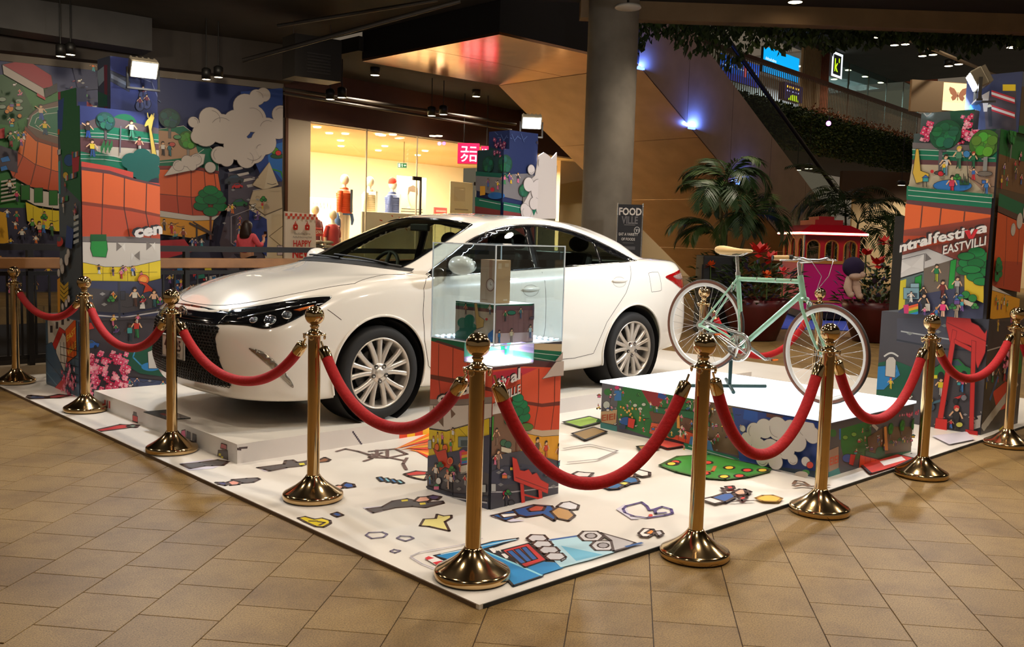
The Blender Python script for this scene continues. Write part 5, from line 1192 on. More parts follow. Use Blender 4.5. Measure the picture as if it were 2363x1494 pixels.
# printed riser standing in the case, beige watch box on it
ris=thing('printed_riser','small printed riser block inside the clear case','riser')
RX,RY,RZ1,RWX,RWY=1.0,1.04,1.10,.285,.335
q=MB();q.box(RX,RX+RWX,RY,RY+RWY,PZ,RZ1);q.build('block',mat('white_acrylic'),ris)
def ris_x(c):
    c.pr(1040,690,1160,800,(206,190,170));c.pp([(1040,694),(1160,700),(1160,716),(1040,704)],GRN);c.pl([(1050,698),(1150,705)],1,(214,226,220));c.pp([(1040,704),(1160,716),(1160,724),(1040,712)],MAR)
    for k,(x,y,r) in enumerate(((1068,745,12),(1084,738,12),(1076,760,16),(1090,756,10),(1064,775,14),(1084,775,14))):c.pe(x,y,r,r,(24,128,100))
    c.pp([(1095,700),(1101,700),(1106,730),(1118,738),(1116,755),(1100,760)],(222,176,100),1);c.pman(1075,726,26,(206,110,90),(150,130,120));c.pman(1131,726,24,(220,220,220),(80,120,150));c.pp([(1128,770),(1140,760),(1150,790),(1125,790)],(50,120,190));c.pe(1124,737,3,3,(206,40,60))
def ris_y(c):
    c.pr(1130,690,1260,800,(150,104,104));c.pp([(1130,700),(1260,700),(1260,706),(1130,706)],GRN);c.pp([(1130,706),(1260,706),(1260,716),(1130,716)],(120,76,90));ribs(c,[[(1160+12*k,716),(1160+12*k,780)] for k in range(8)],.8,(120,80,84));c.pp([(1140,770),(1250,766),(1250,800),(1140,800)],(226,196,196))
    c.pe(1180,722,10,5,(50,140,110),1);c.pman(1165,742,26,(50,120,70),(90,80,90),hair=(206,50,60));c.pman(1200,735,26,(80,140,150),(90,110,150));c.pl([(1230,704),(1230,732)],5,(120,104,120));c.pe(1229,734,9,3,(110,90,110),1);c.pman(1150,792,30,(60,130,190),(60,130,190));c.pman(1178,790,32,(236,220,180),(180,160,150));c.pman(1221,781,32,(206,230,240),(80,130,190));c.pman(1236,781,32,(60,150,190),(60,150,190))
c=PP((RX,RY+RWY,PZ),(0,-1,0),(0,0,1),(0,RWY,0,RZ1-PZ),.0001,.0006);ris_x(c);c.done('printed_panel',ris)
c=PP((RX,RY,PZ),(1,0,0),(0,0,1),(0,RWX,0,RZ1-PZ),.0001,.0006);ris_y(c);c.done('printed_panel',ris)
bx_=thing('watch_box','beige gift box with a round watch picture on the riser','box',(1.07,1.12,RZ1))
q=MB();q.box(0,.105,0,.13,0,.237);q.build('carton',mat('beige_card',(206,164,116),.6),bx_,bevel=.002)
c=Print((0,.13,0),(0,-1,0),(0,0,1),(0,.13,0,.237),.0001,.0005);c.R(0,0,.13,.237,(208,180,156));c.R(.07,.10,.026,.137,(190,150,126));c.E(.083,.10,.036,.036,(146,104,90),0,28);c.E(.083,.10,.030,.030,(226,206,196),0,28);c.E(.083,.10,.020,.020,(244,232,224),0,28);c.L([(.083,.10),(.083,.114)],.003,(110,80,70));c.L([(.083,.10),(.093,.10)],.003,(110,80,70));c.R(.012,.012,.05,.006,(180,146,120));c.done('picture_print',bx_)
c=Print((0,0,0),(1,0,0),(0,0,1),(0,.105,0,.237),.0001,.0005);c.R(.010,.19,.026,.03,(226,196,160));c.R(.06,.2,.03,.02,(220,186,146));c.R(.055,.014,.03,.008,(236,210,180));c.done('small_print',bx_)
# clear case
case=thing('clear_case','clear acrylic display case on the printed pedestal','display case')
M_ac=glassmat('clear_acrylic',(244,250,252),.985,1.0,0.0,1.38)
M_ed=mat('acrylic_edge',(226,236,242),.25,0,emit=(220,235,245),es=.12)
CZ0,CZ1=PZ,1.424
for nm,b in (('pane',(PX0,PX0+.004,PY0,PY1)),('pane',(PX1-.004,PX1,PY0,PY1)),('pane',(PX0+.004,PX1-.004,PY0,PY0+.004)),('pane',(PX0+.004,PX1-.004,PY1-.004,PY1))):
    q=MB();q.box(b[0],b[1],b[2],b[3],CZ0+.002,CZ1-.006);q.build(nm,M_ac,case)
q=MB();q.box(PX0,PX1,PY0,PY1,CZ1-.005,CZ1);q.build('lid',M_ac,case)
e=.0028
for (x,y) in ((PX0,PY0),(PX1,PY0),(PX0,PY1),(PX1,PY1)):
    q=MB();q.box(x-e,x+e,y-e,y+e,CZ0,CZ1);q.build('edge',M_ed,case)
for z in (CZ0+.004,CZ1-.003):
    for b in ((PX0,PX1,PY0-e,PY0+e),(PX0,PX1,PY1-e,PY1+e),(PX0-e,PX0+e,PY0,PY1),(PX1-e,PX1+e,PY0,PY1)):
        q=MB();q.box(*b,z-e,z+e);q.build('edge',M_ed,case)
q=MB()
for k in range(9):q.box(PX1-.03,PX1-.022,PY0+.05+.045*k,PY0+.07+.045*k,PZ+.004,PZ+.010)
for k in range(9):q.box(PX0+.05+.045*k,PX0+.07+.045*k,PY1-.03,PY1-.022,PZ+.004,PZ+.010)
q.build('led_strip',M_led,case)
area('case_light',(PX1-.06,PY0+.2,PZ+.03),(PX0,PY0+.1,PZ+.1),.5,.3,.02,(.9,.96,1.0))

# ---- bicycle stand: printed box with a lit white top
BX0,BX1,BY0,BY1,BZ=3.03,4.23,.155,2.03,.387
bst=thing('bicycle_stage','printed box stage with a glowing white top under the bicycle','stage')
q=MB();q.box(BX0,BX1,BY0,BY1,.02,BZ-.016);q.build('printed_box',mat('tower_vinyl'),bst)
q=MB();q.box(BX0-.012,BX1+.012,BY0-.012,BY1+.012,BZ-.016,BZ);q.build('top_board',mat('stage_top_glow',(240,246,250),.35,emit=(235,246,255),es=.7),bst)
def bst_x(c):
    c.pr(1370,860,1930,1120,(80,78,90));c.pp([(1440,890),(1600,915),(1600,1020),(1500,1010),(1430,985),(1420,930)],(42,116,58));c.pp([(1600,915),(1760,945),(1740,1060),(1600,1030)],(120,96,70));c.pp([(1480,900),(1540,905),(1520,940),(1500,935)],(150,40,50));c.pp([(1520,905),(1540,915),(1540,925),(1518,918)],(40,80,160));c.pp([(1385,880),(1425,890),(1425,940),(1385,930)],(96,96,104))
    c.pe(1403,905,9,8,(50,120,60));c.pr(1418,902,1434,925,(50,120,190));c.pe(1424,895,5,4,(220,60,120));c.pe(1400,935,8,9,(200,210,206),1);c.pp([(1386,950),(1425,945),(1422,982),(1388,975)],(190,160,120),1);c.ptext('EIEI',(1388,972),(1420,968),14,(176,84,50),.03);c.pp([(1386,975),(1424,984),(1424,1000),(1386,990)],(60,130,130))
    for (x,y) in ((1466,936),(1486,934),(1478,944)):c.pe(x,y,5,4,(206,216,200),1)
    c.pflow(1430,945,1480,965,14,3,[(226,140,50),(240,180,60)],22);c.pe(1447,972,16,10,(40,90,160),1);c.pp([(1452,964),(1468,968),(1464,990),(1450,985)],(214,60,50),1);c.pe(1438,985,8,6,(60,70,100))
    c.pp([(1500,950),(1560,945),(1600,970),(1600,1010),(1560,1000),(1510,985)],(110,76,56));c.pp([(1510,940),(1600,950),(1640,975),(1640,985),(1590,965),(1510,952)],(30,110,70),1);c.pp([(1505,975),(1560,985),(1640,1015),(1640,1040),(1560,1015),(1500,1000)],(224,96,60),1);ribs(c,[[(1520+16*k,980+4.5*k),(1520+16*k,1000+5*k)] for k in range(7)],1)
    for x,y,r in ((1545,990,10),(1558,985,11),(1552,1000,11),(1565,996,9)):c.pe(x,y,r,r,(22,96,66))
    c.pp([(1564,948),(1570,944),(1572,990),(1564,988)],(226,160,60),1);c.ptree(1690,970,18,(70,130,60),(120,100,80),th=.4,seed=12);c.ptree(1632,955,12,(60,140,60),seed=13,th=.6);c.pflow(1605,925,1640,950,26,5,[(220,150,180),(200,110,150),(240,200,216)],24);c.pcrowd(1520,955,1730,1010,26,18,81)
    c.pp([(1605,1005),(1650,1015),(1660,1045),(1600,1030)],(50,110,160));c.pp([(1590,1020),(1700,1050),(1780,1080),(1780,1090),(1690,1065),(1590,1034)],(24,118,84));c.pl([(1600,1028),(1700,1056),(1780,1086)],1.4,(206,214,206));c.pp([(1600,1040),(1700,1070),(1700,1078),(1600,1048)],(206,86,70));c.pp([(1700,930),(1900,960),(1900,1100),(1720,1075)],(46,74,150));c.pp([(1730,940),(1760,950),(1760,975),(1726,965)],(40,90,180));c.pp([(1780,940),(1830,950),(1810,968),(1780,960)],(110,70,60));c.pp([(1760,1070),(1900,1085),(1900,1110),(1760,1095)],(60,80,100))
    c.ptree(1722,1015,12,(50,130,60),seed=15,th=.8);c.clutter(1392,900,1500,985,20,14,241);c.clutter(1500,925,1740,1040,44,14,242)
    c.pcloud([(1762,992,20),(1785,985,22),(1815,985,26),(1846,990,24),(1880,985,22),(1895,1000,18),(1770,1030,24),(1800,1035,26),(1832,1030,24),(1860,1015,22),(1780,1055,16),(1810,1060,18),(1735,985,7),(1744,1008,14),(1850,1055,12),(1880,1060,10)],(212,206,202));c.pe(1890,1068,8,8,(200,60,50),1);c.pe(1880,1085,9,7,(60,130,60));c.pe(1870,1090,16,8,(196,184,170))
def bst_y(c):
    c.pr(1890,900,2140,1140,(84,84,92));c.pe(1922,1000,8,9,(50,120,60));c.pr(1936,990,1948,1015,(50,110,190));c.pp([(1940,990),(2010,970),(2010,1050),(1950,1070),(1940,1030)],(40,118,54));c.pp([(1912,1040),(1935,1030),(1935,1090),(1912,1095)],(170,140,120),1);c.ptext('EIEI',(1913,1075),(1934,1068),18,(206,90,60),.03);c.pp([(1912,1090),(1935,1080),(1940,1096),(1912,1104)],(60,140,140))
    for x,y in ((1950,1010),(1970,1003),(1984,1016)):c.pe(x,y,6,5,(120,170,70),1)
    c.pe(1955,1058,12,10,(40,90,160),1);c.pp([(1962,1048),(1974,1050),(1968,1075),(1958,1072)],(206,56,46),1);c.pp([(2000,1010),(2040,985),(2110,985),(2110,1060),(2010,1070)],(110,84,56));c.pp([(1996,1040),(2030,1050),(2110,1040),(2110,1050),(2030,1060),(1996,1052)],(30,110,70),1);c.pp([(1984,1050),(2030,1062),(2100,1054),(2090,1070),(2010,1092),(1980,1090)],(224,90,46),1);ribs(c,[[(1996+12*k,1056),(1994+12*k,1088)] for k in range(6)],1);c.pe(2030,1045,11,14,(26,100,60));c.ptree(2054,990,14,(40,130,50),seed=16,th=.5);c.ptree(2080,982,14,(50,140,50),seed=17,th=.5);c.ptree(2106,978,14,(36,120,50),seed=18,th=.5);c.pp([(2036,985),(2042,983),(2046,1040),(2038,1040)],(230,150,60),1);c.pcrowd(2030,1015,2100,1040,10,16,91);c.clutter(1940,990,2105,1050,24,14,251);c.pflow(2060,945,2110,965,20,4,PINK,27);c.pp([(2000,975),(2012,985),(2008,992),(1996,980)],(210,212,210))
c=PP((BX0,BY1,.02),(0,-1,0),(0,0,1),(0,BY1-BY0,0,BZ-.036),.0001,.0008);bst_x(c);c.done('printed_panel',bst)
c=PP((BX0,BY0,.02),(1,0,0),(0,0,1),(0,BX1-BX0,0,BZ-.036),.0001,.0008);bst_y(c);c.done('printed_panel',bst)
# ================================================================== gold posts and red ropes
M_gold=mat('polished_brass',(204,174,128),.12,1.0,.05,10)
M_rope=mat('red_velvet',(176,4,16),.8,0,.12,60,.3)
PH=1.05
def post_proto():
    t=thing('rope_post','','barrier post')
    q=MB();q.lathe([(.001,.004),(.158,.004),(.163,.010),(.163,.030),(.160,.036),(.150,.042),(.125,.056),(.095,.075),(.066,.098),(.047,.118),(.040,.128),(.036,.134),(.001,.134)],56,caps=False);q.build('base',M_gold,t)
    q=MB();q.lathe([(.001,0),(.13,0),(.13,.005),(.001,.005)],24,caps=False);q.build('rubber_pad',mat('black_rubber'),t)
    q=MB();q.lathe([(.0335,.13),(.0335,.895)],28);q.build('pole',M_gold,t)
    q=MB();q.lathe([(.034,.888),(.046,.892),(.062,.896),(.062,.901),(.040,.906),(.033,.915),(.020,.925),(.019,.932),(.026,.94),(.024,.946),(.017,.952),(.015,.957),(.02,.961)],28,caps=False);q.build('collar',M_gold,t)
    q=MB();q.sphere((0,0,PH-.052),.052,28,18);q.build('ball',M_gold,t)
    for k in range(4):
        a=k*PI/2+.4;q=MB();q.tube([(math.cos(a)*.056+math.cos(a+1.57)*.012*math.cos(s),math.sin(a)*.056+math.sin(a+1.57)*.012*math.cos(s),.885+.012*math.sin(s)) for s in [i*2*PI/12 for i in range(12)]],.0035,6,closed=True);q.build('ring',M_gold,t)
    return t
proto=post_proto()
POSTS=[((0.176,0.246,.02),'gold barrier post at the front corner of the base, nearest of all'),
         ((0.282,1.686,.02),'gold barrier post in front of the car front wheel'),
         ((0.151,3.179,.02),'gold barrier post in front of the car licence plate'),
         ((0.193,4.845,.02),'gold barrier post in front of the orange round building tower'),
         ((0.163,6.50,.02),'gold barrier post at the dark railing, end of the line'),
         ((1.199,-.165,0),'gold barrier post right of the corner one, before the bicycle stage'),
         ((2.359,-.165,0),'gold barrier post in front of the bicycle front wheel'),
         ((3.657,-.170,0),'gold barrier post at the end of the bicycle stage'),
         ((5.145,-.175,0),'gold barrier post beside the red gate tower'),
         ((4.62,2.25,.02),'gold barrier post seen through the bicycle rear wheel'),
         ((5.70,1.72,.02),'gold barrier post behind the bicycle handlebar'),
         ((6.85,-.19,0),'gold barrier post at the edge of the view beyond the red gate tower')]
posts=[]
for i,(p,lb) in enumerate(POSTS):
    o=proto if i==0 else dup(proto)
    o.location=p;o['label']=lb;o['group']='gold barrier posts';posts.append(Vector(p));o.rotation_euler=(0,0,.3*i)
def rope(i,j,sag,label):
    a,b=posts[i].copy(),posts[j].copy();d=(b-a);d.z=0;L=d.length;d.normalize()
    t=thing('velvet_rope',label,'rope',(0,0,0),0,'red velvet ropes')
    A=a+d*.075+Vector((0,0,.868));B=b-d*.075+Vector((0,0,.868))
    # catenary through A and B
    n=40;pts=[]
    LL=(B-A).length;k=3.2
    for s in range(n+1):
        u=s/n*2-1
        y=(math.cosh(k*u*.62)-math.cosh(k*.62))/(math.cosh(k*.62)-1)
        pts.append(A.lerp(B,s/n)+Vector((0,0,y*sag)))
    # cut the ends for the metal caps
    def arc(l):
        acc=0
        for x in range(n):
            acc+=(pts[x+1]-pts[x]).length
            if acc>l:return x+1
    acc=[0]
    for x in range(n):acc.append(acc[-1]+(pts[x+1]-pts[x]).length)
    def pt(l):
        for x in range(n):
            if acc[x+1] >= l:return pts[x].lerp(pts[x+1],(l-acc[x])/max(acc[x+1]-acc[x],1e-6))
        return pts[-1]
    T=acc[-1];body=[pt(.10+(T-.20)*x/48) for x in range(49)]
    q=MB();q.tube(body,.029,14);q.build('velvet',M_rope,t)
    for e in (0,1):
        f=(lambda l:pt(l)) if e==0 else (lambda l:pt(T-l))
        q=MB();q.tube([f(.035),f(.042),f(.05),f(.10),f(.112)],[.010,.024,.030,.031,.031],16);q.build('end_cap',M_gold,t)
        q=MB();q.tube([f(.002),f(.016),f(.036)],.0055,8);q.build('hook',M_gold,t)
rope(0,1,.34,'red rope sagging between the corner post and the post before the front wheel')
rope(1,2,.31,'red rope sagging across the car bumper and headlight')
rope(2,3,.28,'red rope sagging before the orange round building tower and grille')
rope(3,4,.20,'red rope sagging in front of the dark railing')
rope(0,5,.49,'red rope sagging before the printed pedestal')
rope(5,6,.46,'red rope sagging before the cloud print of the bicycle stage')
rope(6,7,.42,'red rope sagging beside the bicycle front wheel')
rope(7,8,.29,'red rope sagging across the red gate print')
rope(8,11,.38,'red rope leaving the view beside the red gate tower')
rope(9,10,.45,'red rope behind the bicycle frame')
# ================================================================== the white saloon car
import numpy as np
RINGS=[
 [(.22,0,.22),(.24,.25,.22),(.30,.46,.22),(.44,.62,.22),(.64,.69,.22),(.975,.69,.22),(1.4,.69,.22),(1.9,.69,.22),(2.45,.69,.22),(3.0,.69,.22),(3.38,.69,.23),(3.75,.69,.25),(4.15,.67,.28),(4.42,.58,.31),(4.56,.36,.32),(4.6,0,.32)],
 [(0,0,.195),(.02,.33,.195),(.075,.58,.195),(.24,.78,.195),(.50,.862,.195),(.975,.868,.20),(1.40,.85,.20),(1.9,.845,.195),(2.45,.845,.195),(3.0,.85,.20),(3.38,.86,.21),(3.75,.868,.24),(4.2,.84,.29),(4.58,.74,.32),(4.74,.47,.32),(4.79,0,.32)],
 [(-.09,0,.34),(-.065,.35,.34),(0,.62,.34),(.17,.815,.34),(.48,.893,.34),(.975,.90,.34),(1.4,.88,.33),(1.9,.872,.32),(2.45,.872,.32),(3.0,.88,.33),(3.38,.89,.35),(3.75,.905,.38),(4.2,.885,.41),(4.62,.79,.43),(4.80,.5,.44),(4.85,0,.44)],
 [(-.11,0,.51),(-.085,.35,.51),(-.015,.62,.51),(.16,.82,.51),(.48,.90,.52),(.975,.914,.55),(1.4,.902,.54),(1.9,.898,.54),(2.45,.90,.54),(3.0,.905,.56),(3.38,.912,.58),(3.75,.917,.60),(4.2,.90,.61),(4.63,.80,.61),(4.81,.5,.61),(4.86,0,.61)],
 [(-.10,0,.66),(-.075,.35,.66),(.015,.61,.665),(.20,.805,.68),(.50,.893,.70),(.975,.91,.745),(1.4,.903,.74),(1.9,.902,.75),(2.45,.905,.77),(3.0,.91,.79),(3.38,.914,.81),(3.75,.916,.82),(4.2,.895,.81),(4.62,.79,.80),(4.79,.5,.80),(4.83,0,.80)],
 [(-.04,0,.74),(-.015,.33,.743),(.10,.565,.76),(.32,.755,.81),(.60,.855,.86),(1.0,.89,.895),(1.4,.892,.91),(1.9,.89,.925),(2.45,.892,.945),(3.0,.892,.968),(3.38,.892,.988),(3.75,.89,1.0),(4.2,.866,1.0),(4.60,.77,.985),(4.76,.48,.98),(4.80,0,.98)],
 [(.03,0,.79),(.06,.31,.80),(.19,.52,.835),(.43,.69,.90),(.71,.79,.955),(1.04,.835,.985),(1.40,.85,.998),(1.9,.85,1.012),(2.45,.853,1.035),(3.0,.853,1.056),(3.38,.848,1.076),(3.75,.84,1.10),(4.15,.80,1.11),(4.55,.71,1.11),(4.70,.44,1.11),(4.73,0,1.11)],
 [(.46,0,.965),(.49,.28,.97),(.60,.47,.98),(.80,.61,1.0),(1.01,.71,1.015),(1.23,.775,1.02),(1.48,.805,1.022),(1.92,.815,1.032),(2.45,.82,1.052),(3.0,.817,1.073),(3.38,.807,1.097),(3.76,.785,1.127),(4.1,.735,1.142),(4.38,.62,1.142),(4.45,.38,1.146),(4.47,0,1.148)],
 [(1.10,0,1.09),(1.115,.3,1.086),(1.16,.5,1.076),(1.235,.645,1.062),(1.34,.73,1.048),(1.47,.768,1.04),(1.68,.788,1.038),(2.02,.798,1.047),(2.5,.80,1.065),(2.95,.795,1.087),(3.32,.78,1.108),(3.68,.755,1.133),(3.98,.70,1.157),(4.14,.59,1.166),(4.19,.35,1.172),(4.21,0,1.175)],
 [(1.55,0,1.285),(1.56,.28,1.28),(1.60,.46,1.266),(1.665,.60,1.24),(1.745,.67,1.222),(1.85,.70,1.216),(1.97,.718,1.222),(2.2,.724,1.24),(2.52,.724,1.258),(2.9,.718,1.268),(3.22,.707,1.272),(3.5,.687,1.272),(3.73,.647,1.278),(3.87,.547,1.302),(3.93,.32,1.317),(3.95,0,1.322)],
 [(2.02,0,1.458),(2.03,.26,1.452),(2.055,.42,1.438),(2.09,.54,1.42),(2.13,.60,1.408),(2.18,.627,1.405),(2.26,.638,1.413),(2.42,.642,1.43),(2.64,.642,1.44),(2.88,.637,1.437),(3.12,.627,1.422),(3.3,.609,1.40),(3.45,.572,1.387),(3.56,.472,1.407),(3.61,.287,1.427),(3.63,0,1.432)],
 [(2.28,0,1.50),(2.285,.2,1.496),(2.295,.33,1.486),(2.31,.42,1.474),(2.33,.47,1.468),(2.37,.495,1.469),(2.42,.505,1.475),(2.52,.51,1.484),(2.66,.51,1.49),(2.83,.505,1.487),(2.98,.495,1.477),(3.10,.478,1.465),(3.2,.44,1.457),(3.28,.36,1.465),(3.32,.215,1.478),(3.33,0,1.483)],
 [(2.42+.045*i,0,1.508+.008*math.sin(PI*i/15)-.0008*i) for i in range(16)],
]
CT=np.array(RINGS)                                   # ring, column, xyz
SU,SV=20,12
def crom(A,n,axis):
    A=np.moveaxis(A,axis,0);N=len(A)
    pad=np.concatenate([[2*A[0]-A[1]],A,[2*A[-1]-A[-2]]])
    out=[]
    for i in range(N-1):
        p0,p1,p2,p3=pad[i],pad[i+1],pad[i+2],pad[i+3]
        for k in range(n):
            t=k/n
            out.append(.5*((2*p1)+(-p0+p2)*t+(2*p0-5*p1+4*p2-p3)*t*t+(-p0+3*p1-3*p2+p3)*t ** 3))
    out.append(A[-1])
    return np.moveaxis(np.array(out),0,axis)
# mirrored control grid so that the centre line stays smooth
full=np.concatenate([CT[:,:0:-1]*np.array([1,-1,1]),CT],axis=1)      # columns -15..15
# negative columns are the near side (y < 0)
GRID=crom(crom(full,SU,1),SV,0)
NVR,NUC=GRID.shape[0],GRID.shape[1]
gu=np.gradient(GRID,axis=1);gv=np.gradient(GRID,axis=0)
NRM=np.cross(gu,gv);ln=np.linalg.norm(NRM,axis=2,keepdims=True);ln[ln<1e-9]=1;NRM=NRM/ln
cen=np.array([2.4,0,.7]);
if ((GRID[50,NUC // 2+150]-cen)*NRM[50,NUC // 2+150]).sum()<0:NRM=-NRM
V0=GRID.reshape(-1,3)
QF=[(j*NUC+i,j*NUC+i+1,(j+1)*NUC+i+1,(j+1)*NUC+i) for j in range(NVR-1) for i in range(NUC-1)]
cbvh=BVHTree.FromPolygons([tuple(p) for p in V0],QF)
def uvp(u,v):                                         # column -15..15, ring 0..12
    x=min(max((u+15)*SU,0),NUC-1.001);y=min(max(v*SV,0),NVR-1.001)
    i,j=int(x),int(y);a,b=x-i,y-j
    p=GRID[j,i]*(1-a)*(1-b)+GRID[j,i+1]*a*(1-b)+GRID[j+1,i]*(1-a)*b+GRID[j+1,i+1]*a*b
    n_=NRM[j,i]
    return Vector(p),Vector(n_)
def inpoly(x,y,P):
    c=False
    for i in range(len(P)):
        (x1,y1),(x2,y2)=P[i-1],P[i]
        if (y1>y) != (y2>y) and x<(x2-x1)*(y-y1)/(y2-y1)+x1:c=not c
    return c
def smooth_poly(P,n=6,keep=()):
    out=[];N=len(P)
    for i in range(N):
        p0,p1,p2,p3=[Vector(P[(i+k) % N]) for k in (-1,0,1,2)]
        for k in range(n):
            t=k/n
            if i in keep:q=p1.lerp(p2,t)
            else:q=.5*((2*p1)+(-p0+p2)*t+(2*p0-5*p1+4*p2-p3)*t*t+(-p0+3*p1-3*p2+p3)*t ** 3)
            out.append((q.x,q.y))
    return out
DLO=smooth_poly([(1.44,1.015),(1.74,1.17),(2.0,1.30),(2.28,1.388),(2.6,1.42),(2.95,1.412),(3.3,1.35),(3.6,1.255),(3.83,1.168),(3.89,1.138),(3.78,1.122),(3.0,1.078),(2.2,1.042),(1.52,1.008)],5)
WF=smooth_poly([(1.64,1.037),(1.82,1.15),(2.04,1.268),(2.25,1.347),(2.42,1.38),(2.545,1.391),(2.545,1.075),(2.2,1.06),(1.72,1.033)],4,(5,6))
WR=smooth_poly([(2.63,1.078),(2.63,1.392),(2.9,1.387),(3.12,1.352),(3.30,1.302),(3.385,1.272),(3.395,1.115),(3.0,1.096)],4,(0,5))
WQ=smooth_poly([(3.43,1.12),(3.42,1.252),(3.56,1.203),(3.72,1.155),(3.81,1.134),(3.76,1.132)],4,(0,))
WC=[(.975,.345),(3.75,.345)];WAR=.40
def arch(c,r,n=72):return [(c[0]+r*math.cos(2*PI*k/n),c[1]+r*math.sin(2*PI*k/n)) for k in range(n)]
# snap the grid to the cut lines on both sides
G2=GRID.copy()
def snap(P,th):
    seg=[(Vector(P[i-1]),Vector(P[i])) for i in range(len(P))]
    xs=[p[0] for p in P];zs=[p[1] for p in P]
    for j in range(NVR):
        for i in range(NUC):
            p=G2[j,i]
            if abs(p[1])<.5 or not (min(xs)-th<p[0]<max(xs)+th and min(zs)-th<p[2]<max(zs)+th):continue
            if abs(NRM[j,i][1])<.3:continue
            q=Vector((p[0],p[2]));best=None
            for a,b in seg:
                d=b-a;t=max(0,min(1,(q-a).dot(d)/max(d.length_squared,1e-12)));r=a+d*t;e=(r-q).length
                if best is None or e<best[0]:best=(e,r)
            if best[0]<th:G2[j,i][0],G2[j,i][2]=best[1].x,best[1].y
for c_ in WC:snap(arch(c_,WAR),.0145)
snap(DLO,.0145)
HOODU,HV0,HV1=4.3,6.02,7.95
FD=[(1.40,1.0),(1.35,.93),(1.335,.75),(1.355,.55),(1.41,.36),(1.46,.315),(2.02,.305),(2.57,.305),(2.605,.6),(2.595,1.04),(2.0,1.02)]
RD=[(2.595,1.04),(2.605,.6),(2.57,.305),(3.0,.305),(3.23,.33),(3.29,.46),(3.36,.60),(3.47,.72),(3.60,.85),(3.68,.98),(3.72,1.09),(3.1,1.06)]
parts={k:[] for k in ('body','hood','windscreen','rear_window','trunk_lid','front_bumper','rear_bumper','front_door_l','front_door_r','rear_door_l','rear_door_r')}
arcs=[Vector(c_) for c_ in WC]
for j in range(NVR-1):
    for i in range(NUC-1):
        ids=[(j,i),(j,i+1),(j+1,i+1),(j+1,i)]
        c=sum(G2[a] for a in ids)/4;n_=NRM[j,i];u=(i+.5)/SU-15;v=(j+.5)/SV
        if v<.5 and v<1:pass
        side=abs(n_[1])>.25 and abs(c[1])>.45
        if v<1.0 and any((Vector((c[0],c[2]))-a).length<WAR+.02 for a in arcs):continue
        if side:
            if any((Vector((c[0],c[2]))-a).length<WAR-.001 for a in arcs):continue
            if v>7 and inpoly(c[0],c[2],DLO):continue
        au=abs(u);k='body'
        if 8.12<v<9.92 and au<3.25:k='windscreen'
        elif 8.15<v<9.9 and au>12.75:k='rear_window'
        elif HV0<v<HV1 and au<HOODU:k='hood'
        elif 4.2<v<7.9 and au>13.1:k='trunk_lid'
        elif v<5.0 and c[0]<.62 and au<4.8:k='front_bumper'
        elif v<4.2 and au>12.3:k='rear_bumper'
        elif side and 1.4<c[0]<3.7 and v<7.6:
            if inpoly(c[0],c[2],FD):k='front_door_'+('l' if c[1]<0 else 'r')
            elif inpoly(c[0],c[2],RD):k='rear_door_'+('l' if c[1]<0 else 'r')
        parts[k].append(ids)
M_paint=mat('pearl_white_paint',(240,234,224),.22,0,0,coat=1.0)
M_tint=glassmat('tinted_car_glass',(226,236,216),.86,1.0,0.0,1.5)
M_tintd=glassmat('dark_car_glass',(196,206,196),.78,1.0,0.0,1.5)
M_gloss=mat('gloss_black',(12,12,14),.10,0,coat=.6)
M_black=mat('matt_black_plastic',(16,16,17),.6)
M_chrome=mat('chrome',(226,226,228),.06,1.0)
M_seam=mat('panel_gap',(48,42,36),.8)
CAR0=Vector((.49,3.625,STG))
car=thing('saloon_car','white four-door saloon car on the low white stage','car',CAR0)
def part_mesh(name,faces,m,flip=False):
    idx={};vs=[];ns=[];fs=[]
    for ids in faces:
        f=[]
        for a in ids:
            if a not in idx:idx[a]=len(vs);vs.append(tuple(G2[a]));ns.append(tuple(NRM[a]))
            f.append(idx[a])
        p=[Vector(vs[k]) for k in f];nn=(p[2]-p[0]).cross(p[3]-p[1])
        if nn.length<1e-10:continue
        if nn.dot(Vector(ns[f[0]]))<0:f=f[::-1]
        fs.append(f)
    me=bpy.data.meshes.new(name);me.from_pydata(vs,[],fs);me.materials.append(m)
    me.polygons.foreach_set('use_smooth',[True]*len(fs))
    me.validate()
    try:me.normals_split_custom_set_from_vertices(ns)
    except Exception:pass
    o=bpy.data.objects.new(name,me);COL.objects.link(o);o.parent=car
    return o
PN={'front_door_l':'front_door','front_door_r':'front_door','rear_door_l':'rear_door','rear_door_r':'rear_door'}
OB={}
for k,f in parts.items():
    OB[k]=part_mesh(PN.get(k,k),f,M_tint if k in ('windscreen','rear_window') else M_paint)
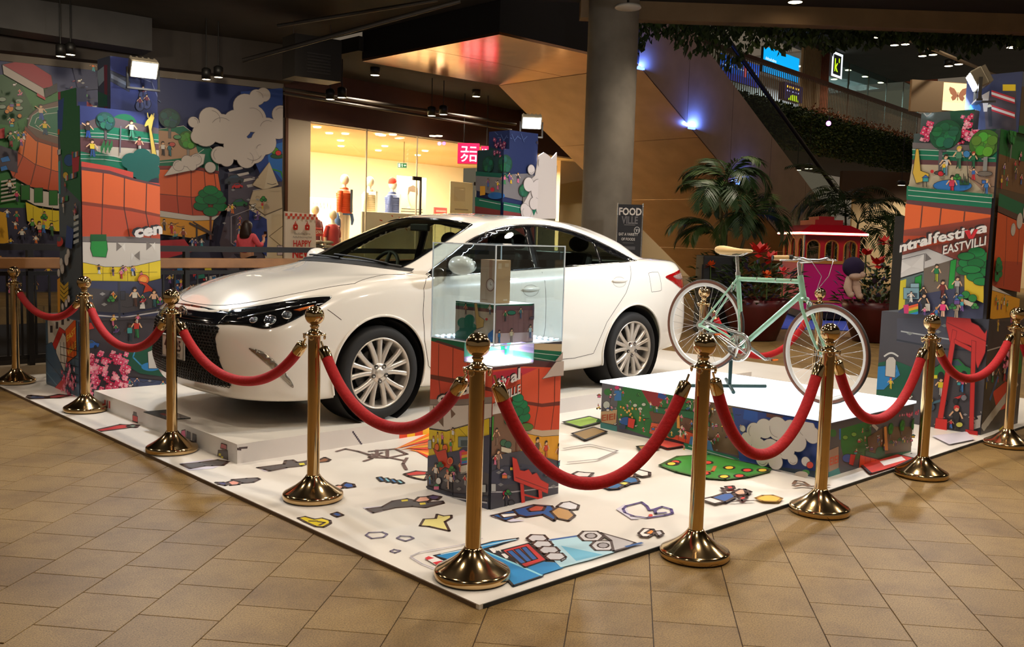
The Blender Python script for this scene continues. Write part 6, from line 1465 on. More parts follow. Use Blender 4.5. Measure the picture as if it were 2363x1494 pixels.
# patches that hug the shell -------------------------------------------------
def hit(o,d):
    h=cbvh.ray_cast(o,d)
    if h[0] is None:return None
    n_=h[1]
    if n_.dot(d)>0:n_=-n_
    return h[0],n_
def proj_side(s):return lambda a,b:hit(Vector((a,s*2.0,b)),Vector((0,-s,0)))
def proj_front(a,b):return hit(Vector((-1.0,a,b)),Vector((1,0,0)))
def proj_rear(a,b):return hit(Vector((6.0,a,b)),Vector((-1,0,0)))
def proj_diag(s):
    h=Vector((.7071,s*.7071,0));d=Vector((.7071,-s*.7071,0))
    return lambda a,b:hit(h*a-d*2.0+Vector((0,0,b)),d)
def patch(name,P,proj,m,parent,off=.003,holes=(),step=.03,thick=.006,sm=True):
    pts=[Vector(p) for p in P];N=len(pts);edges=[(i,(i+1) % N) for i in range(N)]
    for H in holes:
        o=len(pts);pts+=[Vector(p) for p in H];edges+=[(o+i,o+(i+1) % len(H)) for i in range(len(H))]
    xs=[p[0] for p in P];ys=[p[1] for p in P]
    x=min(xs)+step*.5
    while x<max(xs):
        y=min(ys)+step*.5
        while y<max(ys):
            if inpoly(x,y,P) and not any(inpoly(x,y,H) for H in holes):pts.append(Vector((x,y)))
            y+=step
        x+=step
    r=delaunay_2d_cdt(pts,edges,[],0,1e-5)
    q=MB();vs=[];ok=[]
    for p in r[0]:
        h=proj(p.x,p.y)
        if h is None:vs.append(Vector((0,0,0)));ok.append(False)
        else:vs.append(h[0]+h[1]*off);ok.append(True)
    fs=[]
    for t in r[2]:
        c=sum((r[0][k] for k in t),Vector((0,0)))/len(t)
        if inpoly(c.x,c.y,P) and not any(inpoly(c.x,c.y,H) for H in holes) and all(ok[k] for k in t):fs.append(tuple(t))
    # orient outward
    out=[]
    for t in fs:
        a,b,c=[vs[k] for k in t[:3]];n_=(b-a).cross(c-a);cc=proj(*(sum((r[0][k] for k in t),Vector((0,0)))/len(t)))
        out.append(t if cc is None or n_.dot(cc[1])>0 else t[::-1])
    q.add(vs,out,0,sm)
    o=q.build(name,m,parent)
    if thick:
        md=o.modifiers.new('solid','SOLIDIFY');md.thickness=thick;md.offset=-1
    return o
def seam(pts3,r=.0022,m=None,parent=None,name='panel_gap'):
    q=MB();q.tube(pts3,r,6);return q.build(name,m or M_seam,parent or car)
def sidepath(s,P,off=0.0):
    out=[]
    for i in range(len(P)-1):
        for k in range(6):
            t=k/6;h=proj_side(s)(P[i][0]+(P[i+1][0]-P[i][0])*t,P[i][1]+(P[i+1][1]-P[i][1])*t)
            if h:out.append(h[0]+h[1]*off)
    h=proj_side(s)(*P[-1])
    if h:out.append(h[0]+h[1]*off)
    return out
for s in (-1,1):
    ps=proj_side(s)
    fr=patch('window_surround',DLO,ps,M_gloss,car,.001,(WF,WR,WQ),.03,.004)
    patch('side_window',WF,ps,M_tintd,car,-.006,(),.05,0);patch('side_window',WR,ps,M_tintd,car,-.006,(),.05,0);patch('quarter_window',WQ,ps,M_tintd,car,-.006,(),.05,0)
    seam([h[0]+h[1]*.003 for h in (ps(*p) for p in DLO+DLO[:1]) if h],.005,M_chrome,car,'chrome_trim')
    dl,dr=OB['front_door_'+('l' if s<0 else 'r')],OB['rear_door_'+('l' if s<0 else 'r')]
    seam(sidepath(s,FD[:9]),parent=dl);seam(sidepath(s,[FD[8],FD[9]]),parent=dl);seam(sidepath(s,RD[2:11]),parent=dr)
    seam(sidepath(s,[(.55,.80),(.64,.73)]),parent=car)
    # fuel flap on the near side
    if s<0:
        ff=smooth_poly([(3.97,.865),(3.955,1.0),(3.97,1.025),(4.09,1.03),(4.115,1.015),(4.13,.885),(4.11,.86),(3.99,.852)],3)
        seam(sidepath(s,ff+ff[:1]),.0018,name='fuel_flap_gap')
    # handles
    for (hx_,hz_,dd) in ((2.43,.905,dl),(3.52,.96,dr)):
        q=MB();h=ps(hx_,hz_);q.sphere(h[0]+h[1]*.010,.1,20,10,0,(1.02,.16,.17));q.build('door_handle',M_paint,dd)
        rp=[(hx_+.085*math.cos(a),hz_-.012+.045*math.sin(a)) for a in [2*PI*k/24 for k in range(24)]]
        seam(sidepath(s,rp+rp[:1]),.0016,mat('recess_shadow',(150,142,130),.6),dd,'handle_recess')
    # wheel arch lips and liners
    for (wx,wz) in WC:
        lip=[ps(wx+(WAR+.002)*math.cos(a),wz+(WAR+.002)*math.sin(a)) for a in [R_(-22+k*224/60) for k in range(61)]]
        lip=[h[0]+h[1]*.001 for h in lip if h and h[0].z>.2]
        q=MB();q.tube(lip,.010,8);q.build('arch_lip',M_paint,car)
        q=MB();mt=Matrix.Translation((wx,s*.58,wz)) @ Matrix.Rotation(-s*PI/2,4,'X')
        q.lathe([(.001,0),(.37,0),(.374,.02),(.376,.315)],48,0,mt,True,False);q.build('arch_liner',M_black,car)
    # head lamp
    HL=smooth_poly([(.315,.697),(.36,.772),(.46,.797),(.60,.826),(.76,.856),(.90,.877),(1.0,.884),(1.016,.872),(.95,.818),(.87,.768),(.78,.716),(.70,.686),(.63,.679),(.52,.694),(.40,.694)],4)
    pd=proj_diag(s)
    hl=patch('headlamp',HL,pd,M_gloss,car,.002,(),.025,.004)
    for (a,b,r) in ((.665,.733,.036),(.765,.765,.030),(.555,.728,.024)):
        h=pd(a,b);mt=Matrix.Translation(h[0]-h[1]*.004) @ h[1].to_track_quat('Z','Y').to_matrix().to_4x4()
        q=MB();q.lathe([(r*1.12,.006),(r*1.1,.012),(r,.012),(r*.94,.007)],24,0,mt,True,False);q.build('bezel',M_chrome,hl)
        q=MB();q.lathe([(r*.94,.007),(r*.7,.013),(r*.35,.017),(.001,.018)],24,0,mt,True,False);q.build('projector_lens',mat('lamp_glass',(70,76,84),.03,.3,coat=1),hl)
    sg=[(.80,.795),(.86,.812),(.92,.828),(.90,.81),(.84,.79)];patch('side_reflector',sg,pd,mat('amber_reflector',(226,110,40),.2),hl,.0065,(),.03,.002)
    sg=[(.44,.733),(.60,.778),(.76,.815),(.93,.852),(.93,.845),(.76,.807),(.60,.770),(.44,.726)];patch('chrome_blade',sg,pd,M_chrome,hl,.0065,(),.03,.002)
    patch('headlamp_lens',HL,pd,glassmat('lamp_cover',(245,248,250),.97,1.0,0.0,1.5),hl,.021,(),.03,0)
    # chrome fog blade in a crease
    FBL=smooth_poly([(.55,.555),(.64,.535),(.72,.47),(.785,.385),(.822,.305),(.807,.30),(.745,.375),(.68,.445),(.60,.513)],4)
    patch('fog_trim',FBL,pd,mat('satin_silver',(150,142,130),.25,.8),car,.004,(),.03,.006)
    # tail lamp
    TL=smooth_poly([(4.22,.985),(4.40,1.02),(4.56,1.045),(4.69,1.04),(4.69,.875),(4.60,.85),(4.48,.88),(4.34,.935)],4)
    tl=patch('tail_lamp',TL,ps,mat('red_lens',(150,8,12),.08,0,coat=1),car,.004,(),.03,.006)
    patch('clear_lens',smooth_poly([(4.36,.985),(4.48,1.005),(4.62,1.012),(4.62,.965),(4.48,.955)],4),ps,mat('clear_lamp_insert',(176,150,146),.1,.4),tl,.006,(),.03,.003)
    # door mirror
    mr_=Vector((1.62,s*.985,1.10));q=MB();q.sphere(mr_,.1,22,14,0,(.85,1.15,.72));mo=q.build('door_mirror',M_paint,car)
    q=MB();q.tube([(1.64,s*.79,1.045),(1.635,s*.87,1.055),(1.62,s*.94,1.07)],[.03,.024,.03],12);q.build('mirror_stalk',M_gloss,mo)
    q=MB();q.sphere(mr_+Vector((.062,0,0)),.085,20,10,0,(.35,1.1,.68));q.build('mirror_glass',mat('mirror_glass',(200,205,210),.03,1.0),mo)
    # hood edge gap
    seam([uvp(s*HOODU,HV0+(HV1-HV0)*k/30)[0] for k in range(31)],.0024,parent=OB['hood'])
    seam([uvp(s*13.1,5.2+2.6*k/30)[0] for k in range(31)],.0024,parent=OB['trunk_lid'])
    # crease along the bonnet
seam([uvp(-4.3+8.6*k/60,HV0)[0] for k in range(61)],.0026,parent=OB['hood'])
for s in (-1,1):
    bord=[uvp(s*3.25,8.12+1.8*k/24) for k in range(25)];seam([p+n_*.001 for p,n_ in bord],.010,M_gloss,OB['windscreen'],'windscreen_edge')
q=MB();q.tube([uvp(-3.25+6.5*k/40,8.12)[0] for k in range(41)],.014,8);q.build('windscreen_edge',M_black,OB['windscreen'])
q=MB();q.tube([uvp(-3.25+6.5*k/40,9.92)[0] for k in range(41)],.009,8);q.build('windscreen_edge',M_gloss,OB['windscreen'])
q=MB();bd=[uvp(-4.2+8.4*k/40,7.96)[0] for k in range(41)];be=[uvp(-4.0+8.0*k/40,8.12)[0] for k in range(41)]
q.add([p+Vector((0,0,.003)) for p in bd+be],[(k,k+1,42+k,41+k) for k in range(40)],0,True);q.build('cowl',M_black,car)
for (u0,u1) in ((-2.6,.2),(-.3,2.2)):
    q=MB();q.tube([uvp(u0+(u1-u0)*k/12,8.10+.12*k/12)[0]+Vector((-.01,0,.016)) for k in range(13)],.008,6);q.build('wiper',M_black,car)
# grille
UG=smooth_poly([(-.50,.765),(0,.783),(.50,.765),(.48,.72),(.455,.686),(0,.676),(-.455,.686),(-.48,.72)],4)
ug=patch('upper_grille',UG,proj_front,mat('grille_navy_black',(14,16,22),.12,.2),car,.003,(),.03,.004)
LG=smooth_poly([(-.455,.685),(0,.675),(.455,.685),(.48,.60),(.525,.47),(.585,.345),(.578,.305),(.54,.288),(0,.272),(-.54,.288),(-.578,.305),(-.585,.345),(-.525,.46),(-.48,.60)],3)
lg=patch('lower_grille',LG,proj_front,mat('grille_black',(10,10,11),.3),car,.002,(),.03,.004)
hx_=MB();r_h=.017
for row in range(20):
    for cl in range(44):
        y=(cl-22)*r_h*1.9+(row % 2)*r_h*.95;z=.27+row*r_h*1.22
        if not inpoly(y,z,LG):continue
        P6=[]
        for k in range(6):
            h=proj_front(y+r_h*.88*math.cos(k*PI/3+PI/6),z+r_h*.62*math.sin(k*PI/3+PI/6))
            if h:P6.append(h[0]+h[1]*.006)
        if len(P6)==6:hx_.tube(P6,.0028,4,closed=True)
ho=hx_.build('honeycomb',mat('grille_gloss',(20,20,22),.15),lg);ho['kind']='stuff'
for z,w_ in ((.715,.40),(.698,.40)):
    seam([h[0]+h[1]*.006 for h in (proj_front(-w_+2*w_*k/24,z) for k in range(25)) if h],.003,mat('dark_chrome',(90,92,98),.12,1),ug,'grille_bar')
h=proj_front(0,.728);em=h[0]+h[1]*.012
for (rx,ry) in ((.062,.042),(.026,.040)):
    q=MB();q.tube([em+Vector((-.002,rx*math.cos(a),ry*math.sin(a))) for a in [2*PI*k/28 for k in range(28)]],.005,8,closed=True);q.build('emblem',M_chrome,ug)
q=MB();q.tube([em+Vector((-.002,.046*math.cos(a),.018+.018*math.sin(a))) for a in [2*PI*k/28 for k in range(28)]],.0045,8,closed=True);q.build('emblem',M_chrome,ug)
# number plate
ply,plz=-.005,.50;h=proj_front(ply,plz)
q=MB();q.box(-.006,.006,-.175,.175,-.08,.08);pl=q.build('number_plate',mat('plate_white',(214,212,206),.4),car,bevel=.006);pl.location=(h[0].x-.022,ply,plz)
q=MB();q.tube([(-.008,y,z) for y,z in ((-.168,-.073),(.168,-.073),(.168,.073),(-.168,.073))],.004,6,closed=True);q.build('plate_frame',mat('plate_frame',(150,148,142),.3,.6),pl)
c=Print((-.0066,.17,-.075),(0,-1,0),(0,0,1),None,.0002,.0006)
c.T('4',.035,.052,.105,(18,18,20),.02,0,.8);c.T('325',.175,.052,.105,(18,18,20),.02,0,.8);c.T('TOURS',.17,.012,.036,(30,30,32),.008)
c.done('plate_print',pl)
# wheels
def wheel(wx,s,label=None):
    w_=bpy.data.objects.new('wheel',None);COL.objects.link(w_);w_.parent=car;w_.location=(wx,s*.80,.338);w_.rotation_euler=(0,0,0 if s<0 else PI);w_.empty_display_size=.1
    B=Matrix.Rotation(PI/2,4,'X')            # lathe axis -> -y (outward on the near side)
    q=MB();q.lathe([(.245,-.10),(.300,-.112),(.325,-.095),(.335,-.06),(.337,0),(.335,.06),(.325,.092),(.305,.104),(.275,.105),(.252,.097),(.248,.08)],72,0,B,True,False);q.build('tyre',mat('tyre_rubber',(24,23,23),.75),w_)
    q=MB();q.lathe([(.253,.098),(.249,.102),(.243,.098),(.236,.082),(.225,.03),(.222,-.10),(.20,-.105)],72,0,B,True,False);rim=q.build('rim',mat('alloy_silver',(214,206,196),.28,.55),w_)
    M_al=mat('alloy_silver')
    for k in range(15):
        g_,j_=divmod(k,3);a=g_*2*PI/5+(j_-1)*.40+.3
        a0=g_*2*PI/5+(j_-1)*.27+.3
        def P(r,an,h):return B @ Vector((r*math.cos(an),r*math.sin(an),h))
        q=MB();vs=[]
        for (r,an,hw,hh,th) in ((.05,a0,.020,.082,.03),(.12,a0*.7+a*.3,.017,.088,.03),(.19,a0*.3+a*.7,.016,.090,.028),(.243,a,.020,.090,.03)):
            for (d_,hq) in ((-1,-th),(-1,-.008),(-.55,0),(.55,0),(1,-.008),(1,-th)):vs.append(P(r,an+d_*hw/r,hh+hq))
        fs=[(6*i+k2,6*i+(k2+1),6*(i+1)+k2+1,6*(i+1)+k2) for i in range(3) for k2 in range(5)]
        q.add(vs,fs,0,True);q.build('spoke',M_al,rim)
    q=MB();q.lathe([(.075,.055),(.072,.084),(.05,.088),(.038,.086),(.036,.092),(.02,.096),(.001,.097)],36,0,B,True,False);q.build('hub',M_al,rim)
    for k in range(5):
        a=k*2*PI/5+.93;m2=B @ Matrix.Translation((.057*math.cos(a),.057*math.sin(a),.078))
        q=MB();q.lathe([(.0155,.004),(.0155,.0135),(.012,.012),(.011,.006)],16,0,m2,True,False);q.build('lug_recess',M_black,rim)
        q=MB();q.lathe([(.009,.004),(.009,.015),(.001,.017)],6,0,m2,False,False);q.build('lug_nut',M_chrome,rim)
    q=MB();q.lathe([(.001,.0),(.16,.0),(.16,.012),(.001,.012)],40,0,B,True,False);q.build('brake_disc',mat('brake_disc',(90,88,86),.35,.9),w_)
    q=MB();q.lathe([(.001,-.03),(.224,-.03)],40,0,B,True,False);q.build('wheel_back',M_black,w_)
    q=MB();q.box(-.05,.05,-.05,.03,.10,.165);q.build('brake_caliper',mat('caliper',(110,106,100),.4,.6),w_)
    return w_
for wx in (.975,3.75):
    for s in (-1,1):wheel(wx,s)
# cabin
M_int=mat('charcoal_trim',(34,33,32),.7);M_seat=mat('dark_leather',(40,37,35),.5)
q=MB();q.box(.9,4.3,-.66,.66,.24,.34);q.box(1.25,3.75,-.74,-.69,.34,1.0);q.box(1.25,3.75,.69,.74,.34,1.0);q.box(.95,1.18,-.66,.66,.3,.93);q.box(3.55,4.1,-.62,.62,.6,1.12);q.build('cabin_tub',M_int,car)
q=MB();q.prism([(1.18,.45),(1.18,1.035),(1.34,1.06),(1.58,1.045),(1.74,.95),(1.74,.72),(1.62,.45)],(0,.70,0),(1,0,0),(0,0,1),1.40);q.build('dashboard',M_int,car,bevel=.02)
def seat(x,y,w_,nm):
    q=MB();q.box(x-.25,x+.25,y-w_,y+w_,.48,.64);st=q.build(nm,M_seat,car,bevel=.05)
    q=MB();q.prism([(x+.18,.6),(x+.30,.58),(x+.48,1.18),(x+.38,1.20)],(0,y+w_,0),(1,0,0),(0,0,1),2*w_);q.build('backrest',M_seat,st,bevel=.04)
    for yy in ((y,) if w_<.3 else (y-.4,y+.4)):
        q=MB();q.sphere((x+.47,yy,1.27),.1,16,10,0,(.55,1.15,.75));q.build('headrest',M_seat,st)
seat(2.15,-.36,.25,'front_seat');seat(2.15,.36,.25,'front_seat');seat(3.05,0,.60,'rear_seat')
q=MB();ctr=Vector((1.88,.36,.99));rr=Matrix.Translation(ctr) @ Matrix.Rotation(R_(-65),4,'Y');q.tube([rr @ Vector((.185*math.cos(a),.185*math.sin(a),0)) for a in [2*PI*k/36 for k in range(36)]],.016,10,closed=True);q.tube([rr @ Vector((-.18,0,0)),rr @ Vector((.18,0,0))],.018,8);q.tube([rr @ Vector((0,-.18,0)),rr @ Vector((0,.18,0))],.018,8);q.tube([rr @ Vector((0,0,0)),rr @ Vector((0,0,-.2))],.03,8);q.build('steering_wheel',M_black,car)
q=MB();q.box(1.98,2.01,-.12,.12,1.345,1.405);q.build('rear_view_mirror',M_black,car,bevel=.01)
q=MB();q.box(.35,4.15,-.68,.68,.18,.24);q.build('underbody',M_black,car)
# ================================================================== bicycle
BIKX,BIKY=3.514,.472
bike=thing('bicycle','pale green city bicycle on the glowing white stage','bicycle',(BIKX,BIKY,BZ))
def BP(s_,z,x=0.0):return Vector((x,-s_,z-BZ))       # s runs forward, z is height above the floor
M_cel=mat('pale_green_enamel',(150,198,172),.28,.15,coat=.5)
M_silv=mat('polished_alloy',(214,214,212),.16,.95)
M_tan=mat('tan_leather',(216,180,122),.5,0,.06,20)
M_tyre=mat('brown_tyre',(104,62,44),.7);M_btyre=mat('black_tyre',(30,28,27),.7);M_white=mat('white_rim',(232,232,230),.3,.2)
WRAD=.342
def bwheel(ctr,steer,nm,nsp=32,flange=.03):
    w_=bpy.data.objects.new(nm,None);COL.objects.link(w_);w_.parent=bike;w_.location=ctr;w_.rotation_euler=(0,0,steer)
    B=Matrix.Rotation(PI/2,4,'Y')
    def ring(r,n=72):return [Vector((0,r*math.cos(2*PI*k/n),r*math.sin(2*PI*k/n))) for k in range(n)]
    q=MB();q.tube(ring(WRAD-.015),.0155,12,closed=True);ty=q.build('tyre',M_tyre,w_)
    q=MB();q.lathe([(WRAD-.006,-.0125),(WRAD-.0005,-.007),(WRAD+.001,0),(WRAD-.0005,.007),(WRAD-.006,.0125)],72,0,B,True,False);q.build('tread',M_btyre,ty)
    q=MB();q.lathe([(WRAD-.026,-.0115),(WRAD-.046,-.010),(WRAD-.052,0),(WRAD-.046,.010),(WRAD-.026,.0115)],72,0,B,True,False);q.build('rim',M_white,w_)
    q=MB();q.lathe([(.008,-.05),(.008,-.036),(.024,-.034),(.024,-.028),(.014,-.024),(.014,.024),(.024,.028),(.024,.034),(.008,.036),(.008,.05)],20,0,B);q.build('hub',M_silv,w_)
    for k in range(nsp):
        sd=1 if k % 2 else-1;a=2*PI*k/nsp;b=a+(.75 if (k // 2) % 2 else-.75)
        q=MB();q.tube([(sd*.031,.023*math.cos(b),.023*math.sin(b)),(sd*.003,(WRAD-.048)*math.cos(a),(WRAD-.048)*math.sin(a))],.0011,4,caps=False);q.build('spoke',M_silv,w_)
    return w_
RA,FA=(-.985,.845),(0.0,.733)
bwheel(BP(*RA),0,'rear_wheel');fw=bwheel(BP(*FA),R_(-7),'front_wheel')
ST,HT,HB,BB_=(-.715,1.235),(-.217,1.243),(-.187,1.115),(-.652,.72)
fr=bpy.data.objects.new('frame',None);COL.objects.link(fr);fr.parent=bike
def ft(nm,a,b,r,m=None,n=14,par=None):
    q=MB();q.tube([a,b],r,n);return q.build(nm,m or M_cel,par or fr)
ft('top_tube',BP(ST[0]+.008,ST[1]-.03),BP(HT[0],HT[1]-.03),.0165);ft('down_tube',BP(HB[0]-.005,HB[1]+.02),BP(*BB_),.0195);ft('seat_tube',BP(ST[0]-.004,ST[1]+.01),BP(*BB_),.0175);ft('head_tube',BP(HT[0]-.003,HT[1]+.012),BP(HB[0]+.003,HB[1]-.012),.021)
for x in (-1,1):
    ft('seat_stay',BP(ST[0]+.002,ST[1]-.03,x*.018),BP(RA[0],RA[1],x*.058),.0075);ft('chain_stay',BP(BB_[0],BB_[1],x*.025),BP(RA[0],RA[1],x*.058),.0085)
    q=MB();q.tube([BP(-.178,1.08,x*.045),BP(-.16,1.03,x*.052),BP(-.10,.90,x*.056),BP(-.045,.79,x*.054),BP(0.0,.733,x*.052)],[.013,.012,.011,.009,.008],10);q.build('fork_blade',M_cel,fr)
    q=MB();q.sphere(BP(RA[0],RA[1],x*.058),.016,10,8,0,(.4,1.2,1));q.build('dropout',M_cel,fr)
q=MB();q.tube([BP(-.182,1.09,-.05),BP(-.184,1.10,0),BP(-.182,1.09,.05)],.016,12);q.build('fork_crown',M_cel,fr)
q=MB();q.tube([BP(BB_[0],BB_[1],-.036),BP(BB_[0],BB_[1],.036)],.021,16);q.build('bottom_bracket',M_cel,fr)
for (s_,z) in ((-.55,1.225),(-.40,1.227),(-.28,1.228)):
    q=MB();q.lathe([(.0175,-.004),(.0175,.004)],14,0,Matrix.Translation(BP(s_,z-.014)) @ Matrix.Rotation(PI/2,4,'X'));q.build('cable_clip',M_silv,fr)
c=Print(BP(-.34,1.213,-.0150),(0,-1,0),(0,0,1),None,.0001,.0004)
for k in range(6):c.R(.016*k,-.003,.011,.008,(206,196,150))
c.done('frame_marks',fr)
c=Print(BP(-.692,1.06,-.0156),Vector((0,-.06,-.5)),Vector((0,-.5,.06)),None,.0001,.0004)
for k in range(7):c.R(.045*k,-.006,.028,.012,(222,214,186))
c.done('frame_marks',fr)
# seat
q=MB();q.tube([BP(-.716,1.23),BP(-.738,1.40)],.0125,12);sp=q.build('seat_post',M_silv,bike)
q=MB();q.lathe([(.019,-.012),(.019,.012)],14,0,Matrix.Translation(BP(-.717,1.243)));q.build('seat_clamp',M_silv,sp)
sec=[]
for (s_,w_,zt,zb_) in ((-.905,.030,1.432,1.405),(-.895,.062,1.442,1.388),(-.86,.076,1.446,1.372),(-.80,.070,1.438,1.372),(-.74,.045,1.428,1.385),(-.68,.026,1.424,1.392),(-.63,.020,1.424,1.396),(-.605,.014,1.420,1.400)):
    sec.append([BP(s_,zt-.001*(k>3)+(zb_-zt)*(.5-.5*math.cos(0))+((zt-zb_)/2)*math.sin(2*PI*k/16)-(zt-zb_)/2,w_*math.cos(2*PI*k/16)) for k in range(16)])
q=MB();vs=[p for r in sec for p in r];q.add(vs,[(16*i+k,16*i+(k+1) % 16,16*(i+1)+(k+1) % 16,16*(i+1)+k) for i in range(len(sec)-1) for k in range(16)]+[tuple(range(16))[::-1],tuple(range(16*7,16*8))],0,True)
sd_=q.build('saddle',M_tan,bike);md_=sd_.modifiers.new('sub','SUBSURF');md_.levels=1;md_.render_levels=1
for x in (-1,1):
    q=MB();q.tube([BP(-.86,1.38,x*.035),BP(-.78,1.372,x*.022),BP(-.70,1.376,x*.022),BP(-.64,1.40,x*.008)],.0038,6);q.build('saddle_rail',M_silv,sd_)
q=MB();q.box(-.022,.022,-.02,.02,-.012,.012,0,Matrix.Translation(BP(-.742,1.385)));q.build('saddle_clamp',M_silv,sd_)
# bars
hb=bpy.data.objects.new('handlebar',None);COL.objects.link(hb);hb.parent=bike
q=MB();q.tube([BP(-.219,1.24),BP(-.234,1.335)],.0135,12);q.build('quill',M_silv,hb)
q=MB();q.tube([BP(-.233,1.335),BP(-.225,1.352),BP(-.135,1.362)],.014,12);q.build('stem',M_silv,hb)
sa=R_(-7)
def HBp(x,s_,z):v=Vector((x,-s_,0));v.rotate(Matrix.Rotation(sa,3,'Z'));return BP(-.135,z)+v
for x in (-1,1):
    q=MB();q.tube([HBp(0,0,1.362),HBp(x*.06,.004,1.362),HBp(x*.12,.008,1.372),HBp(x*.17,-.005,1.376),HBp(x*.20,-.025,1.378)],.0112,12);q.build('bar',M_silv,hb)
    q=MB();q.tube([HBp(x*.20,-.025,1.378),HBp(x*.295,-.095,1.374)],.0165,14);q.build('grip',M_tan,hb)
    q=MB();q.tube([HBp(x*.295,-.095,1.374),HBp(x*.301,-.099,1.374)],.0170,14);q.build('grip_end',M_btyre,hb)
    q=MB();q.tube([HBp(x*.192,-.019,1.378),HBp(x*.212,-.034,1.378)],.019,14);q.build('grip_collar',M_btyre,hb)
    q=MB();q.tube([HBp(x*.165,.0,1.372),HBp(x*.19,.045,1.366),HBp(x*.25,.02,1.362),HBp(x*.31,-.03,1.36)],[.008,.006,.005,.005],8);q.build('brake_lever',M_silv,hb)
    q=MB();q.tube([HBp(x*.16,.0,1.378),HBp(x*.12,.08,1.36),HBp(x*.04,.11,1.26),HBp(0,.05,1.16)],.0022,6);q.build('brake_cable',mat('grey_cable',(150,152,150),.4,.5),hb)
# drive
q=MB();B=Matrix.Translation(BP(BB_[0],BB_[1],-.052)) @ Matrix.Rotation(-PI/2,4,'Y')
cs=bpy.data.objects.new('crankset',None);COL.objects.link(cs);cs.parent=bike
def disc(r0,r1,h0,h1,nm,m,par,n=48):
    q=MB();q.lathe([(r0,h0),(r1,h0),(r1,h1),(r0,h1),(r0,h0)],n,0,B,False,False);return q.build(nm,m,par)
disc(.072,.090,-.002,.002,'chainring',M_silv,cs);disc(.058,.066,-.002,.002,'chainring',M_silv,cs)
for k in range(5):
    a=k*2*PI/5+.4;q=MB();q.tube([B @ Vector((0,0,.002)),B @ Vector((.084*math.cos(a),.084*math.sin(a),.002))],[.014,.007],6);q.build('spider_arm',M_silv,cs)
gd=[B @ Vector((.102*math.cos(a),.102*math.sin(a),.006)) for a in [R_(-150+k*300/40) for k in range(41)]]
# chain guard loop round the ring and back to the hub
loop=[]
rb_=BP(RA[0],RA[1],-.052);cb_=BP(BB_[0],BB_[1],-.058)
dv=(rb_-cb_);dv.x=0;ang=math.atan2(dv.z,dv.y);Lg=dv.length
for k in range(25):
    a=ang+PI/2-PI*k/24+PI;loop.append(cb_+Vector((0,.104*math.cos(a),.104*math.sin(a))))
loop=loop[::-1] if (loop[0]-rb_).z<(loop[-1]-rb_).z else loop
up_end=loop[0] if loop[0].z>loop[-1].z else loop[-1]
if up_end is loop[-1]:loop=loop[::-1]
pre=[rb_+Vector((0,-.02,.04)),rb_.lerp(up_end,.5)+Vector((0,0,.012))]
q=MB();q.tube(pre+loop,.0085,8);q.build('chain_guard',M_silv,cs)
for z in (.036,-.036):
    q=MB();q.tube([rb_+Vector((0,0,z)),cb_+Vector((0,0,z*2.4))],.0035,6);q.build('chain',mat('steel_chain',(120,116,110),.35,.9),cs)
q=MB();q.lathe([(.001,-.004),(.036,-.004),(.036,.004),(.001,.004)],28,0,Matrix.Translation(rb_) @ Matrix.Rotation(PI/2,4,'Y'),False,False);q.build('sprocket',M_silv,cs)
for (x,e,sgn) in ((-.075,(-.815,.80),-1),(.062,(-.495,.632),1)):
    q=MB();q.tube([BP(BB_[0],BB_[1],x),BP(e[0],e[1],x+sgn*.012)],[.016,.010],10);ca=q.build('crank_arm',M_silv,cs)
    c0=BP(e[0],e[1],x+sgn*.065)
    for dy in (-.03,.03):
        q=MB();q.box(-.042,.042,dy-.006,dy+.006,-.008,.008,0,Matrix.Translation(c0));q.build('pedal_plate',M_silv,ca)
    q=MB();q.tube([BP(e[0],e[1],x+sgn*.01),BP(e[0],e[1],x+sgn*.105)],.007,8);q.build('pedal_axle',M_silv,ca)
    for dx in (-.035,.035):
        q=MB();q.box(dx-.004,dx+.004,-.036,.036,-.006,.006,0,Matrix.Translation(c0));q.build('pedal_plate',M_silv,ca)
    q=MB();q.box(-.03,.03,-.05,-.038,-.005,.005,0,Matrix.Translation(c0));q.build('reflector',mat('amber_reflector'),ca)
# brakes
for (s_,z,x) in ((-.165,1.07,0),(-.775,1.155,0)):
    for x in (-1,1):
        q=MB();q.tube([BP(s_+.02,z+.02,0),BP(s_+.03,z,x*.03),BP(s_+.03,z-.045,x*.026)],.007,8);q.build('brake_arm',M_silv,bike)
q=MB();q.box(-.02,.02,-.012,.012,-.012,.012,0,Matrix.Translation(BP(-.90,.93,-.03)));q.build('rear_light',M_silv,bike)
# rear stand
stn=thing('bicycle_stand','dark steel stand holding up the bicycle rear wheel','stand',(BIKX,BIKY,BZ))
M_std=mat('dark_teal_steel',(40,66,66),.4,.5)
for x in (-.0,):
    q=MB();q.tube([BP(-.80,.40,.09),BP(-.80,.80,.09),BP(-.88,.84,.085),BP(-.97,.845,.08)],.014,10);q.build('upright',M_std,stn)
q=MB();q.tube([BP(-.60,.402,-.16),BP(-1.0,.402,.34)],.013,10);q.build('foot_bar',M_std,stn)
q=MB();q.tube([BP(-.98,.402,-.20),BP(-.62,.402,.30)],.013,10);q.build('foot_bar',M_std,stn)
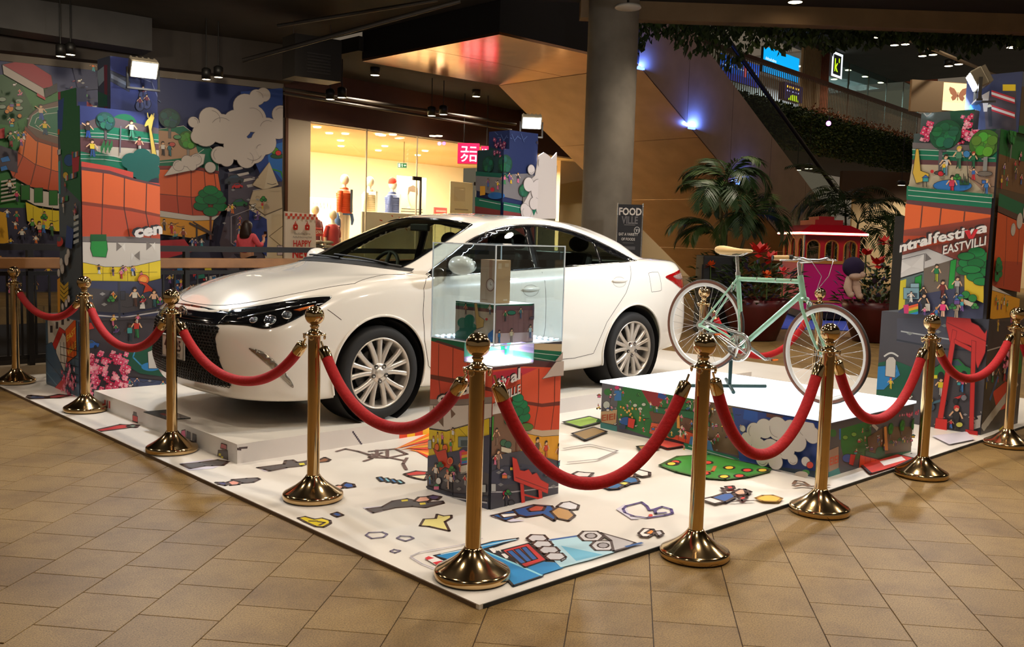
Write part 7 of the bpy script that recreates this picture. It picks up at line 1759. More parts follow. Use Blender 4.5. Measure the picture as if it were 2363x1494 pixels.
# ================================================================== clothes shop beyond the void
S0=Vector((9.02,17.2,0));SW=Wall(S0,Vector((20.66,18.77,0))-S0)
SN=-SW.n                                            # into the shop
def sp(px,y=500,off=0):return Wall(SW.o+SN*off,SW.u).px(px,y)[0]
x_p0,x_p1,x_e=sp(661),sp(714),sp(1345)
q=MB();SW.quad(q,-.05,14,4.03,5.25,.25,-.2);struct('wall_shop_header',q,mat('brown_cladding',(74,46,34),.55,0,.12,2),'dark brown cladding above the clothes shop')
q=MB();SW.quad(q,sp(655),x_p0,0,4.6,.3,-.25);struct('trim_4',q,mat('timber_edge',(96,60,40),.6),'brown timber edge beside the mural')
q=MB();SW.quad(q,x_p0,x_p1,0,4.03,.3,-.28);struct('wall_shop_pier',q,mat('cream_pier',(196,182,158),.6),'plain cream pier at the edge of the clothes shop')
q=MB();SW.quad(q,x_p1,14,.0,4.03,.012,0);gw=struct('window_2',q,glassmat('shop_front_glass',(245,248,244),.97),'clear glass front of the clothes shop')
for px in (842,958,1098,1240):
    q=MB();SW.quad(q,sp(px)-.015,sp(px)+.015,0,4.03,.03,.01);q.build('glass_joint',mat('pale_joint',(196,190,176),.4,.3),gw)
for px in (962,1099):
    q=MB();x=sp(px);SW.quad(q,x-.22,x+.1,2.86,2.96,.05,.015);SW.quad(q,x+.06,x+.1,.02,2.96,.05,.015);q.build('door_clamp',M_dark,gw)
DP=7.0
M_cream=mat('shop_cream',(240,220,180),.7);M_shopc=mat('shop_ceiling',(236,206,160),.7,0,.06,.8)
def slab(name,x0,x1,d0,d1,z0,z1,m,label):
    q=MB();q.add([SW.o+SW.u*x+SN*d+Vector((0,0,z)) for z in (z0,z1) for d in (d0,d1) for x in (x0,x1)],[(0,2,3,1),(4,5,7,6),(0,1,5,4),(2,6,7,3),(0,4,6,2),(1,3,7,5)]);return struct(name,q,m,label)
slab('ceiling_shop',-.5,14,.3,DP,4.03,4.2,M_shopc,'timber toned ceiling inside the clothes shop')
slab('wall_shop_back',-.5,14,DP,DP+.15,0,4.1,M_cream,'cream back wall of the clothes shop')
slab('wall_shop_side',-.5,-.35,.3,DP,0,4.1,M_cream,'cream side wall of the clothes shop')
for k in range(3):
    p=SW.o+SW.u*(2.4+4.2*k)+SN*2.8+Vector((0,0,3.9));area('shop_light',p,p-Vector((0,0,3))+SN*.4,900,3.4,2.4,(1,.88,.68))
rnd=random.Random(5)
SL=[(732,293),(760,289),(797,286),(875,306),(882,312),(786,324),(787,337),(873,347),(888,337),(964,358),(981,348),(873,404),(998,384),(905,409),(1010,430)]
SO=sorted(range(15),key=lambda i:SL[i][0])
for i,(px,py) in enumerate(SL):
    p=onZ(px,py,4.02)
    d_=(p-SW.o).dot(SN);
    if not (.3<d_<DP):p=at(px,py,25);
    q=MB();q.lathe([(.09,.0),(.10,.02),(.001,.03)],14);o=q.build('shop_spotlight',M_lens);o.location=(p.x,p.y,4.0)
    tag(o,'%s bright spotlight of the clothes shop ceiling counted from the cream pier' % ORD[SO.index(i)],'light','spotlights inside the clothes shop')
def exit_sign(px,py,d,label):
    t=thing('exit_sign',label,'sign',at(px,py,d));hr=Vector((math.sin(YAW),-math.cos(YAW),0))
    q=MB();q.prism([(-.14,-.075),(.14,-.075),(.14,.075),(-.14,.075)],(0,0,0),hr,(0,0,1),-.05);q.build('case',mat('exit_white',(230,235,230),.5),t)
    q=MB();q.tube([hr*.05+Vector((0,0,.07)),hr*.05+Vector((0,0,4.03-t.location.z))],.008,6);q.build('rod',M_dark,t)
    c=Print((0,0,0),hr,(0,0,1),None,.001,.004);c.R(-.125,-.062,.25,.124,(16,110,70));c.R(-.11,-.05,.06,.1,(220,240,228));c.person(.0,-.045,.09,(230,245,235),(230,245,235),(230,245,235),(230,245,235),1);c.poly([(.05,0),(.085,.03),(.085,.01),(.115,.01),(.115,-.01),(.085,-.01),(.085,-.03)],(230,245,235));c.done('sign_face',t,printmat('lit_print_0.8',.4,.8))
exit_sign(928,382,27,'green exit sign hanging inside the clothes shop');exit_sign(1321,423,33,'green exit sign beside the concrete column')
# red and white shop sign box
def us1(c,w_,h):
    c.R(0,0,w_,h,(224,14,60));c.T('ユニ',w_*.12,h*.54,w_*.40,(255,244,248),.03);c.T('クロ',w_*.12,h*.12,w_*.40,(255,244,248),.03)
def us2(c,w_,h):
    c.R(0,0,w_,h,(224,14,60));c.T('UNI',w_*.08,h*.56,h*.42,(255,244,248),.03,0,.62);c.T('QLO',w_*.08,h*.12,h*.42,(255,244,248),.03,0,.62)
HW=Wall(at(1058,355,25.5),hr_);HW.o.z=0
s1=lightbox('shop_sign',HW,(1058,332,1106,380),.25,us1,'red lit shop sign with white characters hanging at the shop front','sign',(200,10,50),1.5,0)
s2=lightbox('shop_sign',HW,(1110,337,1141,384),.25,us2,'second red lit shop sign with Latin letters, partly behind the cloud tower','sign',(200,10,50),1.5,-.3)
for s_ in (s1,s2):
    q=MB();q.tube([HW.u*.15+HW.n*.1+Vector((0,0,.5)),HW.u*.15+HW.n*.1+Vector((0,0,5.2-s_.location.z))],.015,6);q.build('rod',M_can,s_)
# mannequins
M_man=mat('mannequin_white',(238,226,206),.5)
def tb(q,pts,rad,n=12,mi=0,fl=1.0):
    i0=len(q.v);q.tube(pts,rad,n,mi)
def mannequin(px,foot,head,colr,label,off=1.6,cap=None,inner=(240,236,228),legs=None,wrap=None,rz=0,quilt=True):
    W_=Wall(SW.o+SN*off,SW.u);x,zt=W_.px(px,head);zf=W_.px(px,foot)[1]
    H=zt-zf;t=thing('mannequin',label,'mannequin',W_.o+W_.u*x+Vector((0,0,zf)),math.atan2(SW.u.y,SW.u.x)+rz,'mannequins in the shop window')
    k=H/1.85
    def S_(p):return tuple(v*k for v in p)
    q=MB()                                          # one continuous bare form: legs, trunk, neck, head
    for s in (-1,1):q.tube([S_((s*.10,0,.0)),S_((s*.10,0,.09)),S_((s*.10,.01,.48)),S_((s*.095,0,.90))],[.05*k,.045*k,.06*k,.09*k],12)
    q.tube([S_((0,0,.84)),S_((0,0,.95)),S_((0,0,1.10)),S_((0,0,1.30)),S_((0,0,1.46)),S_((0,0,1.52)),S_((0,0,1.60))],[.13*k,.16*k,.13*k,.16*k,.12*k,.055*k,.05*k],16)
    q.sphere(S_((0,-.01,1.72)),.13*k,18,12,0,(.74,.88,1.0))
    for s in (-1,1):
        q.tube([S_((s*.16,0,1.42)),S_((s*.23,.02,1.15)),S_((s*.25,-.03,.92)),S_((s*.25,-.05,.84))],[.05*k,.045*k,.03*k,.028*k],10)
        for f in range(4):q.tube([S_((s*.25+(f-1.5)*.012,-.05,.84)),S_((s*.25+(f-1.5)*.016,-.06,.76+.01*abs(f-1)))],.008*k,6)
        q.tube([S_((s*.25-s*.02,-.06,.84)),S_((s*.215,-.09,.80))],.009*k,6)
    q.build('body',M_man,t)
    m=mat('jacket_%d_%d_%d' % colr,colr,.6)
    if quilt:
        q=MB();n=11;pts,rad=[],[]
        for i in range(n*4+1):
            f=i/(n*4);z=.90+.56*f;r=.185-.02*math.sin(PI*f)+.02*f-(.09*max(0,f-.86)/.14)
            pts.append(S_((0,0,z)));rad.append(k*(r+.012*abs(math.sin(PI*i/4))))
        q.tube(pts,rad,20)
        for s in (-1,1):
            pts,rad=[],[]
            for i in range(29):
                f=i/28;p=Vector((s*.17,0,1.43)).lerp(Vector((s*.26,-.02,.93)),f);p.x+=s*.03*math.sin(PI*f)
                pts.append(S_(p));rad.append(k*(.066-.015*f+.008*abs(math.sin(PI*i/3.5))))
            q.tube(pts,rad,14)
        q.lathe([(.10*k,1.44*k),(.11*k,1.50*k),(.085*k,1.53*k)],18,caps=False)
        q.build('jacket',m,t)
        q=MB();q.prism([(-.035*k,.92*k),(.035*k,.92*k),(.05*k,1.48*k),(-.05*k,1.48*k)],(0,-.20*k,0),(1,0,0),(0,0,1),.012*k);q.build('shirt_front',mat('shirt_%d_%d_%d' % inner,inner,.7),t)
    else:
        q=MB();q.tube([S_((0,0,.92)),S_((0,0,1.1)),S_((0,0,1.3)),S_((0,0,1.44)),S_((0,0,1.5))],[.18*k,.165*k,.185*k,.15*k,.07*k],18)
        for s in (-1,1):q.tube([S_((s*.15,0,1.42)),S_((s*.215,.01,1.25)),S_((s*.23,.02,1.14))],[.065*k,.06*k,.055*k],12)
        q.build('shirt',m,t)
    if legs:
        q=MB()
        for s in (-1,1):q.tube([S_((s*.10,0,.08)),S_((s*.10,.0,.5)),S_((s*.09,0,.92))],[.075*k,.085*k,.11*k],12)
        q.build('trousers',mat('trousers_%d_%d_%d' % legs,legs,.7),t)
    if wrap:
        q=MB();q.tube([S_((0,0,.86)),S_((0,0,.93))],.185*k,18);q.tube([S_((.03,-.19,.90)),S_((.05,-.21,.74)),S_((.04,-.2,.62))],[.04*k,.045*k,.02*k],8);q.tube([S_((-.16,.06,.90)),S_((-.2,.08,.62)),S_((-.2,.08,.45))],[.07*k,.11*k,.09*k],10);q.tube([S_((.17,.06,.90)),S_((.2,.06,.64))],[.06*k,.08*k],10);q.build('tied_shirt',mat('denim_blue',(70,104,160),.7),t)
    if cap:
        q=MB();q.lathe([(.107*k,1.735*k),(.112*k,1.77*k),(.10*k,1.84*k),(.05*k,1.90*k),(.001,1.905*k)],18,caps=False);q.build('beanie',mat('beanie_red',(220,52,34),.8),t)
mannequin(795,578,402,(224,84,34),'mannequin in an orange quilted jacket with a blue shirt at the waist',1.5,None,(60,70,90),(226,214,190),True,rz=.3)
mannequin(853,578,407,(226,214,178),'bald mannequin in a cream quilted jacket',1.7,None,(250,248,240),(214,190,150),rz=.3)
mannequin(906,582,414,(70,86,140),'mannequin in a navy quilted jacket and red beanie',1.8,True,(250,248,244),(210,200,186),rz=.5)
mannequin(727,640,472,(112,50,56),'mannequin in a maroon shirt beside the cream pier',1.2,None,legs=(60,56,60),quilt=False)
mannequin(768,650,484,(176,32,40),'mannequin in a red and black shirt before the orange jacket',.9,None,legs=(40,40,44),quilt=False)
def shopbox(name,label,cat,pxs,off,dep,rgb,zb_=0.0,draw=None):
    W_=Wall(SW.o+SN*off,SW.u);x0,z1=W_.px(pxs[0],pxs[1]);x1=W_.px(pxs[2],pxs[1])[0];z0=W_.px(pxs[0],pxs[3])[1] if pxs[3] else zb_
    t=thing(name,label,cat,W_.o+W_.u*x0+Vector((0,0,z0)))
    q=MB();q.prism([(0,0),(x1-x0,0),(x1-x0,z1-z0),(0,z1-z0)],(0,0,0),W_.u,(0,0,1),-dep);q.build('board',mat('shop_%d_%d_%d' % rgb,rgb,.6),t,bevel=.01)
    if draw:c=Print((0,0,0),W_.u,(0,0,1),(0,x1-x0,0,z1-z0),.001,.004);draw(c,x1-x0,z1-z0);c.done('print',t)
    if z0>.06:
        q=MB()
        for xx in (.06,x1-x0-.06):q.tube([W_.u*xx-W_.n*dep*.5+Vector((0,0,.01)),W_.u*xx-W_.n*dep*.5+Vector((0,0,-z0+(1.03 if 'graphic' in name else 0)))],.015,6)
        q.build('stand',M_silv,t)
    return t
def dlines(c,w_,h):
    rr=random.Random(3)
    for k in range(9):x=rr.uniform(.05,.95)*w_;c.L([(x,h*rr.uniform(.5,1)),(x+w_*rr.uniform(-.12,.12),h*rr.uniform(.55,.95))],.03,(214,80,40))
shopbox('window_plinth','white plinth under the mannequins with orange lines','plinth',(772,575,1035,0),1.1,1.2,(244,236,222))
shopbox('graphic_panel','white panel with orange strokes beside the mannequins','panel',(836,488,1000,575),1.02,.05,(250,240,226),draw=dlines)
def dpost(c,w_,h):
    c.R(0,0,w_,h,(240,226,190));c.poly([(w_*.05,0),(w_*.95,0),(w_*.9,h*.35),(w_*.66,h*.5),(w_*.36,h*.5),(w_*.12,h*.35)],(240,234,220))
    for k in range(11):y=h*(.02+.043*k);c.R(w_*(.07+.015*max(0,k-6)),y,w_*(.86-.03*max(0,k-6)),h*.014,(70,66,64))
    c.R(w_*.44,h*.46,w_*.16,h*.1,(236,206,170));c.E(w_*.52,h*.66,w_*.15,h*.14,(240,212,180));c.poly([(w_*.34,h*.68),(w_*.36,h*.82),(w_*.52,h*.86),(w_*.68,h*.82),(w_*.70,h*.68),(w_*.64,h*.74),(w_*.42,h*.75)],(110,92,80))
shopbox('photo_panel','poster panel of a man in a striped shirt inside the shop','poster',(918,405,984,545),2.4,.05,(240,226,190),draw=dpost)
shopbox('glass_door_poster','pale poster on the shop glass beside the cloud tower','poster',(1040,418,1092,500),.9,.03,(232,208,166),draw=lambda c,w_,h:(c.R(w_*.15,h*.45,w_*.5,h*.4,(214,188,150)),c.R(w_*.2,h*.2,w_*.6,h*.03,(150,130,110))))
shopbox('price_board','small red price board on a white stand inside the shop','sign',(1003,478,1032,494),3.0,.05,(206,44,40),draw=lambda c,w_,h:c.R(w_*.1,h*.3,w_*.8,h*.3,(236,120,110)))
shopbox('price_board','red price board above the folded clothes','sign',(722,526,746,545),.8,.04,(220,60,40),draw=lambda c,w_,h:c.T('590',w_*.3,h*.3,h*.6,(255,240,230),.02))
shopbox('white_display_unit','white shelf unit at the back of the shop','shelf',(716,455,778,560),4.0,.5,(250,242,226),draw=lambda c,w_,h:[c.L([(w_*(.1+.13*k),h*.9),(w_*(.16+.12*k),h*.76)],.02,(120,90,60)) for k in range(6)])
shopbox('clothes_table','wooden table with folded clothes beside the cream pier','table',(716,590,775,0),.7,.8,(176,120,72))
for i in range(8):
    W_=Wall(SW.o+SN*.9,SW.u);x,z=W_.px(732+26*(i % 2),588-(i // 2)*9.5)
    q=MB();q.sphere((0,0,0),.2,14,8,0,(.85,.8,.27));o=q.build('folded_jumper',mat('jumper_%d' % (i % 4),[(60,56,54),(176,168,156),(110,96,84),(150,150,140)][i % 4],.8));o.location=W_.o+W_.u*x+Vector((0,0,z))
    tag(o,'rolled jumper in the %s pile on the shop table, %s from the top' % (['grey','pale'][i % 2],['fourth','third','second','first'][i // 2]),'clothing','folded jumpers')
# happy new year stand
W_=Wall(SW.o+SW.n*1.0,SW.u);x0,z1=W_.px(658,492);x1,z0=W_.px(731,640)[0],0.02
t=thing('poster_stand','white poster stand with red HAPPY NEW lettering','poster stand',W_.o+W_.u*x0);w_=x1-x0;h_=z1
q=MB();q.prism([(0,0),(w_,0),(w_*.94,h_),(.0,h_+.04)],(0,0,0),W_.u,(0,0,1),-.05);q.build('board',mat('poster_white',(238,226,208),.6),t)
c=Print((0,0,0),W_.u,(0,0,1),(0,w_,0,h_),.001,.004)
for k in range(14):c.R(k*w_/14,h_-.06-.06*(k % 2),w_/14,.06,(214,84,64))
for fx in (.30,.66):
    c.push(w_*fx,h_-.14,.62)
    c.poly([(-.09,-.36),(.09,-.36),(.11,-.26),(-.11,-.26)],(206,50,36));c.E(-.05,-.22,.06,.06,(206,50,36));c.E(.05,-.22,.06,.06,(206,50,36));c.R(-.05,-.20,.03,.10,(206,50,36));c.R(-.012,-.20,.028,.16,(206,50,36));c.R(.03,-.20,.026,.08,(206,50,36));c.E(0,-.26,.03,.03,(240,226,206));c.pop()
c.T('ต้อนรับปีใหม่ 2016',w_*.5,h_-.47,.062,(80,66,56),.004,center=True);c.T('กับสินค้าใหม่จากยูนิโคล่',w_*.5,h_-.545,.058,(80,66,56),.004,center=True)
c.T('HAPPY',w_*.5,h_-.735,.20,(204,48,44),.02,0,.85,center=True);c.T('NEW',w_*.5,h_-.985,.28,(204,44,42),.03,0,.85,center=True);c.T('YEAR',w_*.5,h_-1.25,.28,(204,44,42),.03,0,.8,center=True)
c.done('print',t)
# ================================================================== woman in pink
def skin_body(name,verts,edges,rads,m,parent,root=0,sub=2):
    me=bpy.data.meshes.new(name);me.from_pydata(verts,edges,[]);o=bpy.data.objects.new(name,me);COL.objects.link(o);o.parent=parent
    md=o.modifiers.new('skin','SKIN');md.use_smooth_shade=True
    sv=me.skin_vertices[0].data
    for i,r in enumerate(rads):sv[i].radius=r if isinstance(r,tuple) else (r,r);sv[i].use_root=(i==root)
    s_=o.modifiers.new('sub','SUBSURF');s_.levels=sub;s_.render_levels=sub
    me.materials.append(m);return o
wp=at(570,512,20.0)
wm=thing('person','person in a pink top with long dark hair seen from behind beyond the railing','person',(wp.x,wp.y,0),YAW-PI/2-.35)
M_skin=mat('skin_tone',(206,150,116),.5);M_pink=mat('pink_cotton',(236,92,104),.75,0,.06,12);M_hair=mat('dark_brown_hair',(44,24,18),.45,0,.2,30)
# x right, y away from the viewer, z up
V_=[(0,0,.92),(0,0,1.08),(0,0,1.25),(0,0,1.33),(0,.01,1.40),(0,.02,1.50),
      (-.17,0,1.28),(-.24,.05,1.05),(-.20,.22,.95),(-.17,.30,.97),
      (.17,0,1.28),(.27,.06,1.08),(.25,.25,1.20),(.20,.30,1.28),
      (-.09,0,.86),(-.10,.0,.48),(-.10,-.02,.08),(-.10,.10,.03),(.09,0,.86),(.10,0,.48),(.10,-.02,.08),(.10,.10,.03)]
E_=[(0,1),(1,2),(2,3),(3,4),(4,5),(2,6),(6,7),(7,8),(8,9),(2,10),(10,11),(11,12),(12,13),(0,14),(14,15),(15,16),(16,17),(0,18),(18,19),(19,20),(20,21)]
rr=[(.15,.11),(.13,.10),(.15,.10),(.07,.06),(.05,.05),(.075,.09),.05,.042,.032,.028,.05,.042,.032,.028,.085,.055,.04,.035,.085,.055,.04,.035]
skin_body('body',V_,E_,rr,M_skin,wm)
for s,hx,hy,hz in ((-1,-.17,.30,.97),(1,.20,.30,1.28)):
    q=MB()
    for f in range(4):q.tube([(hx+(f-1.5)*.016,hy,hz),(hx+(f-1.5)*.018,hy+.05,hz+.03),(hx+(f-1.5)*.016,hy+.07-.005*abs(f-1),hz+.06)],[.010,.009,.007],6)
    q.tube([(hx-s*.02,hy,hz),(hx-s*.045,hy+.03,hz+.02),(hx-s*.05,hy+.05,hz+.045)],[.011,.009,.007],6)
    q.sphere((hx,hy+.005,hz),.032,10,8,0,(1.1,.7,1));q.build('hand',M_skin,wm)
skin_body('pink_top',[(0,0,.90),(0,0,1.08),(0,0,1.25),(0,0,1.35),(-.17,0,1.285),(-.245,.05,1.05),(-.225,.14,.99),(.17,0,1.285),(.275,.06,1.08),(.265,.17,1.145)],[(0,1),(1,2),(2,3),(2,4),(4,5),(5,6),(2,7),(7,8),(8,9)],[(.20,.15),(.18,.14),(.185,.13),(.085,.075),.075,.065,.055,.075,.065,.055],M_pink,wm)
skin_body('trousers',[(0,0,.95),(-.09,0,.84),(-.10,0,.48),(-.10,-.02,.10),(.09,0,.84),(.10,0,.48),(.10,-.02,.10)],[(0,1),(1,2),(2,3),(0,4),(4,5),(5,6)],[(.18,.14),.105,.075,.06,.105,.075,.06],mat('dark_jeans',(38,40,56),.8),wm)
q=MB();q.sphere((0,0.0,1.51),.108,20,14,0,(1,1.08,1.12));vs=[]
for (z,rx,ry,y0) in ((1.56,.10,.11,0),(1.48,.125,.115,-.02),(1.40,.135,.10,-.04),(1.33,.14,.085,-.055),(1.27,.13,.07,-.07),(1.245,.10,.05,-.075)):
    vs+=[(rx*math.cos(2*PI*k/18),y0+ry*math.sin(2*PI*k/18)*(1 if math.sin(2*PI*k/18)<0 else .45),z) for k in range(18)]
q.add(vs,[(18*i+k,18*(i+1)+k,18*(i+1)+(k+1) % 18,18*i+(k+1) % 18) for i in range(5) for k in range(18)],0,True);q.build('hair',M_hair,wm)
q=MB();q.sphere((.035,.112,1.525),.010,8,6);q.sphere((-.035,.112,1.525),.010,8,6);q.sphere((0,.128,1.495),.014,8,6,0,(.8,1.2,1.4));q.sphere((0,.115,1.455),.012,8,6,0,(2,.6,.5));q.build('face_features',mat('face_dark',(120,70,60),.5),wm)
q=MB();q.box(.17,.24,.36,.372,1.27,1.40);o=q.build('mobile_phone',mat('phone_black',(20,20,22),.3));o.matrix_world=Matrix.Translation((wp.x,wp.y,0)) @ Matrix.Rotation(YAW-PI/2-.35,4,'Z');tag(o,'dark phone held up by the person in pink','phone')
# ================================================================== sign, tram kiosk, plants
fp=at(1455,600,14.6);FW_=Wall(Vector((fp.x,fp.y,0)),hr_)
t=thing('food_sign','black upright FOOD VILLE sign board beside the column','sign',FW_.o);x0,z1=FW_.px(1426,470);x1,z0=FW_.px(1484,468)[0],.3
q=MB();q.prism([(x0+.012,.06),(x1-.012,.06),(x1-.012,z1-.01),(x0+.012,z1-.01)],(0,0,0),hr_,(0,0,1),-.02);q.build('panel',mat('chalk_black',(34,32,36),.6),t)
for xx in (x0,x1):q=MB();q.tube([hr_*xx+Vector((0,0,0)),hr_*xx+Vector((0,0,z1+.01))],.011,8);q.build('frame_tube',M_silv,t)
q=MB();q.obox(hr_*((x0+x1)/2)+Vector((0,0,.015)),x1-x0+.06,.3,.03,math.atan2(hr_.y,hr_.x));q.build('foot',M_dark,t)
w_=x1-x0;c=Print(hr_*x0+Vector((0,0,z1-.80)),hr_,(0,0,1),(.015,w_-.015,0,.78),.0005,.002)
c.T('FOOD',w_*.5,.63,.155,(236,226,216),.03,0,.80,center=True);c.T('VILLE',w_*.5,.50,.155,(112,106,106),.03,0,.68,center=True);c.R(w_*.28,.475,w_*.44,.006,(150,144,140));c.E(w_*.80,.40,.045,.055,(226,220,214),0,20);c.E(w_*.80,.40,.038,.047,(34,32,36),0,20);c.T('Y1',w_*.74,.375,.06,(230,224,218),.02)
c.T('EAT A VARIETY',w_*.46,.315,.06,(232,226,220),.01,0,.72,center=True);c.T('OF FOODS',w_*.46,.24,.06,(232,226,220),.01,0,.72,center=True);c.R(w_*.25,.20,w_*.44,.005,(120,116,114));c.R(w_*.25,.10,w_*.5,.05,(84,80,82));c.done('print',t)
# tram
tc=at(1856,560,18.0);TR=Vector((tc.x,tc.y,0));fb_=Vector((math.cos(YAW-.06),math.sin(YAW-.06),0))
tr=thing('tram_kiosk','small red tram kiosk with a glowing roof edge behind the bicycle','kiosk',TR)
M_red=mat('tram_red',(176,14,34),.35,0,coat=.3);M_mag=mat('tram_magenta',(206,14,96),.4,0,coat=.2);M_gt=mat('tram_gold_trim',(206,140,60),.4,.3);TW,TLN=1.06,1.8
def tp(a,b,z):return hr_*a+fb_*b+Vector((0,0,z))
def tbox(q,a0,a1,b0,b1,z0,z1):q.add([tp(a,b,z) for z in (z0,z1) for b in (b0,b1) for a in (a0,a1)],[(0,2,3,1),(4,5,7,6),(0,1,5,4),(2,6,7,3),(0,4,6,2),(1,3,7,5)])
q=MB();tbox(q,0,TW,0,TLN,.18,1.12);q.build('lower_body',M_mag,tr,bevel=.02)
q=MB();tbox(q,.02,TW-.02,.02,TLN-.02,.05,.2);q.build('undercarriage',M_dark,tr)
q=MB();tbox(q,-.01,TW+.01,-.01,TLN+.01,1.10,1.16);tbox(q,-.008,TW+.008,-.008,TLN+.008,.36,.40);q.build('gold_band',M_gt,tr)
def arcwall(n,w_,fnc,z0=1.16,z1=1.64):
    # wall with n arched openings; fnc maps along -> world
    pw=w_/n;ow=pw*.70;sp_=z0+.26
    for i in range(n):
        cxx=pw*(i+.5);q=MB();outer=[(cxx-pw/2,z0),(cxx-pw/2,z1),(cxx+pw/2,z1),(cxx+pw/2,z0)]
        ar=[(cxx+ow/2*math.cos(PI*k/14),sp_+min(ow/2,.17)*math.sin(PI*k/14)) for k in range(15)]
        pl_=[(cxx-pw/2,z0),(cxx-ow/2,z0)]+ar[::-1]+[(cxx+ow/2,z0),(cxx+pw/2,z0),(cxx+pw/2,z1),(cxx-pw/2,z1)]
        o_,u_,t_=fnc;q.prism(pl_,o_,u_,(0,0,1),t_);q.build('arch_panel',M_red,tr)
        q=MB();q.tube([o_+u_*p[0]+Vector((0,0,p[1]))-u_.cross(Vector((0,0,1)))*(-.012 if t_>0 else .012) for p in [(cxx-ow/2,z0)]+ar[::-1]+[(cxx+ow/2,z0)]],.016,8);q.build('arch_trim',M_gt,tr)
arcwall(3,TW,(tp(0,.0,0),hr_,-.05));arcwall(3,TLN,(tp(0,TLN,0),-fb_,-.05));arcwall(3,TLN,(tp(TW,0,0),fb_,-.05))
q=MB();q.add([tp(-.10,-.10,1.64),tp(TW+.10,-.10,1.64),tp(TW+.10,TLN+.1,1.64),tp(-.10,TLN+.1,1.64),tp(-.10,-.10,1.70),tp(TW+.10,-.10,1.70),tp(TW+.10,TLN+.1,1.70),tp(-.10,TLN+.1,1.70),tp(.16,.16,1.84),tp(TW-.16,.16,1.84),tp(TW-.16,TLN-.16,1.84),tp(.16,TLN-.16,1.84)],[(0,3,2,1),(0,1,5,4),(1,2,6,5),(2,3,7,6),(3,0,4,7),(4,5,9,8),(5,6,10,9),(6,7,11,10),(7,4,8,11),(8,9,10,11)]);q.build('roof',M_red,tr)
q=MB();tbox(q,.26,TW-.26,.3,TLN-.3,1.84,1.94);tbox(q,.38,TW-.38,.5,TLN-.5,1.94,2.01);q.build('roof_lantern',M_red,tr)
q=MB();q.tube([tp(-.115,TLN,1.672),tp(-.115,-.115,1.672),tp(TW+.115,-.115,1.672)],.018,8);q.build('light_strip',mat('warm_strip',(255,230,190),.5,emit=(255,214,160),es=9),tr)
q=MB();q.tube([tp(0,0,.2),tp(0,0,1.64)],.018,8);q.build('corner_post',M_silv,tr)
for a in (.18,TW-.18):
    for b in (.35,TLN-.35):
        q=MB();q.lathe([(.001,0),(.17,0),(.17,.05),(.001,.05)],24,0,Matrix.Translation(tp(a,b,.17)) @ Matrix.Rotation(YAW,4,'Z') @ Matrix.Rotation(PI/2,4,'X'),False,False);q.build('wheel',mat('tram_blue',(30,50,130),.4),tr)
# plush toy hanging on the kiosk corner
pt_=at(1968,640,14.0);t=thing('plush_toy','plush toy with a round dark purple head hanging at the kiosk corner','toy',pt_);t.scale=(.82,.82,.82)
M_pl=mat('dark_purple_plush',(36,24,62),.95,0,.1,60);M_bg=mat('beige_plush',(206,176,160),.95,0,.06,60)
q=MB();q.sphere(Vector((0,0,.18)),.19,24,16,0,(1,1,.98));q.build('head',M_pl,t)
q=MB();q.sphere(hr_*.02+Vector((0,0,.02))-fb_*.10,.11,18,12,0,(1.15,1.0,.6));q.sphere(hr_*.13-fb_*.12+Vector((0,0,.05)),.06,14,10);q.build('muzzle',M_bg,t)
q=MB();q.sphere(hr_*.19-fb_*.13+Vector((0,0,.055)),.022,12,8);q.build('nose',M_black,t)
for s_,d_ in ((-.10,0),(.06,.02)):
    q=MB();q.tube([hr_*(s_*.6)+Vector((0,0,0)),hr_*s_-fb_*.05+Vector((0,0,-.18)),hr_*(s_+.05)-fb_*.08+Vector((0,0,-.32-d_))],[.06,.075,.05],12);q.sphere(hr_*(s_+.06)-fb_*.08+Vector((0,0,-.31-d_)),.06,12,8);q.build('leg',M_bg,t)
q=MB();q.tube([Vector((0,0,.3)),fb_*.4+Vector((0,0,.55))],.006,6);q.build('cord',M_dark,t)
# blue carpet under the kiosk
q=MB();q.add([TR+tp(a,b,z) for z in (0,.012) for b in (-1.9,TLN+.6) for a in (-1.4,TW+2.2)],[(0,2,3,1),(4,5,7,6),(0,1,5,4),(2,6,7,3),(0,4,6,2),(1,3,7,5)])
tag(q.build('blue_carpet',mat('blue_carpet',(58,84,170),.9,0,.15,20)),'blue carpet laid under the tram kiosk','carpet')
# tall black stand
bp_=at(2091,600,10.2);t=thing('black_stand','tall thin black stand next to the red gate tower','stand',(bp_.x,bp_.y,0))
q=MB();q.obox(Vector((0,0,.93)),.40,.10,1.74,YAW+.12);q.build('panel',M_black,t)
q=MB();q.obox(Vector((0,0,.03)),.45,.26,.06,YAW);q.build('foot',M_black,t)
# plants
LG1,LG2=mat('palm_green',(40,66,26),.5),mat('palm_green_light',(62,84,34),.5)
def frond(q,o,az,el,L_,droop,rnd,w_=.40,n=30):
    pts=[];p=Vector(o);e=el
    for i in range(n+1):
        pts.append(p.copy());d=Vector((math.cos(az)*math.cos(e),math.sin(az)*math.cos(e),math.sin(e)));p=p+d*(L_/n);e-=droop/n*(1+i/n)
    q.tube(pts,[.010*(1-.8*i/n) for i in range(n+1)],5)
    sd=Vector((-math.sin(az),math.cos(az),0))
    for i in range(3,n):
        t=i/n;ln_=w_*(math.sin(PI*(.12+.85*t)) ** .7);d=(pts[i+1]-pts[i]).normalized()
        for s in (-1,1):
            v=(sd*s*.85+d*.75+Vector((0,0,-.25+rnd.uniform(-.15,.1)))).normalized();wv=d.cross(v).normalized().cross(v)*.017
            b=pts[i];q.add([b,b+v*ln_*.5+wv,b+v*ln_+Vector((0,0,-.05)),b+v*ln_*.5-wv],[(0,1,2,3)])
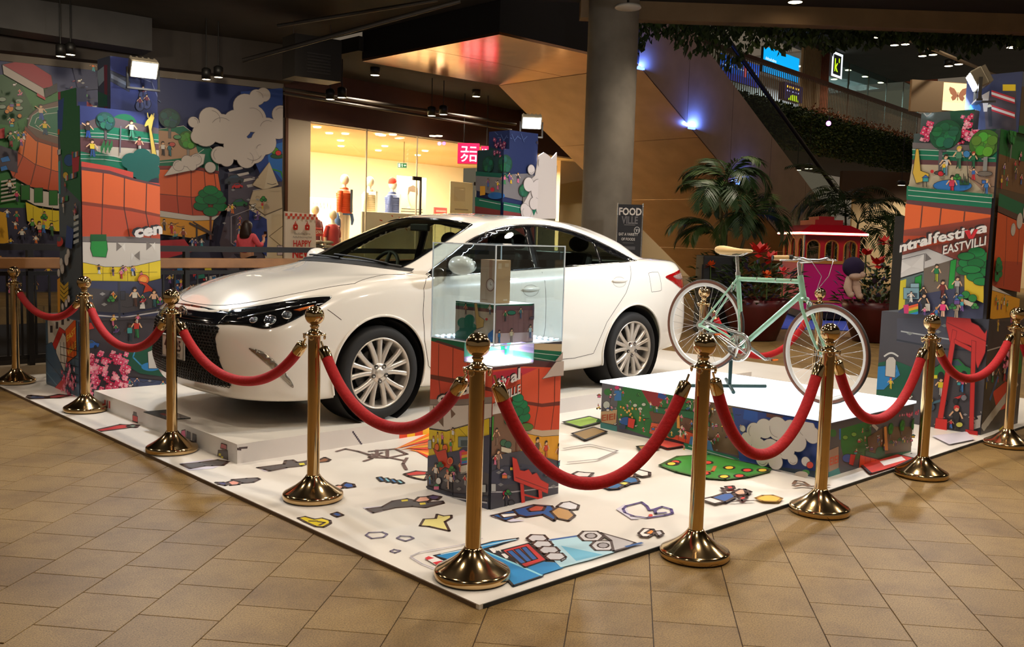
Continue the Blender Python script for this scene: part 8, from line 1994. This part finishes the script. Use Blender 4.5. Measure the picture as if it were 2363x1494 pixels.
def palm(loc,h,nf,L_,label,seed,stems=3):
    rnd=random.Random(seed);t=thing('palm',label,'plant',loc,0,'indoor palms')
    tops=[]
    for s in range(stems):
        a=s*2.1+seed;top=Vector((.16*math.cos(a)*(1+.6*s),.16*math.sin(a)*(1+.6*s),h*(1-.16*s)));tops.append(top)
        q=MB();q.tube([Vector((.06*math.cos(a),.06*math.sin(a),.0)),top*.5+Vector((0,0,0)),top],[.035,.03,.022],8);q.build('stem',mat('palm_stem',(92,84,50),.6),t)
    for k in range(nf):
        q=MB();o=tops[k % stems];frond(q,o,2.399*k+seed,rnd.uniform(.5,1.4),L_*rnd.uniform(.8,1.1),rnd.uniform(1.2,2.1),rnd);q.build('frond',LG1 if k % 3 else LG2,t)
def pot(loc,r,h,label):
    t=thing('planter',label,'planter',loc,0,'dark red planters')
    q=MB();q.lathe([(r*.55,0),(r*.62,.01),(r*.95,h*.8),(r,h),(r*.93,h),(r*.9,h*.9),(.001,h*.88)],36,caps=True);q.build('bowl',mat('dark_red_glaze',(84,18,22),.35),t)
def bush(loc,r,h,n,label,seed,cols,size=.16,kind='plant'):
    rnd=random.Random(seed);q=MB()
    for i in range(n):
        a=rnd.uniform(0,2*PI);f=rnd.random() ** .5;z=h*rnd.random();p=Vector((r*f*math.cos(a),r*f*math.sin(a),z*(1.1-.5*f)))
        d=(Vector((math.cos(a),math.sin(a),rnd.uniform(.1,1.2)))+Vector((rnd.uniform(-.4,.4),rnd.uniform(-.4,.4),0))).normalized();s=size*rnd.uniform(.7,1.4);sd=d.cross(Vector((0,0,1))).normalized()*s*.18
        q.add([p,p+d*s*.5+sd,p+d*s+Vector((0,0,-s*.2)),p+d*s*.5-sd],[(0,1,2,3)],rnd.randrange(len(cols)))
    t=thing('leafy_plant',label,kind,loc);o=q.build('foliage',cols,t);o['kind']='stuff';return t
M_rf=mat('red_bract',(196,26,20),.5);M_of=mat('orange_bract',(226,90,24),.5);M_vi=mat('violet_leaf',(66,60,96),.5)
def flower(p,r,label,m,k):
    t=thing('flower',label,'flower',p,0,'red and orange flowers');rnd=random.Random(k);q=MB()
    for i in range(16):
        a=2.4*i+rnd.uniform(-.2,.2);d=Vector((math.cos(a),math.sin(a),rnd.uniform(-.5,1.4))).normalized();sd=d.cross(Vector((0,0,1))).normalized()*r*.28
        q.add([(0,0,0),d*r*.5+sd,d*r,d*r*.5-sd],[(0,1,2,3)])
    q.build('petal_cluster',m,t)
    q=MB();q.tube([(0,0,.02),(.02,0,-.35)],.012,6);q.build('stalk',LG2,t)
def ground(px,d):p=at(px,700,d);return Vector((p.x,p.y,0))
pA,pB,pC=ground(1745,14.4),ground(2022,14.6),ground(1672,15.6)
pot(pA,.52,.62,'dark red planter bowl left of the tram kiosk');pot(pB,.52,.62,'dark red planter bowl beside the plush toy');pot(pC,.46,.55,'dark red planter bowl under the taller palm')
palm(pC+Vector((0,0,.5)),2.0,30,1.05,'tall bushy palm standing before the escalator',1,4)
palm(ground(1955,21.0),2.3,34,1.7,'dark palm rising behind the tram kiosk',2,4)
bush(pA+Vector((0,0,.55)),.62,.75,420,'dark leafy plant in the planter left of the kiosk',3,[LG1,LG1,LG2,M_vi])
bush(pB+Vector((0,0,.55)),.62,.7,420,'dark leafy plant in the planter beside the plush toy',4,[LG1,LG1,LG2,M_vi])
bush(pC+Vector((0,0,.5)),.55,.9,380,'green undergrowth at the foot of the tall palm',5,[LG1,LG2,LG2])
FL=[(1752,585,13.9,.22,M_rf,'large red flower behind the bicycle saddle'),(1780,600,14.0,.18,M_rf,'red flower between the saddle and the kiosk'),(1640,614,14.8,.12,M_of,'orange flower in front of the black box'),(1770,636,13.8,.11,M_of,'orange flower above the bicycle top tube'),(1806,628,13.8,.11,mat('pink_bract',(220,60,70),.5),'pink flower above the bicycle top tube'),(2024,612,14.2,.20,M_rf,'red flower right of the plush toy'),(1998,590,14.6,.16,M_rf,'red flower directly behind the plush toy'),(2040,560,15,.15,M_rf,'high red flower near the tall black stand')]
for k,(px,py,d,r,m,lb) in enumerate(FL):flower(at(px,py,d),r,lb,m,k)
p=ground(1646,15.2);t=thing('black_box','black equipment box behind the bicycle rear wheel','box',p)
q=MB();q.obox(Vector((0,0,.62)),.62,.5,1.24,YAW);q.build('cabinet',M_black,t,bevel=.02)
q=MB();q.obox(-fb_*.26+Vector((0,0,.65)),.5,.01,.9,YAW-PI/2);q.build('front_cloth',M_dark,t)
# blue and violet stage wash on the plants and carpet
spot('violet_wash',at(1900,300,15.5),TR+Vector((-.4,-1.0,0)),150,(.42,.45,1.0),60,.8,.1)
# lamps that light the hall beyond the display
for (px,d,tx,w_) in ((140,17.6,60,170),(490,18.2,480,190)):
    p=at(px,135,d-2.5);p.z=4.6;tgt=at(tx,400,20.6);spot('mural_lamp',p-md.cross(Vector((0,0,1)))*0,tgt,w_,(1,.84,.62),110,.9,.12)
for (x,y) in ((6.5,8.5),(10.5,6.2),(14.5,2.0),(12.0,-2.0),(18.5,-1.5),(-3.0,9.5),(2.5,11.0),(10.4,15.6),(14.0,16.2),(16.8,16.6)):
    zt=5.6 if y<14.5 else 5.2
    spot('hall_fill_lamp',(x,y,zt-.3),(x,y,0),230,WARM,140,.8,.14)  # added downlights that brighten the atrium and the floor before the shop
    can((x,y,zt-.18),.11,label='round black downlight added to the ceiling to brighten the hall',group='added downlights over the hall',top=zt)
